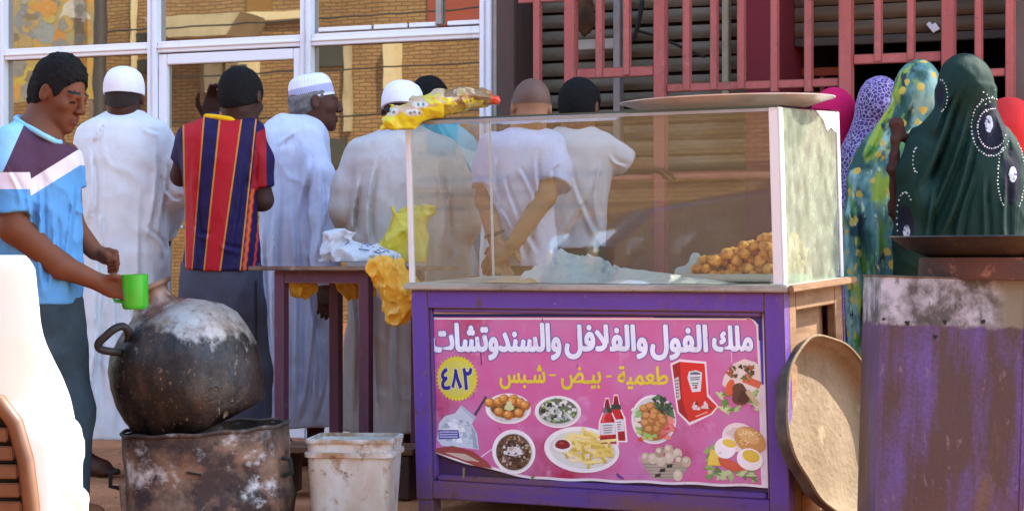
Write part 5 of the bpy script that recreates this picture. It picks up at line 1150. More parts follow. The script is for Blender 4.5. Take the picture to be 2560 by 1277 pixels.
# small litter on the ground
lit = MB()
for i in range(260):
    x, y = rp.uniform(-1.9, 2), rp.uniform(6.4, 9.3); a = rp.random() * 6.28; w_ = rp.uniform(.004, .016); h_ = rp.uniform(.003, .01); c_, s_ = math.cos(a) * w_, math.sin(a) * w_; z = gz(x, y)
    lit.add([(x + c_, y + s_, z), (x - s_ * .7, y + c_ * .7, z), (x - c_, y - s_, z), (x + s_ * .6, y - c_ * .6, z), (x, y, z + h_)], [(0, 1, 4), (1, 2, 4), (2, 3, 4), (3, 0, 4)])
o = lit.build('pebbles', mat('pebble', lin(150, 112, 84), .9, layers=((lin(90, 66, 52), 1.5, .4, .6, (1, 1, 1)), (lin(200, 180, 160), 2.3, .6, .7)), coord='Generated')); o['kind'] = 'stuff'; o['label'] = 'scattered pebbles and crumbs on the dirt'; o['category'] = 'pebbles'

# ------------------------------------------------------------------ parked car, out of frame on the left, mirrored in the case
cw = Vector((-2.9, 1.36, 0)); 
car = thing('parked_car', 'maroon parked car mirrored in the front pane of glass case', 'car', cw, rad(116)); car.scale = (1.25, 1.25, 1.42)
m_car = mat('car_paint', lin(44, 13, 20), .25, spec=.7)
m_blk = mat('tyre_black', (.02, .02, .02), .8); m_cg = mat('car_glass', (.02, .022, .025), .08)
def section(rows, m, name, y0, y1, taper=.0):
    """side outline in x,z extruded across the width with rounded edges"""
    bb = MB(); k = len(rows); vs = []
    for yy, ins in ((y0, .05), (y0 + .06, 0), (y1 - .06, 0), (y1, .05)):
        cxm = sum(r[0] for r in rows) / k; czm = sum(r[1] for r in rows) / k
        for x, z in rows: f = 1 - ins * .6; vs.append((cxm + (x - cxm) * f, yy + (taper * (z - 1.0) * (1 if yy < 0 else -1) if z > 1 else 0), czm + (z - czm) * f))
    fs = [tuple(range(k - 1, -1, -1)), tuple(3 * k + i for i in range(k))] + [(a * k + i, a * k + (i + 1) % k, (a + 1) * k + (i + 1) % k, (a + 1) * k + i) for a in range(3) for i in range(k)]
    bb.add(vs, fs); return bb.build(name, m, car, smooth=35)
section([(-2.1, .3), (2.0, .28), (2.12, .45), (2.1, .68), (1.9, .82), (1.05, .95), (-1.3, 1.0), (-2.05, .95), (-2.15, .6)], m_car, 'body', -.84, .84)
section([(1.0, .96), (.35, 1.40), (.1, 1.46), (-.9, 1.45), (-1.3, 1.34), (-1.75, .99)], m_cg, 'cabin_glass', -.76, .76, .22)
b = MB(); b.box(-1.1, .25, -.6, .6, 1.45, 1.485); b.build('roof', m_car, car, .015)
for x in (-1.35, 1.35):
    for y in (-.78, .78):
        b = MB(); M_ = Matrix.Translation((x, y, .31)) @ Matrix.Rotation(rad(90), 4, 'X'); b.lathe([(0, -.1), (.27, -.1), (.31, -.07), (.31, .07), (.27, .1), (0, .1)], 32, M=M_); w_ = b.build('wheel', m_blk, car, smooth=40)
        b = MB(); b.lathe([(0, -.108), (.18, -.108), (.19, .108), (0, .108)], 24, M=M_); b.build('rim', m_steel, w_, smooth=40)
for y in (-.62, .62):
    b = MB(); M_ = Matrix.Translation((2.06, y, .66)) @ Matrix.Rotation(rad(90), 4, 'Y'); b.lathe([(.0, -.06), (.15, -.05), (.13, .02), (.08, .05), (0, .06)], 28, M=M_, sx=.62, sy=1.3); b.build('headlight', mat('lamp_glass', lin(220, 222, 226), .08, metal=.6), car, smooth=50)
b = MB(); b.box(2.09, 2.13, -.42, .42, .5, .62); b.build('grille', m_blk, car, .01)
b = MB(); b.box(2.08, 2.17, -.84, .84, .33, .47); b.build('bumper', m_car, car, .03)
# ------------------------------------------------------------------ people
def skin(name, col, **k): return mat(name, attr=True, rough=.6, spec=.2, vary=.12, bump=(140, .12, .002), sss=.06)
m_skin = skin('skin', None)
def cloth(name, col=None, rough=.9, attr=False, tr=.0, layers=(), bmp=(260, .25, .002), wr=((10, 10, 4), .2)): return mat(name, col or (.5, .5, .5), rough, attr=attr, layers=layers, bump=bmp, spec=.2, trans=tr, vary=.06, wrinkle=wr)
m_hairb = mat('black_hair', (.010, .009, .009), .9, spec=.12, bump=(220, .9, .006))
def hm_(yaw, pitch=0, roll=0): return Matrix.Rotation(-rad(yaw), 3, 'Z') @ Matrix.Rotation(-rad(pitch), 3, 'X') @ Matrix.Rotation(rad(roll), 3, 'Y')

class Per:
    """a person standing at depth Y: all points come as photo pixels plus a depth offset in metres, origin on the ground under px0"""
    def __init__(s, px0, Y): s.Y = Y; s.px0 = px0; s.x0 = (px0 - 1280) * Y / F; s.s = F / Y; s.loc = (s.x0, Y, 0)
    def L(s, px, py, dy=0.0):
        y = s.Y + dy; return Vector(((px - 1280) * y / F - s.x0, dy, EYE + (HY - py) * y / F))
    def r(s, w): return w / s.s
    def pix(s, V):
        y = s.Y + V[:, 1]; return 1280 + (V[:, 0] + s.x0) * F / y, HY - (V[:, 2] - EYE) * F / y
    def rows(s, table, cyd=0.0):
        return [(s.L(cx, py)[2], s.L(cx, py)[0], (t[4] if len(t) > 4 else cyd), s.r(hw), d) for t in table for py, cx, hw, d in [t[:4]]]

def head(S, c, M, k=1.0, ears=True, face=True):
    """skull, jaw, nose, brow, lids, lips and ears in the head's own frame (x right, y forward, z up)"""
    T = lambda x, y, z: np.array(c) + np.array(M @ Vector((x, y, z))) * k
    e = lambda p, r, kk=.015, op='add': S.ball(T(*p), [q * k for q in r], kk, M, op)
    e((0, -.014, .028), (.074, .094, .086)); e((0, .028, -.028), (.060, .062, .086), .03); e((0, .046, -.076), (.041, .044, .036), .03); e((0, .078, -.1), (.018, .014, .016), .02)
    if face:
        S.cap(T(0, .088, .02), T(0, .112, -.024), .009 * k, .0125 * k, .012)
        for x in (-1, 1):
            e((x * .012, .102, -.029), (.010, .010, .008), .008); e((x * .031, .088, .008), (.017, .012, .011), .012, 'sub'); e((x * .031, .079, .006), (.0135, .012, .0125), .003)
            S.cap(T(x * .014, .091, .024), T(x * .046, .078, .024), .008 * k, .007 * k, .012); e((x * .044, .060, -.018), (.022, .022, .020), .02)
        S.cap(T(-.018, .088, -.058), T(.018, .088, -.058), .0075 * k, .0075 * k, .006); S.cap(T(0, .096, -.057), T(0, .094, -.058), .007 * k, .007 * k, .006)
        S.cap(T(-.016, .087, -.072), T(.016, .087, -.072), .008 * k, .008 * k, .006); e((0, .096, -.071), (.012, .008, .007), .006)
    if ears:
        for x in (-1, 1):
            e((x * .078, -.006, -.002), (.009, .019, .031), .008); e((x * .086, -.000, .002), (.006, .010, .017), .006, 'sub')
    return T

def hand(S, w, f, n, curl=.5, thumb=1, k=1.0, spread=.06):
    """wrist point, direction of the fingers, direction the palm faces; thumb = +1/-1 side"""
    f = Vector(f).normalized(); n = Vector(n); n = (n - f * n.dot(f)).normalized(); sd_ = f.cross(n) * thumb; w = Vector(w)
    Mx = Matrix((sd_, f, n)).transposed()
    S.ball(w + f * .05 * k, (.039 * k, .052 * k, .0155 * k), .015, Mx)
    for i, (o, ln, rr) in enumerate(((.029, .92, .0088), (.010, 1.0, .0092), (-.010, .94, .0088), (-.028, .76, .0078))):
        p = w + f * (.088 - abs(i - 1) * .004) * k + sd_ * o * k; d = (f + sd_ * o * spread * 20 * .05).normalized(); S.cap(w + f * .05 * k + sd_ * o * .8 * k, p, .0105 * k, rr * 1.1 * k, .008)
        for seg in (.042, .027, .021):
            d = (d * math.cos(curl) + n * math.sin(curl)).normalized(); n2 = (n - d * n.dot(d)); q = p + d * seg * ln * k; S.cap(p, q, rr * k, rr * .92 * k, .005); p = q
            nn = f.cross(n)  # keep the bend in the finger's own plane
            n = (Matrix.Rotation(0, 3, 'X') @ n)
            d, n_ = d, n
            axb = sd_; 
            n = (Matrix.Rotation(-curl * thumb if False else 0, 3, axb) @ n)
        n = Vector(Mx.col[2])
    p = w + f * .022 * k + sd_ * .03 * k; d = (f * .62 + sd_ * .62 + n * .45).normalized()
    for seg, rr in ((.042, .0125), (.032, .0105), (.025, .009)):
        q = p + d * seg * k; S.cap(p, q, rr * k, rr * .9 * k, .008); p = q; d = (d + f * .28 - sd_ * .28 + n * .2 * curl).normalized()

def legs(S, hx, hy, hz, spread=.09, r=(.055, .048, .036), feet=(0, 1), bent=0.0, flen=.24):
    for x in (-1, 1):
        h = Vector((hx + x * spread, hy, hz)); kn = Vector((hx + x * spread * 1.05, hy + bent, hz * .53)); an = Vector((hx + x * spread * 1.1, hy, .075))
        S.chain([h, kn, an], list(r), .03)
        fd = Vector((feet[0] + x * .25 * feet[1], feet[1] + .0, 0)).normalized(); foot(S, an, fd, flen)
def foot(S, an, fd, flen=.24):
    heel = Vector((an[0], an[1], .034)) - fd * .035; ball_ = heel + fd * flen * .72; ball_.z = .03; toe = heel + fd * flen; toe.z = .018
    S.cap(an, heel, .038, .032, .03); S.cap(heel, ball_, .03, .034, .025); S.cap(Vector(an) + fd * .02, ball_, .034, .026, .03)
    sd_ = Vector((fd.y, -fd.x, 0))
    for i, o in enumerate((-.028, -.013, .001, .014, .026)): S.cap(ball_ + sd_ * o * .8, ball_ + sd_ * o + fd * (flen * .24 - abs(i - .5) * .008) - Vector((0, 0, .014)), .013, .010 if i else .013, .008)

def hairdo(name, c, M, k, parent, m, t=.014, crop=-.06, fy=.105, fz=-.045, fr=(.095, .085, .125), curl=.005, freq=70, vox=.0045, top=0.0, capcut=None):
    S = Sdf(tuple(np.array(c) - .15), tuple(np.array(c) + .16), vox)
    T = lambda x, y, z: np.array(c) + np.array(M @ Vector((x, y, z))) * k
    S.ball(T(0, -.014, .028), [(.074 + t) * k, (.094 + t) * k, (.086 + t + top) * k], .0, M); S.ball(T(0, -.05, -.025), [(.058 + t * .6) * k, (.052 + t * .6) * k, .07 * k], .03, M)
    S.ball(T(0, fy, fz), [q * k for q in fr], .012, M, 'sub')
    for x in (-1, 1): S.ball(T(x * .085, -.002, -.008), (.026 * k, .028 * k, .036 * k), .008, M, 'sub')
    up = M @ Vector((0, .55, -1)); S.cut(T(0, -.06, crop), up)
    if capcut: S.cut(*capcut)
    S.disp(lambda x, y, z: (fbm(x * freq, y * freq, z * freq, 3, 3) - .5) * curl * 2 + (fbm(x * 16, y * 16, z * 16, 7, 2) - .5) * curl)
    return S.build(name, m, parent)

def ridge(x, y, z, f=12, fz=3, sd=1, w=.5):
    """fold lines: sharp-ish crests running mostly along z"""
    wx = fbm(x * 5, y * 5, z * 3, sd + 11, 2) - .5
    n = vn(x * f + wx * w * 4, y * f + wx * 2, z * fz, sd); m = vn(x * f * .5 + wx * 3, y * f * .5, z * fz * .6, sd + 5)
    return (1 - np.abs(2 * n - 1)) ** 1.5 * .5 + (1 - np.abs(2 * m - 1)) ** 1.3 * .6 - .45
def diag(x, y, z, f=9, sd=2, slope=.9):
    wx = fbm(x * 7, y * 7, z * 7, sd + 3, 2); n = vn((x + slope * z) * f + wx * 2, y * f * .5, (z - slope * x) * f * .25, sd)
    return (1 - np.abs(2 * n - 1)) ** 1.6 - .4

def garment(p, name, m, parent, rows, sleeves=(), vox=.008, fold=.012, f=12, fz=2.5, sd=1, dfold=.0, cuts=(), colfn=None, e=2.2, zfold=None, pad=.12, slope=.9, k=.03, extra=None, inc=(), lines=(), flat=False):
    R_ = np.array(rows); lo = [min(R_[:, 1] - R_[:, 3]), min(R_[:, 2] - R_[:, 4]), R_[:, 0].min()]; hi = [max(R_[:, 1] + R_[:, 3]), max(R_[:, 2] + R_[:, 4]), R_[:, 0].max()]
    for pts, rs in sleeves:
        for q, r in zip(pts, rs):
            for i in range(3): lo[i] = min(lo[i], q[i] - r); hi[i] = max(hi[i], q[i] + r)
    for q, r in inc:
        for i in range(3): lo[i] = min(lo[i], q[i] - r); hi[i] = max(hi[i], q[i] + r)
    S = Sdf([a - .04 for a in lo], [a + .04 for a in hi], vox); S.loft(rows, 0, e)
    for pts, rs in sleeves: S.chain(pts, rs, k, flat)
    if extra: extra(S)
    zt, zb_ = R_[:, 0].max(), R_[:, 0].min()
    def D(x, y, z):
        a = np.clip((zt - z) / max(zt - zb_, .1), 0, 1); amp = fold * (.35 + .9 * a) if zfold is None else fold * zfold(a)
        q = np.zeros_like(x)
        if lines:
            yy = p.Y + y; px = 1280 + (x + p.x0) * F / yy; py = HY - (z - EYE) * F / yy
            for x0, y0, x1, y1, w, am in lines:
                L = math.hypot(x1 - x0, y1 - y0); ux, uy = (x1 - x0) / L, (y1 - y0) / L
                t_ = ((px - x0) * ux + (py - y0) * uy) / L; bend = 6 * np.sin(t_ * 5 + x0)
                d_ = (px - x0) * uy - (py - y0) * ux + bend; ww = w * .72 * (.7 + .6 * np.clip(t_, 0, 1)); st_ = np.clip(t_ * 2.6, 0, 1); st_ = st_ * st_ * (3 - 2 * st_)
                q += am * st_ * np.clip((1.02 - t_) * 6, 0, 1) * (np.exp(-(d_ / ww) ** 2) - .8 * np.exp(-((d_ - 1.7 * ww) / ww) ** 2))
        return -q - (amp * ridge(x, y, z, f, fz, sd)) - dfold * diag(x, y, z, 9, sd + 7, slope) - (fbm(x * 26, y * 26, z * 20, sd + 2, 2) - .5) * .006
    S.disp(D)
    for q, n_ in cuts: S.cut(q, n_)
    return S.build(name, m, parent, None, colfn)

DARK, MID, TAN = lin(74, 46, 38), lin(104, 66, 48), lin(150, 106, 78)
def body(p, label, hc, M, k, neck, nrad, torso, arms=(), hands=(), tone=DARK, leg=None, vox=.0065, feet=True, ext=None, colfn=None, legr=(.075, .052, .038), face=True, bounds=None):
    """continuous skin: head, neck, slim trunk under the clothes, arms with hands, legs and feet"""
    pts = [Vector(hc)] + [Vector(q) for a in arms for q in a[0]]
    lo = [min(q[i] for q in pts) - .17 for i in range(3)]; hi = [max(q[i] for q in pts) + .17 for i in range(3)]
    R_ = np.array(torso); lo[0] = min(lo[0], min(R_[:, 1] - R_[:, 3])) - .02; hi[0] = max(hi[0], max(R_[:, 1] + R_[:, 3])) + .02; lo[1] = min(lo[1], -.24); hi[1] = max(hi[1], .3); lo[2] = -.01
    S = Sdf(lo, hi, vox); head(S, hc, M, k, face=face)
    S.chain([Vector(hc) + (M @ Vector((0, -.03, -.05))) * k, neck], [nrad * .95, nrad * 1.08], .02)
    S.loft(torso, .03)
    for pts_, rs in arms: S.chain(pts_, rs, .02)
    for h in hands: hand(S, **h)
    if leg: legs(S, *leg[0], **leg[1])
    if ext: ext(S)
    def cf(V):
        c = np.tile(np.array(tone), (len(V), 1)); return colfn(V, c) if colfn else c
    o = S.build('person', m_skin, None, p.loc, cf); return tag(o, label, 'person')
def slim(rows, a=.8, top=None):
    return [(z, x, y, rx * a, ry * a) for z, x, y, rx, ry in rows if top is None or z < top]
def facecol(hc, M, k, tone, lip, brow):
    def f(V, c):
        q = (V - np.array(hc)) @ np.array(M) / k; x, y, z = np.abs(q[:, 0]), q[:, 1], q[:, 2]
        c[(y > .078) & (x < .024) & (np.abs(z + .065) < .0125)] = lip
        c[(y > .06) & (np.abs(z - .030 - .003 * (x < .036)) < .0042) & (x > .012) & (x < .05)] = brow
        c[(y > .074) & (np.abs(z + .001 + (x - .031) ** 2 * 14) < .0036) & (np.abs(x - .031) < .0155)] = brow
        c[(y > .07) & (np.abs(q[:, 2] + .036) < .005) & (np.abs(x - .010) < .006)] = tuple(.35 * t for t in tone)
        return c
    return f

def cap_lathe(p, parent, c, M, k, prof, m, name='cap', colfn=None, n=96, sx=.93, sy=1.12, attr=False):
    b = MB(); Mx = Matrix.Translation(c) @ M.to_4x4(); vs = []
    b.lathe([(r * k, z * k) for r, z in prof], n, M=Mx, sx=sx, sy=sy)
    if colfn: b.c = [colfn(i // n, i % n) for i in range(len(b.v))]
    return b.build(name, m, parent, attr=attr, smooth=50)

m_white1 = cloth('white_robe_cloth', lin(226, 228, 232, .92), tr=.08); m_cap = cloth('cap_cloth', lin(230, 228, 236, .95), bmp=(420, .6, .003)); 

# 2: white robed man with a white cap, seen from behind
p = Per(312, 8.3); M = hm_(4, 4); hc = p.L(312, 246); k = .98
RT = p.rows([(280, 312, 42, .055), (288, 312, 60, .075), (300, 311, 84, .1), (318, 309, 104, .12), (345, 308, 116, .135), (400, 308, 120, .15), (480, 307, 116, .155), (600, 306, 112, .155), (750, 308, 114, .16), (900, 305, 120, .18), (1000, 304, 124, .19), (1088, 304, 126, .2)])
armR = [p.L(398, 345), p.L(440, 478, .0), p.L(402, 590, .2)]; armL = [p.L(218, 345), p.L(200, 480), p.L(215, 590, .2)]
def ft(S):
    a1 = p.L(188, 1130, -.05); 
o2 = body(p, 'man in long white robe and plain white cap, back turned, behind the boy', hc, M, k, p.L(312, 300, -.0), .066, slim(RT, .75), [(armR, [.05, .042, .032]), (armL, [.05, .042, .032])],
          [dict(w=armR[2], f=(-.5, .8, 0), n=(0, 0, -1), thumb=-1), dict(w=armL[2], f=(.5, .8, 0), n=(0, 0, -1), thumb=1)], DARK, ((p.L(295, 660)[0], 0, .85), dict(spread=.15, feet=(.72, -.5), r=(.055, .05, .04))), face=False)
garment(p, 'robe', m_white1, o2, RT, [([p.L(392, 340), p.L(428, 420), p.L(442, 484), p.L(412, 570, .16)], [.055, .062, .06, .055]), ([p.L(226, 340), p.L(206, 470), p.L(220, 590, .18)], [.055, .062, .055])], fold=.012, f=9, fz=.9, sd=3, dfold=.006, lines=((392, 350, 372, 600, 9, .015), (412, 380, 400, 590, 7, .013), (360, 560, 410, 640, 7, .014), (352, 420, 345, 1080, 10, .016), (250, 420, 238, 1080, 10, .016), (290, 600, 282, 1085, 8, .014), (322, 640, 330, 1085, 8, .013), (228, 350, 222, 560, 8, .014), (400, 480, 452, 505, 7, .014), (385, 620, 400, 1085, 9, .016), (262, 700, 215, 1085, 9, .016), (345, 300, 390, 345, 6, .010), (270, 300, 228, 350, 6, .010)))
m_hairf = mat('faded_hair', lin(42, 32, 30), .9, bump=(220, .8, .004))
hairdo('hair', hc, M, k, o2, m_hairf, t=.004, crop=-.035, fy=.13, fr=(.12, .1, .17), curl=.0015)
cp_ = p.L(310, 230, -.020)
cap_lathe(p, o2, cp_, M, 1, [(.072, -.012), (.0795, -.012), (.081, .004), (.080, .03), (.075, .055), (.066, .076), (.05, .092), (.028, .102), (.004, .106), (0, .106)], m_cap, 'cap', sy=1.3, sx=1.04)
b = MB(); b.tube([p.L(284, 204, -.082), p.L(296, 203, -.088), p.L(310, 208, -.09), p.L(330, 206, -.087)], .0018, 5); b.ball = None
b.build('cap_stitch', mat('grey_thread', lin(170, 170, 180), .8), o2); b = MB(); b.lathe([(0, 0), (.006, 0), (.006, .003), (0, .003)], 10, M=Matrix.Translation(p.L(316, 208, -.088)) @ Matrix.Rotation(rad(90), 4, 'X')); b.build('cap_hole_patch', m_soot_black, o2)  # dark disc drawn for the shade in the cap's hole

# 3: striped jersey
p = Per(560, 8.0); M = hm_(18, 16, -4); hc = p.L(604, 247); k = 1.02
RT = p.rows([(283, 575, 44, .055), (292, 574, 58, .075), (305, 568, 82, .09), (322, 560, 100, .105), (345, 553, 104, .12), (400, 550, 98, .13), (480, 552, 90, .13), (560, 555, 88, .13), (620, 557, 92, .135), (674, 556, 97, .14)], .0)
aR = [p.L(632, 350), p.L(656, 500, .03), p.L(600, 520, .3)]; aL = [p.L(470, 350), p.L(452, 440, .12), p.L(520, 300, .2)]
o3 = body(p, 'young man in red and navy striped football shirt with yellow collar', hc, M, k, p.L(585, 310, -.01), .06, slim(RT, .8), [(aR, [.048, .043, .032]), (aL, [.045, .04, .03])],
          [dict(w=aR[2], f=(-1, .2, 0), n=(0, 0, -1), thumb=-1), dict(w=aL[2], f=(.3, -.1, 1), n=(.2, -.9, 0), thumb=-1, curl=.5)], lin(66, 44, 38), ((p.L(556, 660)[0], 0, .86), dict(spread=.07, feet=(0, 1))), face=True)
navy, red, gold = lin(30, 20, 66), lin(166, 22, 34), lin(186, 122, 46)
ed = [(350, (458, 505, 543, 596, 634)), (600, (463, 485, 517, 560, 608))]
def ramp_mat(name, stops, chan='R', extra=None, **k):
    """cloth whose colour changes at given values of a coordinate stored on the mesh"""
    m = cloth(name, attr=True, **k); t = m.node_tree; n = t.nodes; l = t.links
    a = [q for q in n if q.type == 'ATTRIBUTE'][0]; sp_ = n.new('ShaderNodeSeparateColor'); outs = list(a.outputs['Color'].links); l.new(a.outputs['Color'], sp_.inputs[0])
    def ramp(stops, src):
        r = n.new('ShaderNodeValToRGB'); r.color_ramp.interpolation = 'CONSTANT'; el = r.color_ramp.elements; el[0].position = 0; el[0].color = (*stops[0][1], 1); el.remove(el[1])
        for p_, c in stops[1:]: e = el.new(p_); e.color = (*c, 1)
        l.new(src, r.inputs[0]); return r.outputs[0]
    cur = ramp(stops, sp_.outputs[0])
    for ch, st_ in (extra or ()):
        g = ramp([(q[0], (1, 1, 1) if q[1] is not None else (0, 0, 0)) for q in st_], sp_.outputs[ch]); c = ramp([(q[0], q[1] or (0, 0, 0)) for q in st_], sp_.outputs[ch])
        mx = n.new('ShaderNodeMix'); mx.data_type = 'RGBA'; l.new(g, mx.inputs[0]); l.new(cur, mx.inputs[6]); l.new(c, mx.inputs[7]); cur = mx.outputs[2]
    for lk in outs: to = lk.to_socket; l.new(cur, to)
    return m
def jersey(V):
    px, py = p.pix(V); t_ = np.clip((py - 350) / 250, -.4, 1.4); c = np.zeros((len(V), 3))
    E_ = np.stack([ed[0][1][i] + (ed[1][1][i] - ed[0][1][i]) * t_ for i in range(5)] )
    u = np.zeros(len(V))
    for i in range(4): u = np.where((px >= E_[i]) & (px < E_[i + 1]), i + 1 + (px - E_[i]) / (E_[i + 1] - E_[i]), u)
    u = np.where(px < E_[0], 1 - (E_[0] - px) / 40, u); u = np.where(px >= E_[4], 5 + (px - E_[4]) / 40, u)
    c[:, 0] = np.clip(u / 8, 0, 1)
    sl_ = np.minimum(np.minimum((px - E_[4] - 6) / 30, (476 - py) / 30), (py - (345 - (px - 615) * .5)) / 30); sl_ = np.minimum(sl_, (666 - px) / 30)
    c[:, 1] = np.clip(.5 + .5 * sl_, 0, 1)
    zig = np.abs(((py * .5) % 12) - 6) / 6
    c[:, 2] = np.where(py > 474, np.clip((px - E_[4] - 3 * zig) / 60, 0, 1), 0); return c
g_ = .05
m_jersey = ramp_mat('jersey_cloth', [(0, navy), ((1 - g_) / 8, gold), ((1 + g_) / 8, red), ((2 - g_) / 8, gold), ((2 + g_) / 8, navy), ((3 - g_) / 8, gold), ((3 + g_) / 8, red), ((4 - g_) / 8, gold), ((4 + g_) / 8, navy), ((5 - g_) / 8, gold), ((5 + g_) / 8, navy)],
    extra=((1, [(0, None), (.5, lin(150, 24, 36))]), (2, [(0, None), (.06, lin(200, 60, 40)), (.14, gold), (.18, lin(200, 60, 40)), (.24, None), (.5, lin(190, 50, 50)), (.6, None)])), rough=.7)
garment(p, 'shirt', m_jersey, o3, RT, [([p.L(630, 345), p.L(648, 400), p.L(655, 468)], [.05, .052, .05]), ([p.L(474, 345), p.L(458, 400, .06)], [.05, .05])], vox=.006, fold=.006, f=9, fz=2, sd=6, dfold=.004, colfn=jersey, flat=True, lines=((490, 360, 486, 660, 9, .010), (600, 380, 580, 660, 9, .010), (540, 600, 600, 640, 8, .008), (470, 560, 520, 600, 8, .008), (625, 350, 632, 460, 7, .012)))
# collar as a ring standing round the neck
b = MB(); cN = p.L(573, 298); k2 = 20
b.tube([(cN.x - p.r(6) + p.r(50) * math.cos(a), .074 * math.sin(a) - .012, cN.z - p.r(5) - p.r(7) * math.cos(a) + .006) for a in (2 * math.pi * i / 36 for i in range(37))], .0105, 10); b.build('collar', cloth('yellow_rib', lin(226, 178, 26), .8), o3, smooth=60)
hairdo('hair', hc, M, k, o3, m_hairb, t=.011, crop=-.055, fy=.115, fr=(.1, .085, .13), curl=.0025)
PT = p.rows([(664, 554, 96, .135), (720, 554, 100, .14), (800, 556, 104, .14), (860, 558, 106, .14)])
def trouser(name, p, m, parent, top, cx, hw, hz, spread, knee=.13, ank=.1, bot=.03, sd=5, d=.13, vox=.008, off=0.0):
    zt = p.L(cx, top)[2]; c_ = p.L(cx, top)[0]
    S = Sdf((c_ - hw - .12, -d - .1, bot - .02), (c_ + hw + .12, d + .1, zt + .03), vox)
    S.loft([(zt, c_, 0, hw, d), (zt - .1, c_, 0, hw * 1.06, d * 1.05), (zt - .2, c_, 0, hw * 1.04, d), (zt - .24, c_, 0, hw * .9, d * .85)])
    for x in (-1, 1): S.chain([(c_ + x * spread, 0, zt - .18), (c_ + x * spread * 1.05, off, zt * .5), (c_ + x * spread * 1.1, 0, bot)], [hw * .55, knee * .8, ank], .03)
    S.disp(lambda x, y, z: -.010 * ridge(x, y, z, 12, 3, sd) - .008 * diag(x, y, z, 10, sd)); S.cut((0, 0, bot), (0, 0, -1)); return S.build(name, m, parent)
trouser('trousers', p, cloth('charcoal_cloth', lin(84, 84, 98, .85), layers=((lin(60, 60, 74), 3, .4, .7),)), o3, 662, 555, p.r(97), .86, .085)
b = MB(); b.tube([p.L(640, 700, -.075), p.L(642, 780, -.085), p.L(640, 860, -.085), p.L(636, 960, -.08)], .004, 6); b.build('side_stripe', m_soot_black, o3)

# 4: old man in profile
p = Per(745, 8.7); M = hm_(76, 1); hc = p.L(786, 258); k = 1.03
RT = p.rows([(288, 740, 46, .07), (298, 739, 62, .09), (312, 737, 76, .12), (335, 735, 84, .15), (380, 736, 88, .17), (460, 738, 88, .17), (560, 742, 92, .17), (680, 745, 92, .17), (800, 747, 90, .175), (950, 746, 92, .18), (1058, 747, 94, .19)])
aR = [p.L(778, 352, -.1), p.L(806, 520, -.19), p.L(812, 704, -.235)]; aL = [p.L(700, 352, .1), p.L(690, 520, .15), p.L(700, 690, .18)]
ofc = facecol(hc, M, k, DARK, lin(60, 34, 32), lin(60, 52, 50))
o4 = body(p, 'old man with grey hair in pale lavender robe and patterned cap, face in profile', hc, M, k, p.L(752, 312, .0), .06, slim(RT, .75), [(aR, [.036, .032, .03]), (aL, [.04, .034, .03])],
          [dict(w=aR[2], f=(.05, 0, -1), n=(-.3, .9, 0), thumb=1, curl=.42), dict(w=aL[2], f=(0, .1, -1), n=(0, -1, 0), thumb=1)], lin(82, 50, 40), ((p.L(745, 660)[0], 0, .86), dict(spread=.07, feet=(1, .1))), vox=.0055, colfn=ofc)
m_lav = cloth('lavender_robe_cloth', lin(208, 212, 234, .92), tr=.06)
garment(p, 'robe', m_lav, o4, RT, [([p.L(772, 345, -.1), p.L(800, 440, -.15), p.L(815, 540, -.18), p.L(814, 640, -.2), p.L(808, 690, -.215)], [.06, .064, .062, .060, .056]), ([p.L(705, 345, .1), p.L(690, 520, .15), p.L(700, 680, .18)], [.06, .062, .06])], vox=.007, fold=.012, f=9, fz=.9, sd=9, dfold=.006, lines=((770, 360, 748, 560, 9, .012), (725, 420, 742, 1050, 10, .020), (690, 380, 684, 1050, 10, .018), (800, 380, 792, 660, 7, .015), (828, 470, 800, 640, 7, .016), (768, 600, 786, 1050, 9, .018), (705, 640, 712, 1050, 7, .014), (805, 720, 742, 1050, 8, .018), (825, 800, 790, 1050, 7, .014), (660, 520, 668, 1050, 8, .014), (745, 310, 700, 370, 6, .010)))
b = MB(); pts = [p.L(*q) for q in ((752, 705, -.165), (775, 700, -.175), (800, 698, -.175), (832, 700, -.15))]; 
hairdo('hair', hc, M, k, o4, mat('grey_hair', lin(120, 116, 118), .8, layers=((lin(70, 66, 68), 30, .4, .65),), bump=(200, .8, .005)), t=.004, crop=-.06, fy=.108, fr=(.12, .105, .16), curl=.002, vox=.004, capcut=(p.L(782, 234) + (M @ Matrix.Rotation(rad(13), 3, 'X')) @ Vector((0, 0, .004)), (M @ Matrix.Rotation(rad(13), 3, 'X')) @ Vector((0, 0, 1))))
Mc = M @ Matrix.Rotation(rad(13), 3, 'X')
def capc(i, j):
    w, lv = lin(232, 232, 240, .95), lin(150, 152, 200, .95)
    if 3 <= i <= 8: return lv if ((j // 1) % 2 == 0) != (i % 2 == 0) else lin(196, 198, 226, .95)
    return w if i < 11 or j % 3 else lin(206, 206, 226)
cap_lathe(p, o4, p.L(782, 234) + Mc @ Vector((0, -.006, 0)), Mc, 1.0, [(.078, -.020), (.0845, -.021), (.086, -.014), (.0845, -.008), (.0845, -.001), (.0843, .006), (.084, .013), (.0835, .02), (.083, .027), (.082, .034), (.081, .04), (.078, .052), (.070, .068), (.055, .08), (.03, .086), (0, .088)], cloth('knit_cap', attr=True, rough=.9, bmp=(500, .5, .003)), 'cap', capc, 120, .94, 1.17, True)

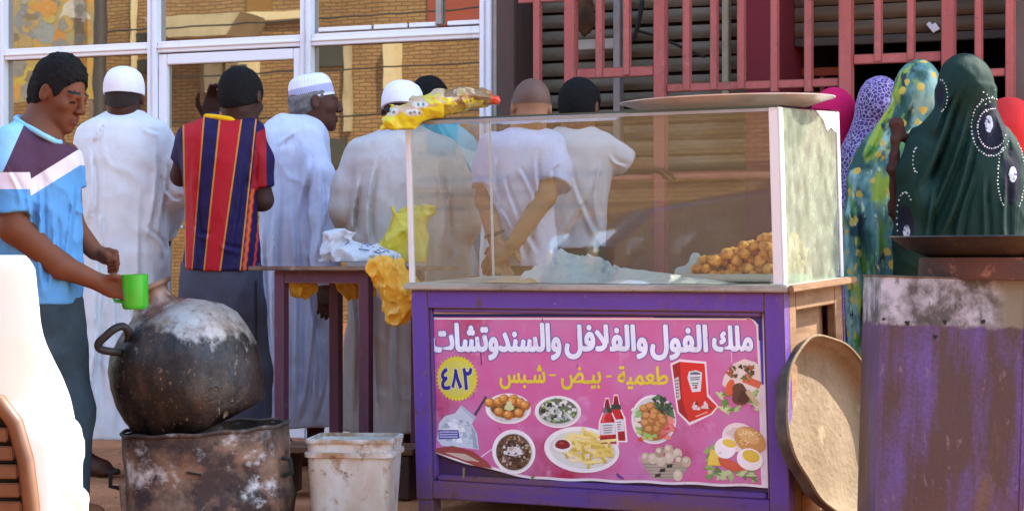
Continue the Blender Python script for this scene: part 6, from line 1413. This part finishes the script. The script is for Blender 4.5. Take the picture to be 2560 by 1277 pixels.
# 5: big man in grey beige robe
p = Per(1000, 8.2); M = hm_(2, 22); hc = p.L(1004, 275); k = 1.0
RT = p.rows([(318, 1010, 46, .06), (328, 1010, 66, .085), (342, 1008, 96, .11), (362, 1006, 122, .13), (400, 1006, 138, .15), (470, 1012, 146, .165), (560, 1018, 150, .17), (680, 1022, 150, .17), (780, 1020, 146, .17), (900, 1000, 136, .175), (1000, 985, 126, .18), (1074, 975, 120, .18)])
aL = [p.L(905, 385), p.L(868, 510, .0), p.L(905, 610, .22)]; aR = [p.L(1105, 385), p.L(1150, 520, -.02), p.L(1110, 620, .22)]
o5 = body(p, 'broad man in grey beige robe and white cap behind the table and bag bundle', hc, M, k, p.L(1008, 330), .062, slim(RT, .75), [(aL, [.05, .045, .034]), (aR, [.05, .045, .034])],
          [dict(w=aL[2], f=(.5, .8, 0), n=(0, 0, -1), thumb=1), dict(w=aR[2], f=(-.5, .8, 0), n=(0, 0, -1), thumb=-1)], DARK, ((p.L(985, 660)[0], 0, .85), dict(spread=.07, feet=(0, 1))), face=False, vox=.008)
garment(p, 'robe', cloth('beige_robe_cloth', lin(206, 200, 200, .88), tr=.06, layers=((lin(196, 188, 172, .88), 2.2, .45, .7),)), o5, RT, [([p.L(905, 382), p.L(872, 470), p.L(866, 520), p.L(895, 600, .14)], [.062, .066, .066, .06]), ([p.L(1108, 382), p.L(1140, 480, -.03), p.L(1150, 560, -.02), p.L(1115, 630, .14)], [.065, .075, .078, .066])], fold=.012, f=8, fz=.9, sd=14, dfold=.006, lines=((1095, 390, 1110, 620, 9, .024), (935, 380, 915, 620, 9, .020), (890, 420, 885, 590, 7, .016), (1130, 420, 1120, 640, 7, .018), (1060, 480, 1075, 1070, 10, .018), (985, 560, 980, 1070, 10, .016), (930, 640, 925, 1070, 9, .018), (1020, 700, 1035, 1070, 8, .016), (870, 660, 890, 1060, 8, .016), (1040, 345, 1010, 480, 8, .008)))
hairdo('hair', hc, M, k, o5, m_hairf, t=.003, crop=-.04, fy=.13, fr=(.12, .1, .17), curl=.0015, vox=.006)
cap_lathe(p, o5, p.L(1006, 264, -.024), hm_(2, 14), 1, [(.074, -.016), (.080, -.016), (.082, 0), (.081, .03), (.076, .055), (.066, .075), (.05, .088), (.028, .096), (0, .099)], m_cap, 'cap', sy=1.3, sx=1.06)

# 6: man mostly hidden, turquoise and white shirt
p = Per(1100, 8.9); M = hm_(10, 12); hc = p.L(1074, 262); k = 1.0
RT = p.rows([(302, 1085, 42, .06), (312, 1088, 58, .08), (330, 1095, 74, .1), (370, 1105, 84, .12), (440, 1115, 86, .13), (540, 1118, 84, .13), (640, 1115, 84, .13), (700, 1115, 84, .13)])
aR = [p.L(1168, 380), p.L(1188, 500), p.L(1160, 560, .2)]; aL = [p.L(1035, 380), p.L(1025, 500), p.L(1050, 560, .2)]
o6 = body(p, 'black haired man in turquoise and white shirt half hidden behind beige robe', hc, M, k, p.L(1082, 316), .058, slim(RT, .8), [(aR, [.046, .04, .03]), (aL, [.046, .04, .03])], [dict(w=aR[2], f=(-.3, 1, 0), n=(0, 0, -1), thumb=-1), dict(w=aL[2], f=(.3, 1, 0), n=(0, 0, -1))], DARK, ((p.L(1110, 660)[0], 0, .86), dict(spread=.07, feet=(0, 1))), face=False, vox=.009)
def turq(V):
    px, py = p.pix(V); c = np.tile(np.array(lin(176, 206, 214)), (len(V), 1)); c[py < 335 + (px - 1060) * .35] = lin(110, 186, 204); q = px - (1075 + (py - 320) * .62 - (py > 440) * (py - 440) * .36); c[np.abs(q - 6) < 17] = lin(36, 150, 172); c[np.abs(q - 34) < 6] = lin(70, 170, 190); return c
garment(p, 'shirt', cloth('turquoise_cloth', attr=True), o6, RT, [([p.L(1160, 372), p.L(1180, 450), p.L(1185, 500)], [.055, .058, .055]), ([p.L(1042, 372), p.L(1030, 480)], [.055, .055])], fold=.008, sd=17, dfold=.008, colfn=turq)
hairdo('hair', hc, M, k, o6, m_hairb, t=.014, crop=-.05, curl=.003, vox=.006)
trouser('trousers', p, cloth('dark_trouser', lin(56, 52, 52)), o6, 690, 1115, p.r(84), .86, .08, vox=.011)

# 7: bald man in lavender white t-shirt, hands clasped behind
p = Per(1300, 7.9); M = hm_(-16, 10, 3); hc = p.L(1326, 270); k = .99
RT = p.rows([(322, 1316, 46, .06), (330, 1314, 62, .08), (345, 1310, 84, .1), (370, 1305, 96, .12), (420, 1300, 96, .13), (480, 1295, 88, .135), (550, 1300, 82, .135), (610, 1310, 80, .135), (664, 1318, 82, .14)])
aR = [p.L(1382, 372), p.L(1362, 492, -.10), p.L(1282, 612, -.19)]; aL = [p.L(1228, 372), p.L(1216, 500, -.04), p.L(1238, 600, -.17)]
def bracelet(V, c): return c
o7 = body(p, 'shaven headed man in lavender white T-shirt with hands clasped behind his back', hc, M, k, p.L(1320, 322), .062, slim(RT, .8), [(aR, [.05, .043, .029]), (aL, [.05, .043, .029])],
          [dict(w=p.L(1276, 616, -.2), f=(-.62, .05, -.5), n=(.3, .9, -.3), thumb=-1, curl=.55), dict(w=p.L(1240, 604, -.185), f=(.18, -.1, -1), n=(.2, -.9, .2), thumb=-1, curl=.5)], TAN, ((p.L(1312, 660)[0], 0, .86), dict(spread=.07, feet=(0, 1))), vox=.0055,
          colfn=lambda V, c: (c.__setitem__(((V[:, 2] > p.L(0, 262)[2]) & (((V - np.array(hc)) @ np.array(M))[:, 1] < .07)), lin(104, 78, 68)) or c))
m_lt = cloth('lavender_tee_cloth', lin(206, 204, 232, .9), tr=.06)
garment(p, 'shirt', m_lt, o7, RT, [([p.L(1378, 365), p.L(1384, 420, -.03), p.L(1378, 462, -.06)], [.058, .066, .074]), ([p.L(1232, 365), p.L(1222, 420), p.L(1218, 466, -.02)], [.055, .060, .060])], vox=.0065, fold=.008, f=8, fz=2, sd=21, dfold=.008, slope=-.9, flat=True, lines=((1345, 370, 1335, 520, 8, .018), (1250, 420, 1330, 640, 8, .016), (1290, 400, 1350, 560, 8, .014), (1240, 500, 1310, 650, 8, .014), (1230, 380, 1250, 520, 7, .012), (1340, 470, 1300, 640, 8, .012), (1400, 400, 1370, 450, 6, .010)))
b = MB(); c_ = p.L(1236, 585, -.16); b.tube([(c_.x + .034 * math.cos(a), c_.y + .034 * math.sin(a), c_.z + .012 * math.cos(a)) for a in (2 * math.pi * i / 20 for i in range(21))], .006, 8); b.build('wrist_band', m_soot_black, o7, smooth=60)
trouser('trousers', p, cloth('dark_blue_trouser', lin(60, 56, 66)), o7, 650, 1316, p.r(82), .86, .085, vox=.009)

# 8: man in white t-shirt reaching right
p = Per(1440, 8.4); M = hm_(22, 12); hc = p.L(1450, 270); k = .98
RT = p.rows([(320, 1440, 46, .06), (328, 1440, 62, .08), (342, 1440, 82, .1), (365, 1445, 92, .12), (420, 1448, 84, .125), (500, 1450, 66, .13), (580, 1448, 64, .13), (618, 1448, 66, .135)])
aR = [p.L(1512, 372), p.L(1562, 410, .03), p.L(1618, 420, .1)]; aL = [p.L(1385, 375), p.L(1375, 480), p.L(1400, 560, .2)]
o8 = body(p, 'black haired man in white T-shirt reaching his right arm toward the bars', hc, M, k, p.L(1442, 322), .06, slim(RT, .8), [(aR, [.046, .042, .03]), (aL, [.046, .04, .03])],
          [dict(w=aR[2], f=(.8, .7, -.1), n=(0, .1, -1), thumb=-1, curl=.3), dict(w=aL[2], f=(.3, 1, 0), n=(0, 0, -1))], MID, ((p.L(1446, 660)[0], 0, .86), dict(spread=.07, feet=(0, 1))), vox=.007)
garment(p, 'shirt', cloth('white_tee_cloth', lin(216, 206, 214, .88), tr=.06), o8, RT, [([p.L(1508, 368), p.L(1545, 396, .02), p.L(1562, 408, .03)], [.055, .058, .056]), ([p.L(1388, 368), p.L(1380, 450)], [.055, .055])], vox=.007, fold=.008, f=8, fz=2, sd=25, dfold=.008, flat=True, lines=((1500, 370, 1490, 560, 8, .016), (1420, 400, 1480, 600, 8, .014), (1480, 430, 1410, 600, 8, .012), (1520, 380, 1560, 425, 6, .012)))
hairdo('hair', hc, M, k, o8, m_hairb, t=.015, crop=-.07, curl=.003)
trouser('trousers', p, cloth('olive_trouser', lin(74, 66, 54)), o8, 606, 1448, p.r(70), .86, .085, vox=.009)

# the women waiting at the right
def woman(label, px0, Y, hcp, hk, rows, m, sd, yaw=10, pitch=8, arms=None, lines=(), fold=.016, colfn=None, vox=.0075, headr=None, extra=None, dfold=.008, slope=.9):
    p = Per(px0, Y); M = hm_(yaw, pitch); hc = p.L(*hcp); RT = p.rows(rows)
    tor = [(z, x, y, rx * .55, ry * .6) for z, x, y, rx, ry in RT if z < hc.z - .2 and z > .75]
    o = body(p, label, hc, M, hk, p.L(hcp[0], hcp[1] + 60), .05, tor, [([p.L(hcp[0] + s_ * 70, hcp[1] + 130), p.L(hcp[0] + s_ * 80, hcp[1] + 270), p.L(hcp[0] + s_ * 50, hcp[1] + 300, .22)], [.042, .038, .028]) for s_ in (-1, 1)],
             [dict(w=p.L(hcp[0] + s_ * 50, hcp[1] + 300, .22), f=(-s_ * .4, 1, 0), n=(0, 0, -1), thumb=-s_, k=.9) for s_ in (-1, 1)], lin(96, 62, 48), ((p.L(hcp[0], 660)[0], 0, .8), dict(spread=.08, feet=(0, 1))), face=True, vox=.009)
    def ex(S):
        hr_ = headr or (.094, .118, .122); S.ball(hc + M @ Vector((0, -.014, .01)), hr_, .05, M)
        if extra: extra(S, p)
    garment(p, 'headscarf_robe', m, o, RT, [], vox=vox, fold=fold, f=9, fz=1.6, sd=sd, dfold=dfold, colfn=colfn, extra=ex, zfold=lambda a: .25 + a, slope=slope, inc=((hc, .15),), lines=lines)
    return p, o, RT
# 12 dark green
gW = [(236, 2412, 64, .1), (270, 2414, 72, .1), (310, 2420, 92, .11), (350, 2428, 112, .125), (400, 2432, 128, .14), (460, 2428, 142, .155), (530, 2420, 152, .165), (620, 2416, 160, .17), (760, 2416, 164, .18), (900, 2416, 168, .19), (1080, 2416, 172, .2), (1130, 2416, 174, .2)]
def gext(S, p):
    S.chain([p.L(2285, 330, -.06), p.L(2268, 430, -.09), p.L(2262, 600, -.1), p.L(2262, 760, -.08)], [.016, .03, .036, .04], .04)
    S.chain([p.L(2362, 270, -.06), p.L(2335, 320, -.08), p.L(2305, 390, -.1), p.L(2296, 500, -.11), p.L(2296, 640, -.11)], [.02, .026, .032, .034, .034], .06)
def greenc(V, p):
    px, py = p.pix(V); d = np.full(len(V), 9.)
    for x, y, rx, ry in ((2476, 322, 40, 62), (2530, 440, 22, 74), (2350, 238, 9, 30), (2264, 570, 20, 58)): d = np.minimum(d, np.sqrt(((px - x) / rx) ** 2 + ((py - y) / ry) ** 2))
    c = np.zeros((len(V), 3)); c[:, 0] = np.clip(d / 2, 0, 1); return c
m_green = ramp_mat('green_cloth', [(0, lin(18, 18, 34)), (.5, lin(14, 42, 35))], rough=.75, bmp=(300, .2, .002), wr=((8, 8, 3), .25))
_p = Per(2416, 7.2)
p12, o12, R12 = woman('woman in dark green headscarf with white beadwork, back turned, behind the wok', 2416, 7.2, (2414, 226), 1.0, gW, m_green, 31, 20, 8, fold=.012, vox=.0065, extra=gext, headr=(.1, .122, .118), dfold=.004, slope=1.1, colfn=lambda V: greenc(V, _p), lines=((2420, 190, 2290, 470, 10, .020), (2440, 230, 2320, 560, 10, .018), (2452, 300, 2350, 600, 10, .020), (2400, 210, 2320, 340, 8, .014), (2430, 420, 2390, 620, 10, .018), (2470, 420, 2450, 640, 9, .016), (2505, 420, 2520, 640, 9, .014), (2350, 440, 2300, 640, 9, .016), (2490, 260, 2510, 400, 8, .010)))
scf = [c for c in o12.children if c.name.startswith('headscarf')][0]
bvh = BVHTree.FromPolygons([v.co[:] for v in scf.data.vertices], [q.vertices[:] for q in scf.data.polygons])
def onto(px, py):
    a = Vector(cam_o.location) - Vector(p12.loc); d = (p12.L(px, py) - a).normalized(); h = bvh.ray_cast(a, d); return h[0], h[1]
bd = MB(); rp2 = random.Random(3)
def bead(px, py, r=2.3):
    r *= rp2.uniform(.7, 1.1)
    q, n_ = onto(px, py)
    if q is None: return
    r /= p12.s; M_ = Matrix.Translation(q - n_ * 0) @ n_.to_track_quat('Z', 'Y').to_matrix().to_4x4()
    bd.lathe([(r, -.001), (r * .9, r * .5), (r * .4, r * .8), (0, r * .85)], 8, M=M_)
for cxx, cyy, rx_, ry_, a0, a1, st_ in ((2478, 318, 50, 72, 30, 300, 7.5), (2480, 322, 36, 50, 20, 290, 9), (2528, 440, 34, 92, -60, 60, 6), (2524, 440, 30, 84, 120, 240, 6.5), (2345, 240, 24, 42, -75, 75, 13), (2292, 400, 10, 30, 90, 270, 22), (2262, 545, 20, 64, 150, 330, 15)):
    a = a0
    while a < a1: bead(cxx + rx_ * math.cos(rad(a)) + rp2.uniform(-1, 1), cyy + ry_ * math.sin(rad(a)) + rp2.uniform(-1, 1)); a += st_
for i in range(10): bead(2470 + rp2.uniform(-16, 30), 225 + i * 6)
o = bd.build('beadwork', cloth('white_bead', lin(206, 208, 206), .5), o12); o['kind'] = 'stuff'
m_patch = cloth('grey_patch', lin(176, 180, 190), layers=((lin(60, 60, 80), 60, .5, .6),))
for cxx, cyy, rx_, ry_ in ((2472, 310, 10, 22), (2532, 436, 10, 20), (2266, 580, 9, 18)):
    pts = []
    for i in range(16):
        q, n_ = onto(cxx + rx_ * math.cos(2 * math.pi * i / 16) * (1 + .12 * math.sin(i * 2.5)), cyy + ry_ * math.sin(2 * math.pi * i / 16))
        if q is not None: pts.append(q + Vector((0, -.002, 0)))
    if len(pts) > 8: fl = MB(); fl.add(pts, [tuple(range(len(pts)))]); fl.build('flower_patch', m_patch, o12)
# brown sleeve lifting the scarf
S_ = Sdf((-.42, -.2, .8), (-.1, .12, 1.5), .007); S_.chain([p12.L(2300, 400, -.0), p12.L(2240, 310, -.05), p12.L(2234, 420, -.06), p12.L(2238, 520, -.04), p12.L(2250, 620, .0)], [.019, .014, .014, .016, .020], .03); S_.disp(crumple(.01, 18, 3))
S_.build('sleeve', cloth('brown_sleeve', lin(70, 44, 38)), o12)

def pattern_mat(name, base, blobs, dot=None, lace=None):
    m = bpy.data.materials.new(name); m.use_nodes = True; t = m.node_tree; n = t.nodes; l = t.links; bs = n['Principled BSDF']; bs.inputs['Roughness'].default_value = .8
    tc = n.new('ShaderNodeTexCoord'); cur = None
    rgb = n.new('ShaderNodeRGB'); rgb.outputs[0].default_value = (*base, 1); cur = rgb.outputs[0]
    def mixf(f, c):
        nonlocal cur
        q = n.new('ShaderNodeMix'); q.data_type = 'RGBA'; l.new(f, q.inputs[0]); l.new(cur, q.inputs[6]); q.inputs[7].default_value = (*c, 1); cur = q.outputs[2]
    for i, (c, s_, a, b_) in enumerate(blobs):
        mp = n.new('ShaderNodeMapping'); mp.inputs['Location'].default_value = (i * 2.3, i * 1.7, i * 3.1); mp.inputs['Scale'].default_value = (1, 1, .55); l.new(tc.outputs['Object'], mp.inputs[0])
        z = n.new('ShaderNodeTexNoise'); z.inputs['Scale'].default_value = s_; z.inputs['Detail'].default_value = 4; l.new(mp.outputs[0], z.inputs[0])
        r = n.new('ShaderNodeMapRange'); r.inputs[1].default_value = a; r.inputs[2].default_value = b_; l.new(z.outputs[0], r.inputs[0]); mixf(r.outputs[0], c)
    if dot:
        c, s_, rr = dot; z0 = n.new('ShaderNodeTexNoise'); z0.inputs['Scale'].default_value = 30; l.new(tc.outputs['Object'], z0.inputs[0])
        ad = n.new('ShaderNodeMix'); ad.data_type = 'RGBA'; ad.inputs[0].default_value = .03; l.new(tc.outputs['Object'], ad.inputs[6]); l.new(z0.outputs['Color'], ad.inputs[7])
        v = n.new('ShaderNodeTexVoronoi'); v.inputs['Scale'].default_value = s_; v.inputs['Randomness'].default_value = .8; l.new(ad.outputs[2], v.inputs[0])
        r = n.new('ShaderNodeMapRange'); r.inputs[1].default_value = rr; r.inputs[2].default_value = rr * .8; l.new(v.outputs['Distance'], r.inputs[0]); mixf(r.outputs[0], c)
    if lace:
        c, s_, rr = lace; v = n.new('ShaderNodeTexVoronoi'); v.feature = 'DISTANCE_TO_EDGE'; v.inputs['Scale'].default_value = s_; l.new(tc.outputs['Object'], v.inputs[0])
        r = n.new('ShaderNodeMapRange'); r.inputs[1].default_value = rr; r.inputs[2].default_value = rr * .4; r.inputs[4].default_value = .75; l.new(v.outputs['Distance'], r.inputs[0]); mixf(r.outputs[0], c)
    l.new(cur, bs.inputs['Base Color']); return m
# 11 floral
m_flo = pattern_mat('floral_cloth', lin(80, 128, 122, .85), ((lin(146, 178, 168), 9, .48, .6), (lin(34, 76, 66), 8, .5, .58), (lin(150, 166, 52), 7, .53, .6), (lin(92, 140, 60), 12, .57, .63), (lin(28, 52, 60), 16, .6, .66), (lin(190, 200, 150), 22, .62, .68)), (lin(206, 172, 74), 17, .29))
woman('woman in turquoise and yellow floral headscarf, left of the dark green scarf', 2240, 7.8, (2296, 238), .96, [(250, 2290, 52, .09), (290, 2278, 68, .1), (330, 2262, 88, .11), (380, 2248, 108, .13), (440, 2240, 118, .14), (520, 2236, 122, .15), (640, 2236, 122, .16), (800, 2236, 118, .17), (950, 2236, 116, .18), (1080, 2236, 116, .19)], m_flo, 41, 14, 8, lines=((2290, 220, 2180, 420, 9, .018), (2310, 260, 2215, 560, 9, .020), (2250, 240, 2150, 400, 7, .012), (2200, 420, 2180, 900, 10, .020), (2240, 480, 2235, 900, 10, .018), (2150, 440, 2140, 900, 9, .016), (2280, 400, 2262, 800, 9, .018)))
# 10 purple lace
woman('woman in purple headscarf with white lacy pattern, behind the floral scarf', 2190, 8.3, (2200, 272), .92, [(280, 2198, 44, .09), (310, 2190, 56, .1), (350, 2180, 68, .11), (400, 2175, 78, .12), (480, 2172, 86, .13), (620, 2172, 90, .14), (800, 2172, 92, .15), (1040, 2172, 94, .16)], pattern_mat('purple_lace', lin(84, 52, 122), ((lin(58, 36, 88), 8, .45, .6),), None, (lin(180, 164, 202), 62, .13)), 47, 10, 6, vox=.009)
# 9 magenta
woman('woman in plain magenta headscarf just behind the glass case corner', 2080, 8.5, (2084, 300), .92, [(305, 2083, 46, .09), (340, 2078, 62, .1), (380, 2070, 78, .11), (440, 2064, 88, .12), (560, 2062, 92, .13), (800, 2062, 92, .15), (1040, 2062, 94, .16)], cloth('magenta_cloth', lin(196, 24, 84)), 51, 0, 4, vox=.009)
# 13 red
woman('woman in plain red orange headscarf at far right edge behind green scarf', 2530, 7.9, (2520, 330), .94, [(335, 2520, 50, .09), (370, 2522, 68, .1), (420, 2526, 88, .11), (500, 2530, 98, .13), (640, 2530, 100, .14), (800, 2530, 100, .15), (1060, 2530, 104, .17)], cloth('red_cloth', lin(206, 52, 52)), 57, 0, 4, vox=.009)

# 1: the boy pouring with the green mug
p = Per(110, 6.7); M = hm_(114, 22); hc = p.L(149, 236); k = .97; BT = lin(104, 62, 42)
RT = p.rows([(302, 88, 44, .075), (314, 88, 62, .10), (332, 86, 82, .13), (360, 84, 100, .155), (400, 84, 110, .17), (480, 88, 109, .17), (560, 88, 110, .165), (650, 92, 107, .16), (756, 96, 106, .16)])
aR = [p.L(28, 372, -.13), p.L(36, 568, -.17), p.L(150, 664, -.13), p.L(240, 702, -.09)]; aL = [p.L(165, 390, .13), p.L(176, 560, .12), p.L(236, 628, .1)]
bfc = facecol(hc, M, k, BT, lin(92, 50, 44), lin(26, 20, 18))
def boyext(S):                                # the far fist, fingers folded over one another
    c = p.L(268, 640, .09); S.ball(c, (.036, .034, .030), .02)
    for i in range(4):
        q = c + Vector((.016 - .002 * i, -.034 + .018 * i, .018 - .012 * i)); S.chain([q, q + Vector((.020, -.002, -.006)), q + Vector((.017, -.006, -.030)), q + Vector((-.004, -.008, -.034))], [.0105, .0105, .0095, .009], .004)
    S.chain([c + Vector((-.014, -.028, .012)), c + Vector((.006, -.042, .004)), c + Vector((.026, -.040, -.006))], [.012, .0115, .009], .006)
    # near hand: palm behind the mug handle, four fingers curling round it, thumb on top
    w = p.L(240, 702, -.09); c2 = p.L(272, 716, -.085); S.ball(c2, (.046, .022, .034), .02, Matrix.Rotation(rad(22), 3, 'Y'))
    for i, (dz, ln) in enumerate(((.018, 1.0), (.002, 1.05), (-.014, 1.0), (-.028, .85))):
        a = c2 + Vector((.030, -.008, dz)); S.chain([c2 + Vector((.005, -.004, dz * .9)), a, a + Vector((.030 * ln, -.010, -.010)), a + Vector((.044 * ln, .016, -.016)), a + Vector((.034 * ln, .034, -.018))], [.0115, .0108, .0098, .0092, .0085], .006)
    S.chain([c2 + Vector((-.012, -.012, .026)), c2 + Vector((.022, -.022, .034)), c2 + Vector((.050, -.016, .026))], [.0125, .011, .0095], .008)
o1 = body(p, 'boy in blue purple and white T-shirt bending to pour with green mug', hc, M, k, p.L(98, 322, .0), .062, slim(RT, .8), [(aR, [.056, .052, .042, .030]), (aL, [.048, .043, .030])], [], BT, ((p.L(100, 660)[0], 0, .82), dict(spread=.045, feet=(1, -.1))), vox=.005, colfn=bfc, ext=boyext)
pu, wh, bl, lb = lin(74, 48, 68), lin(206, 198, 208), lin(84, 140, 190), lin(136, 184, 216)
def boyc(V):
    px, py = p.pix(V); c = np.zeros((len(V), 3))
    mid = 466 - (np.clip(px, 78, 200) - 80) * .62; slv = (px < 76) & (py > 300) & (V[:, 1] < .02)
    c[:, 0] = np.clip(.5 + np.where(slv, py - 451, py - mid) / 400, 0, 1)
    c[:, 1] = np.clip(.5 + np.minimum((52 - (py - 330) * .45 - px) / 200, (430 - py) / 200), 0, 1); return c
m_boy = ramp_mat('boy_shirt_cloth', [(0, pu), (.5 - 21 / 400, wh), (.5 + 21 / 400, bl)], extra=((1, [(0, None), (.5, lb)]),))
def sl_(S): S.chain([p.L(30, 365, -.12), p.L(32, 440, -.15), p.L(36, 532, -.16)], [.066, .070, .070], .03, True)
garment(p, 'shirt', m_boy, o1, RT, [([p.L(160, 385, .12), p.L(170, 470, .12)], [.06, .06])], inc=((p.L(30, 365, -.12), .09), (p.L(36, 532, -.16), .09)), vox=.0055, fold=.010, f=9, fz=2, sd=63, dfold=.006, colfn=boyc, extra=sl_, slope=1.2, flat=True, lines=((92, 420, 110, 740, 9, .014), (140, 480, 120, 740, 9, .012), (180, 420, 170, 740, 8, .012), (60, 480, 90, 620, 8, .012), (120, 620, 190, 690, 8, .010), (20, 400, 50, 520, 7, .010)), cuts=((p.L(90, 322), (50, 0, 92)),))
cN = p.L(90, 318); b = MB()
b.tube([p.L(px, py, d) for px, py, d in ((40, 296, -.02), (46, 303, -.075), (60, 313, -.112), (84, 325, -.138), (108, 339, -.148), (128, 349, -.138), (143, 356, -.10), (150, 356, -.04), (146, 348, .04), (110, 312, .09), (70, 296, .08), (44, 294, .03), (40, 296, -.02))], .0095, 8); b.build('collar', cloth('blue_rib', lin(132, 186, 222)), o1, smooth=60)
hairdo('hair', hc, M, k, o1, m_hairb, t=.010, crop=-.062, fy=.112, fz=-.045, fr=(.12, .090, .130), curl=.007, freq=85, top=.020, vox=.0036)
trouser('trousers', p, cloth('dark_denim', lin(52, 66, 74), layers=((lin(38, 48, 56), 5, .42, .65),)), o1, 742, 100, p.r(104), .82, .075, .12, .08, .05, d=.15)
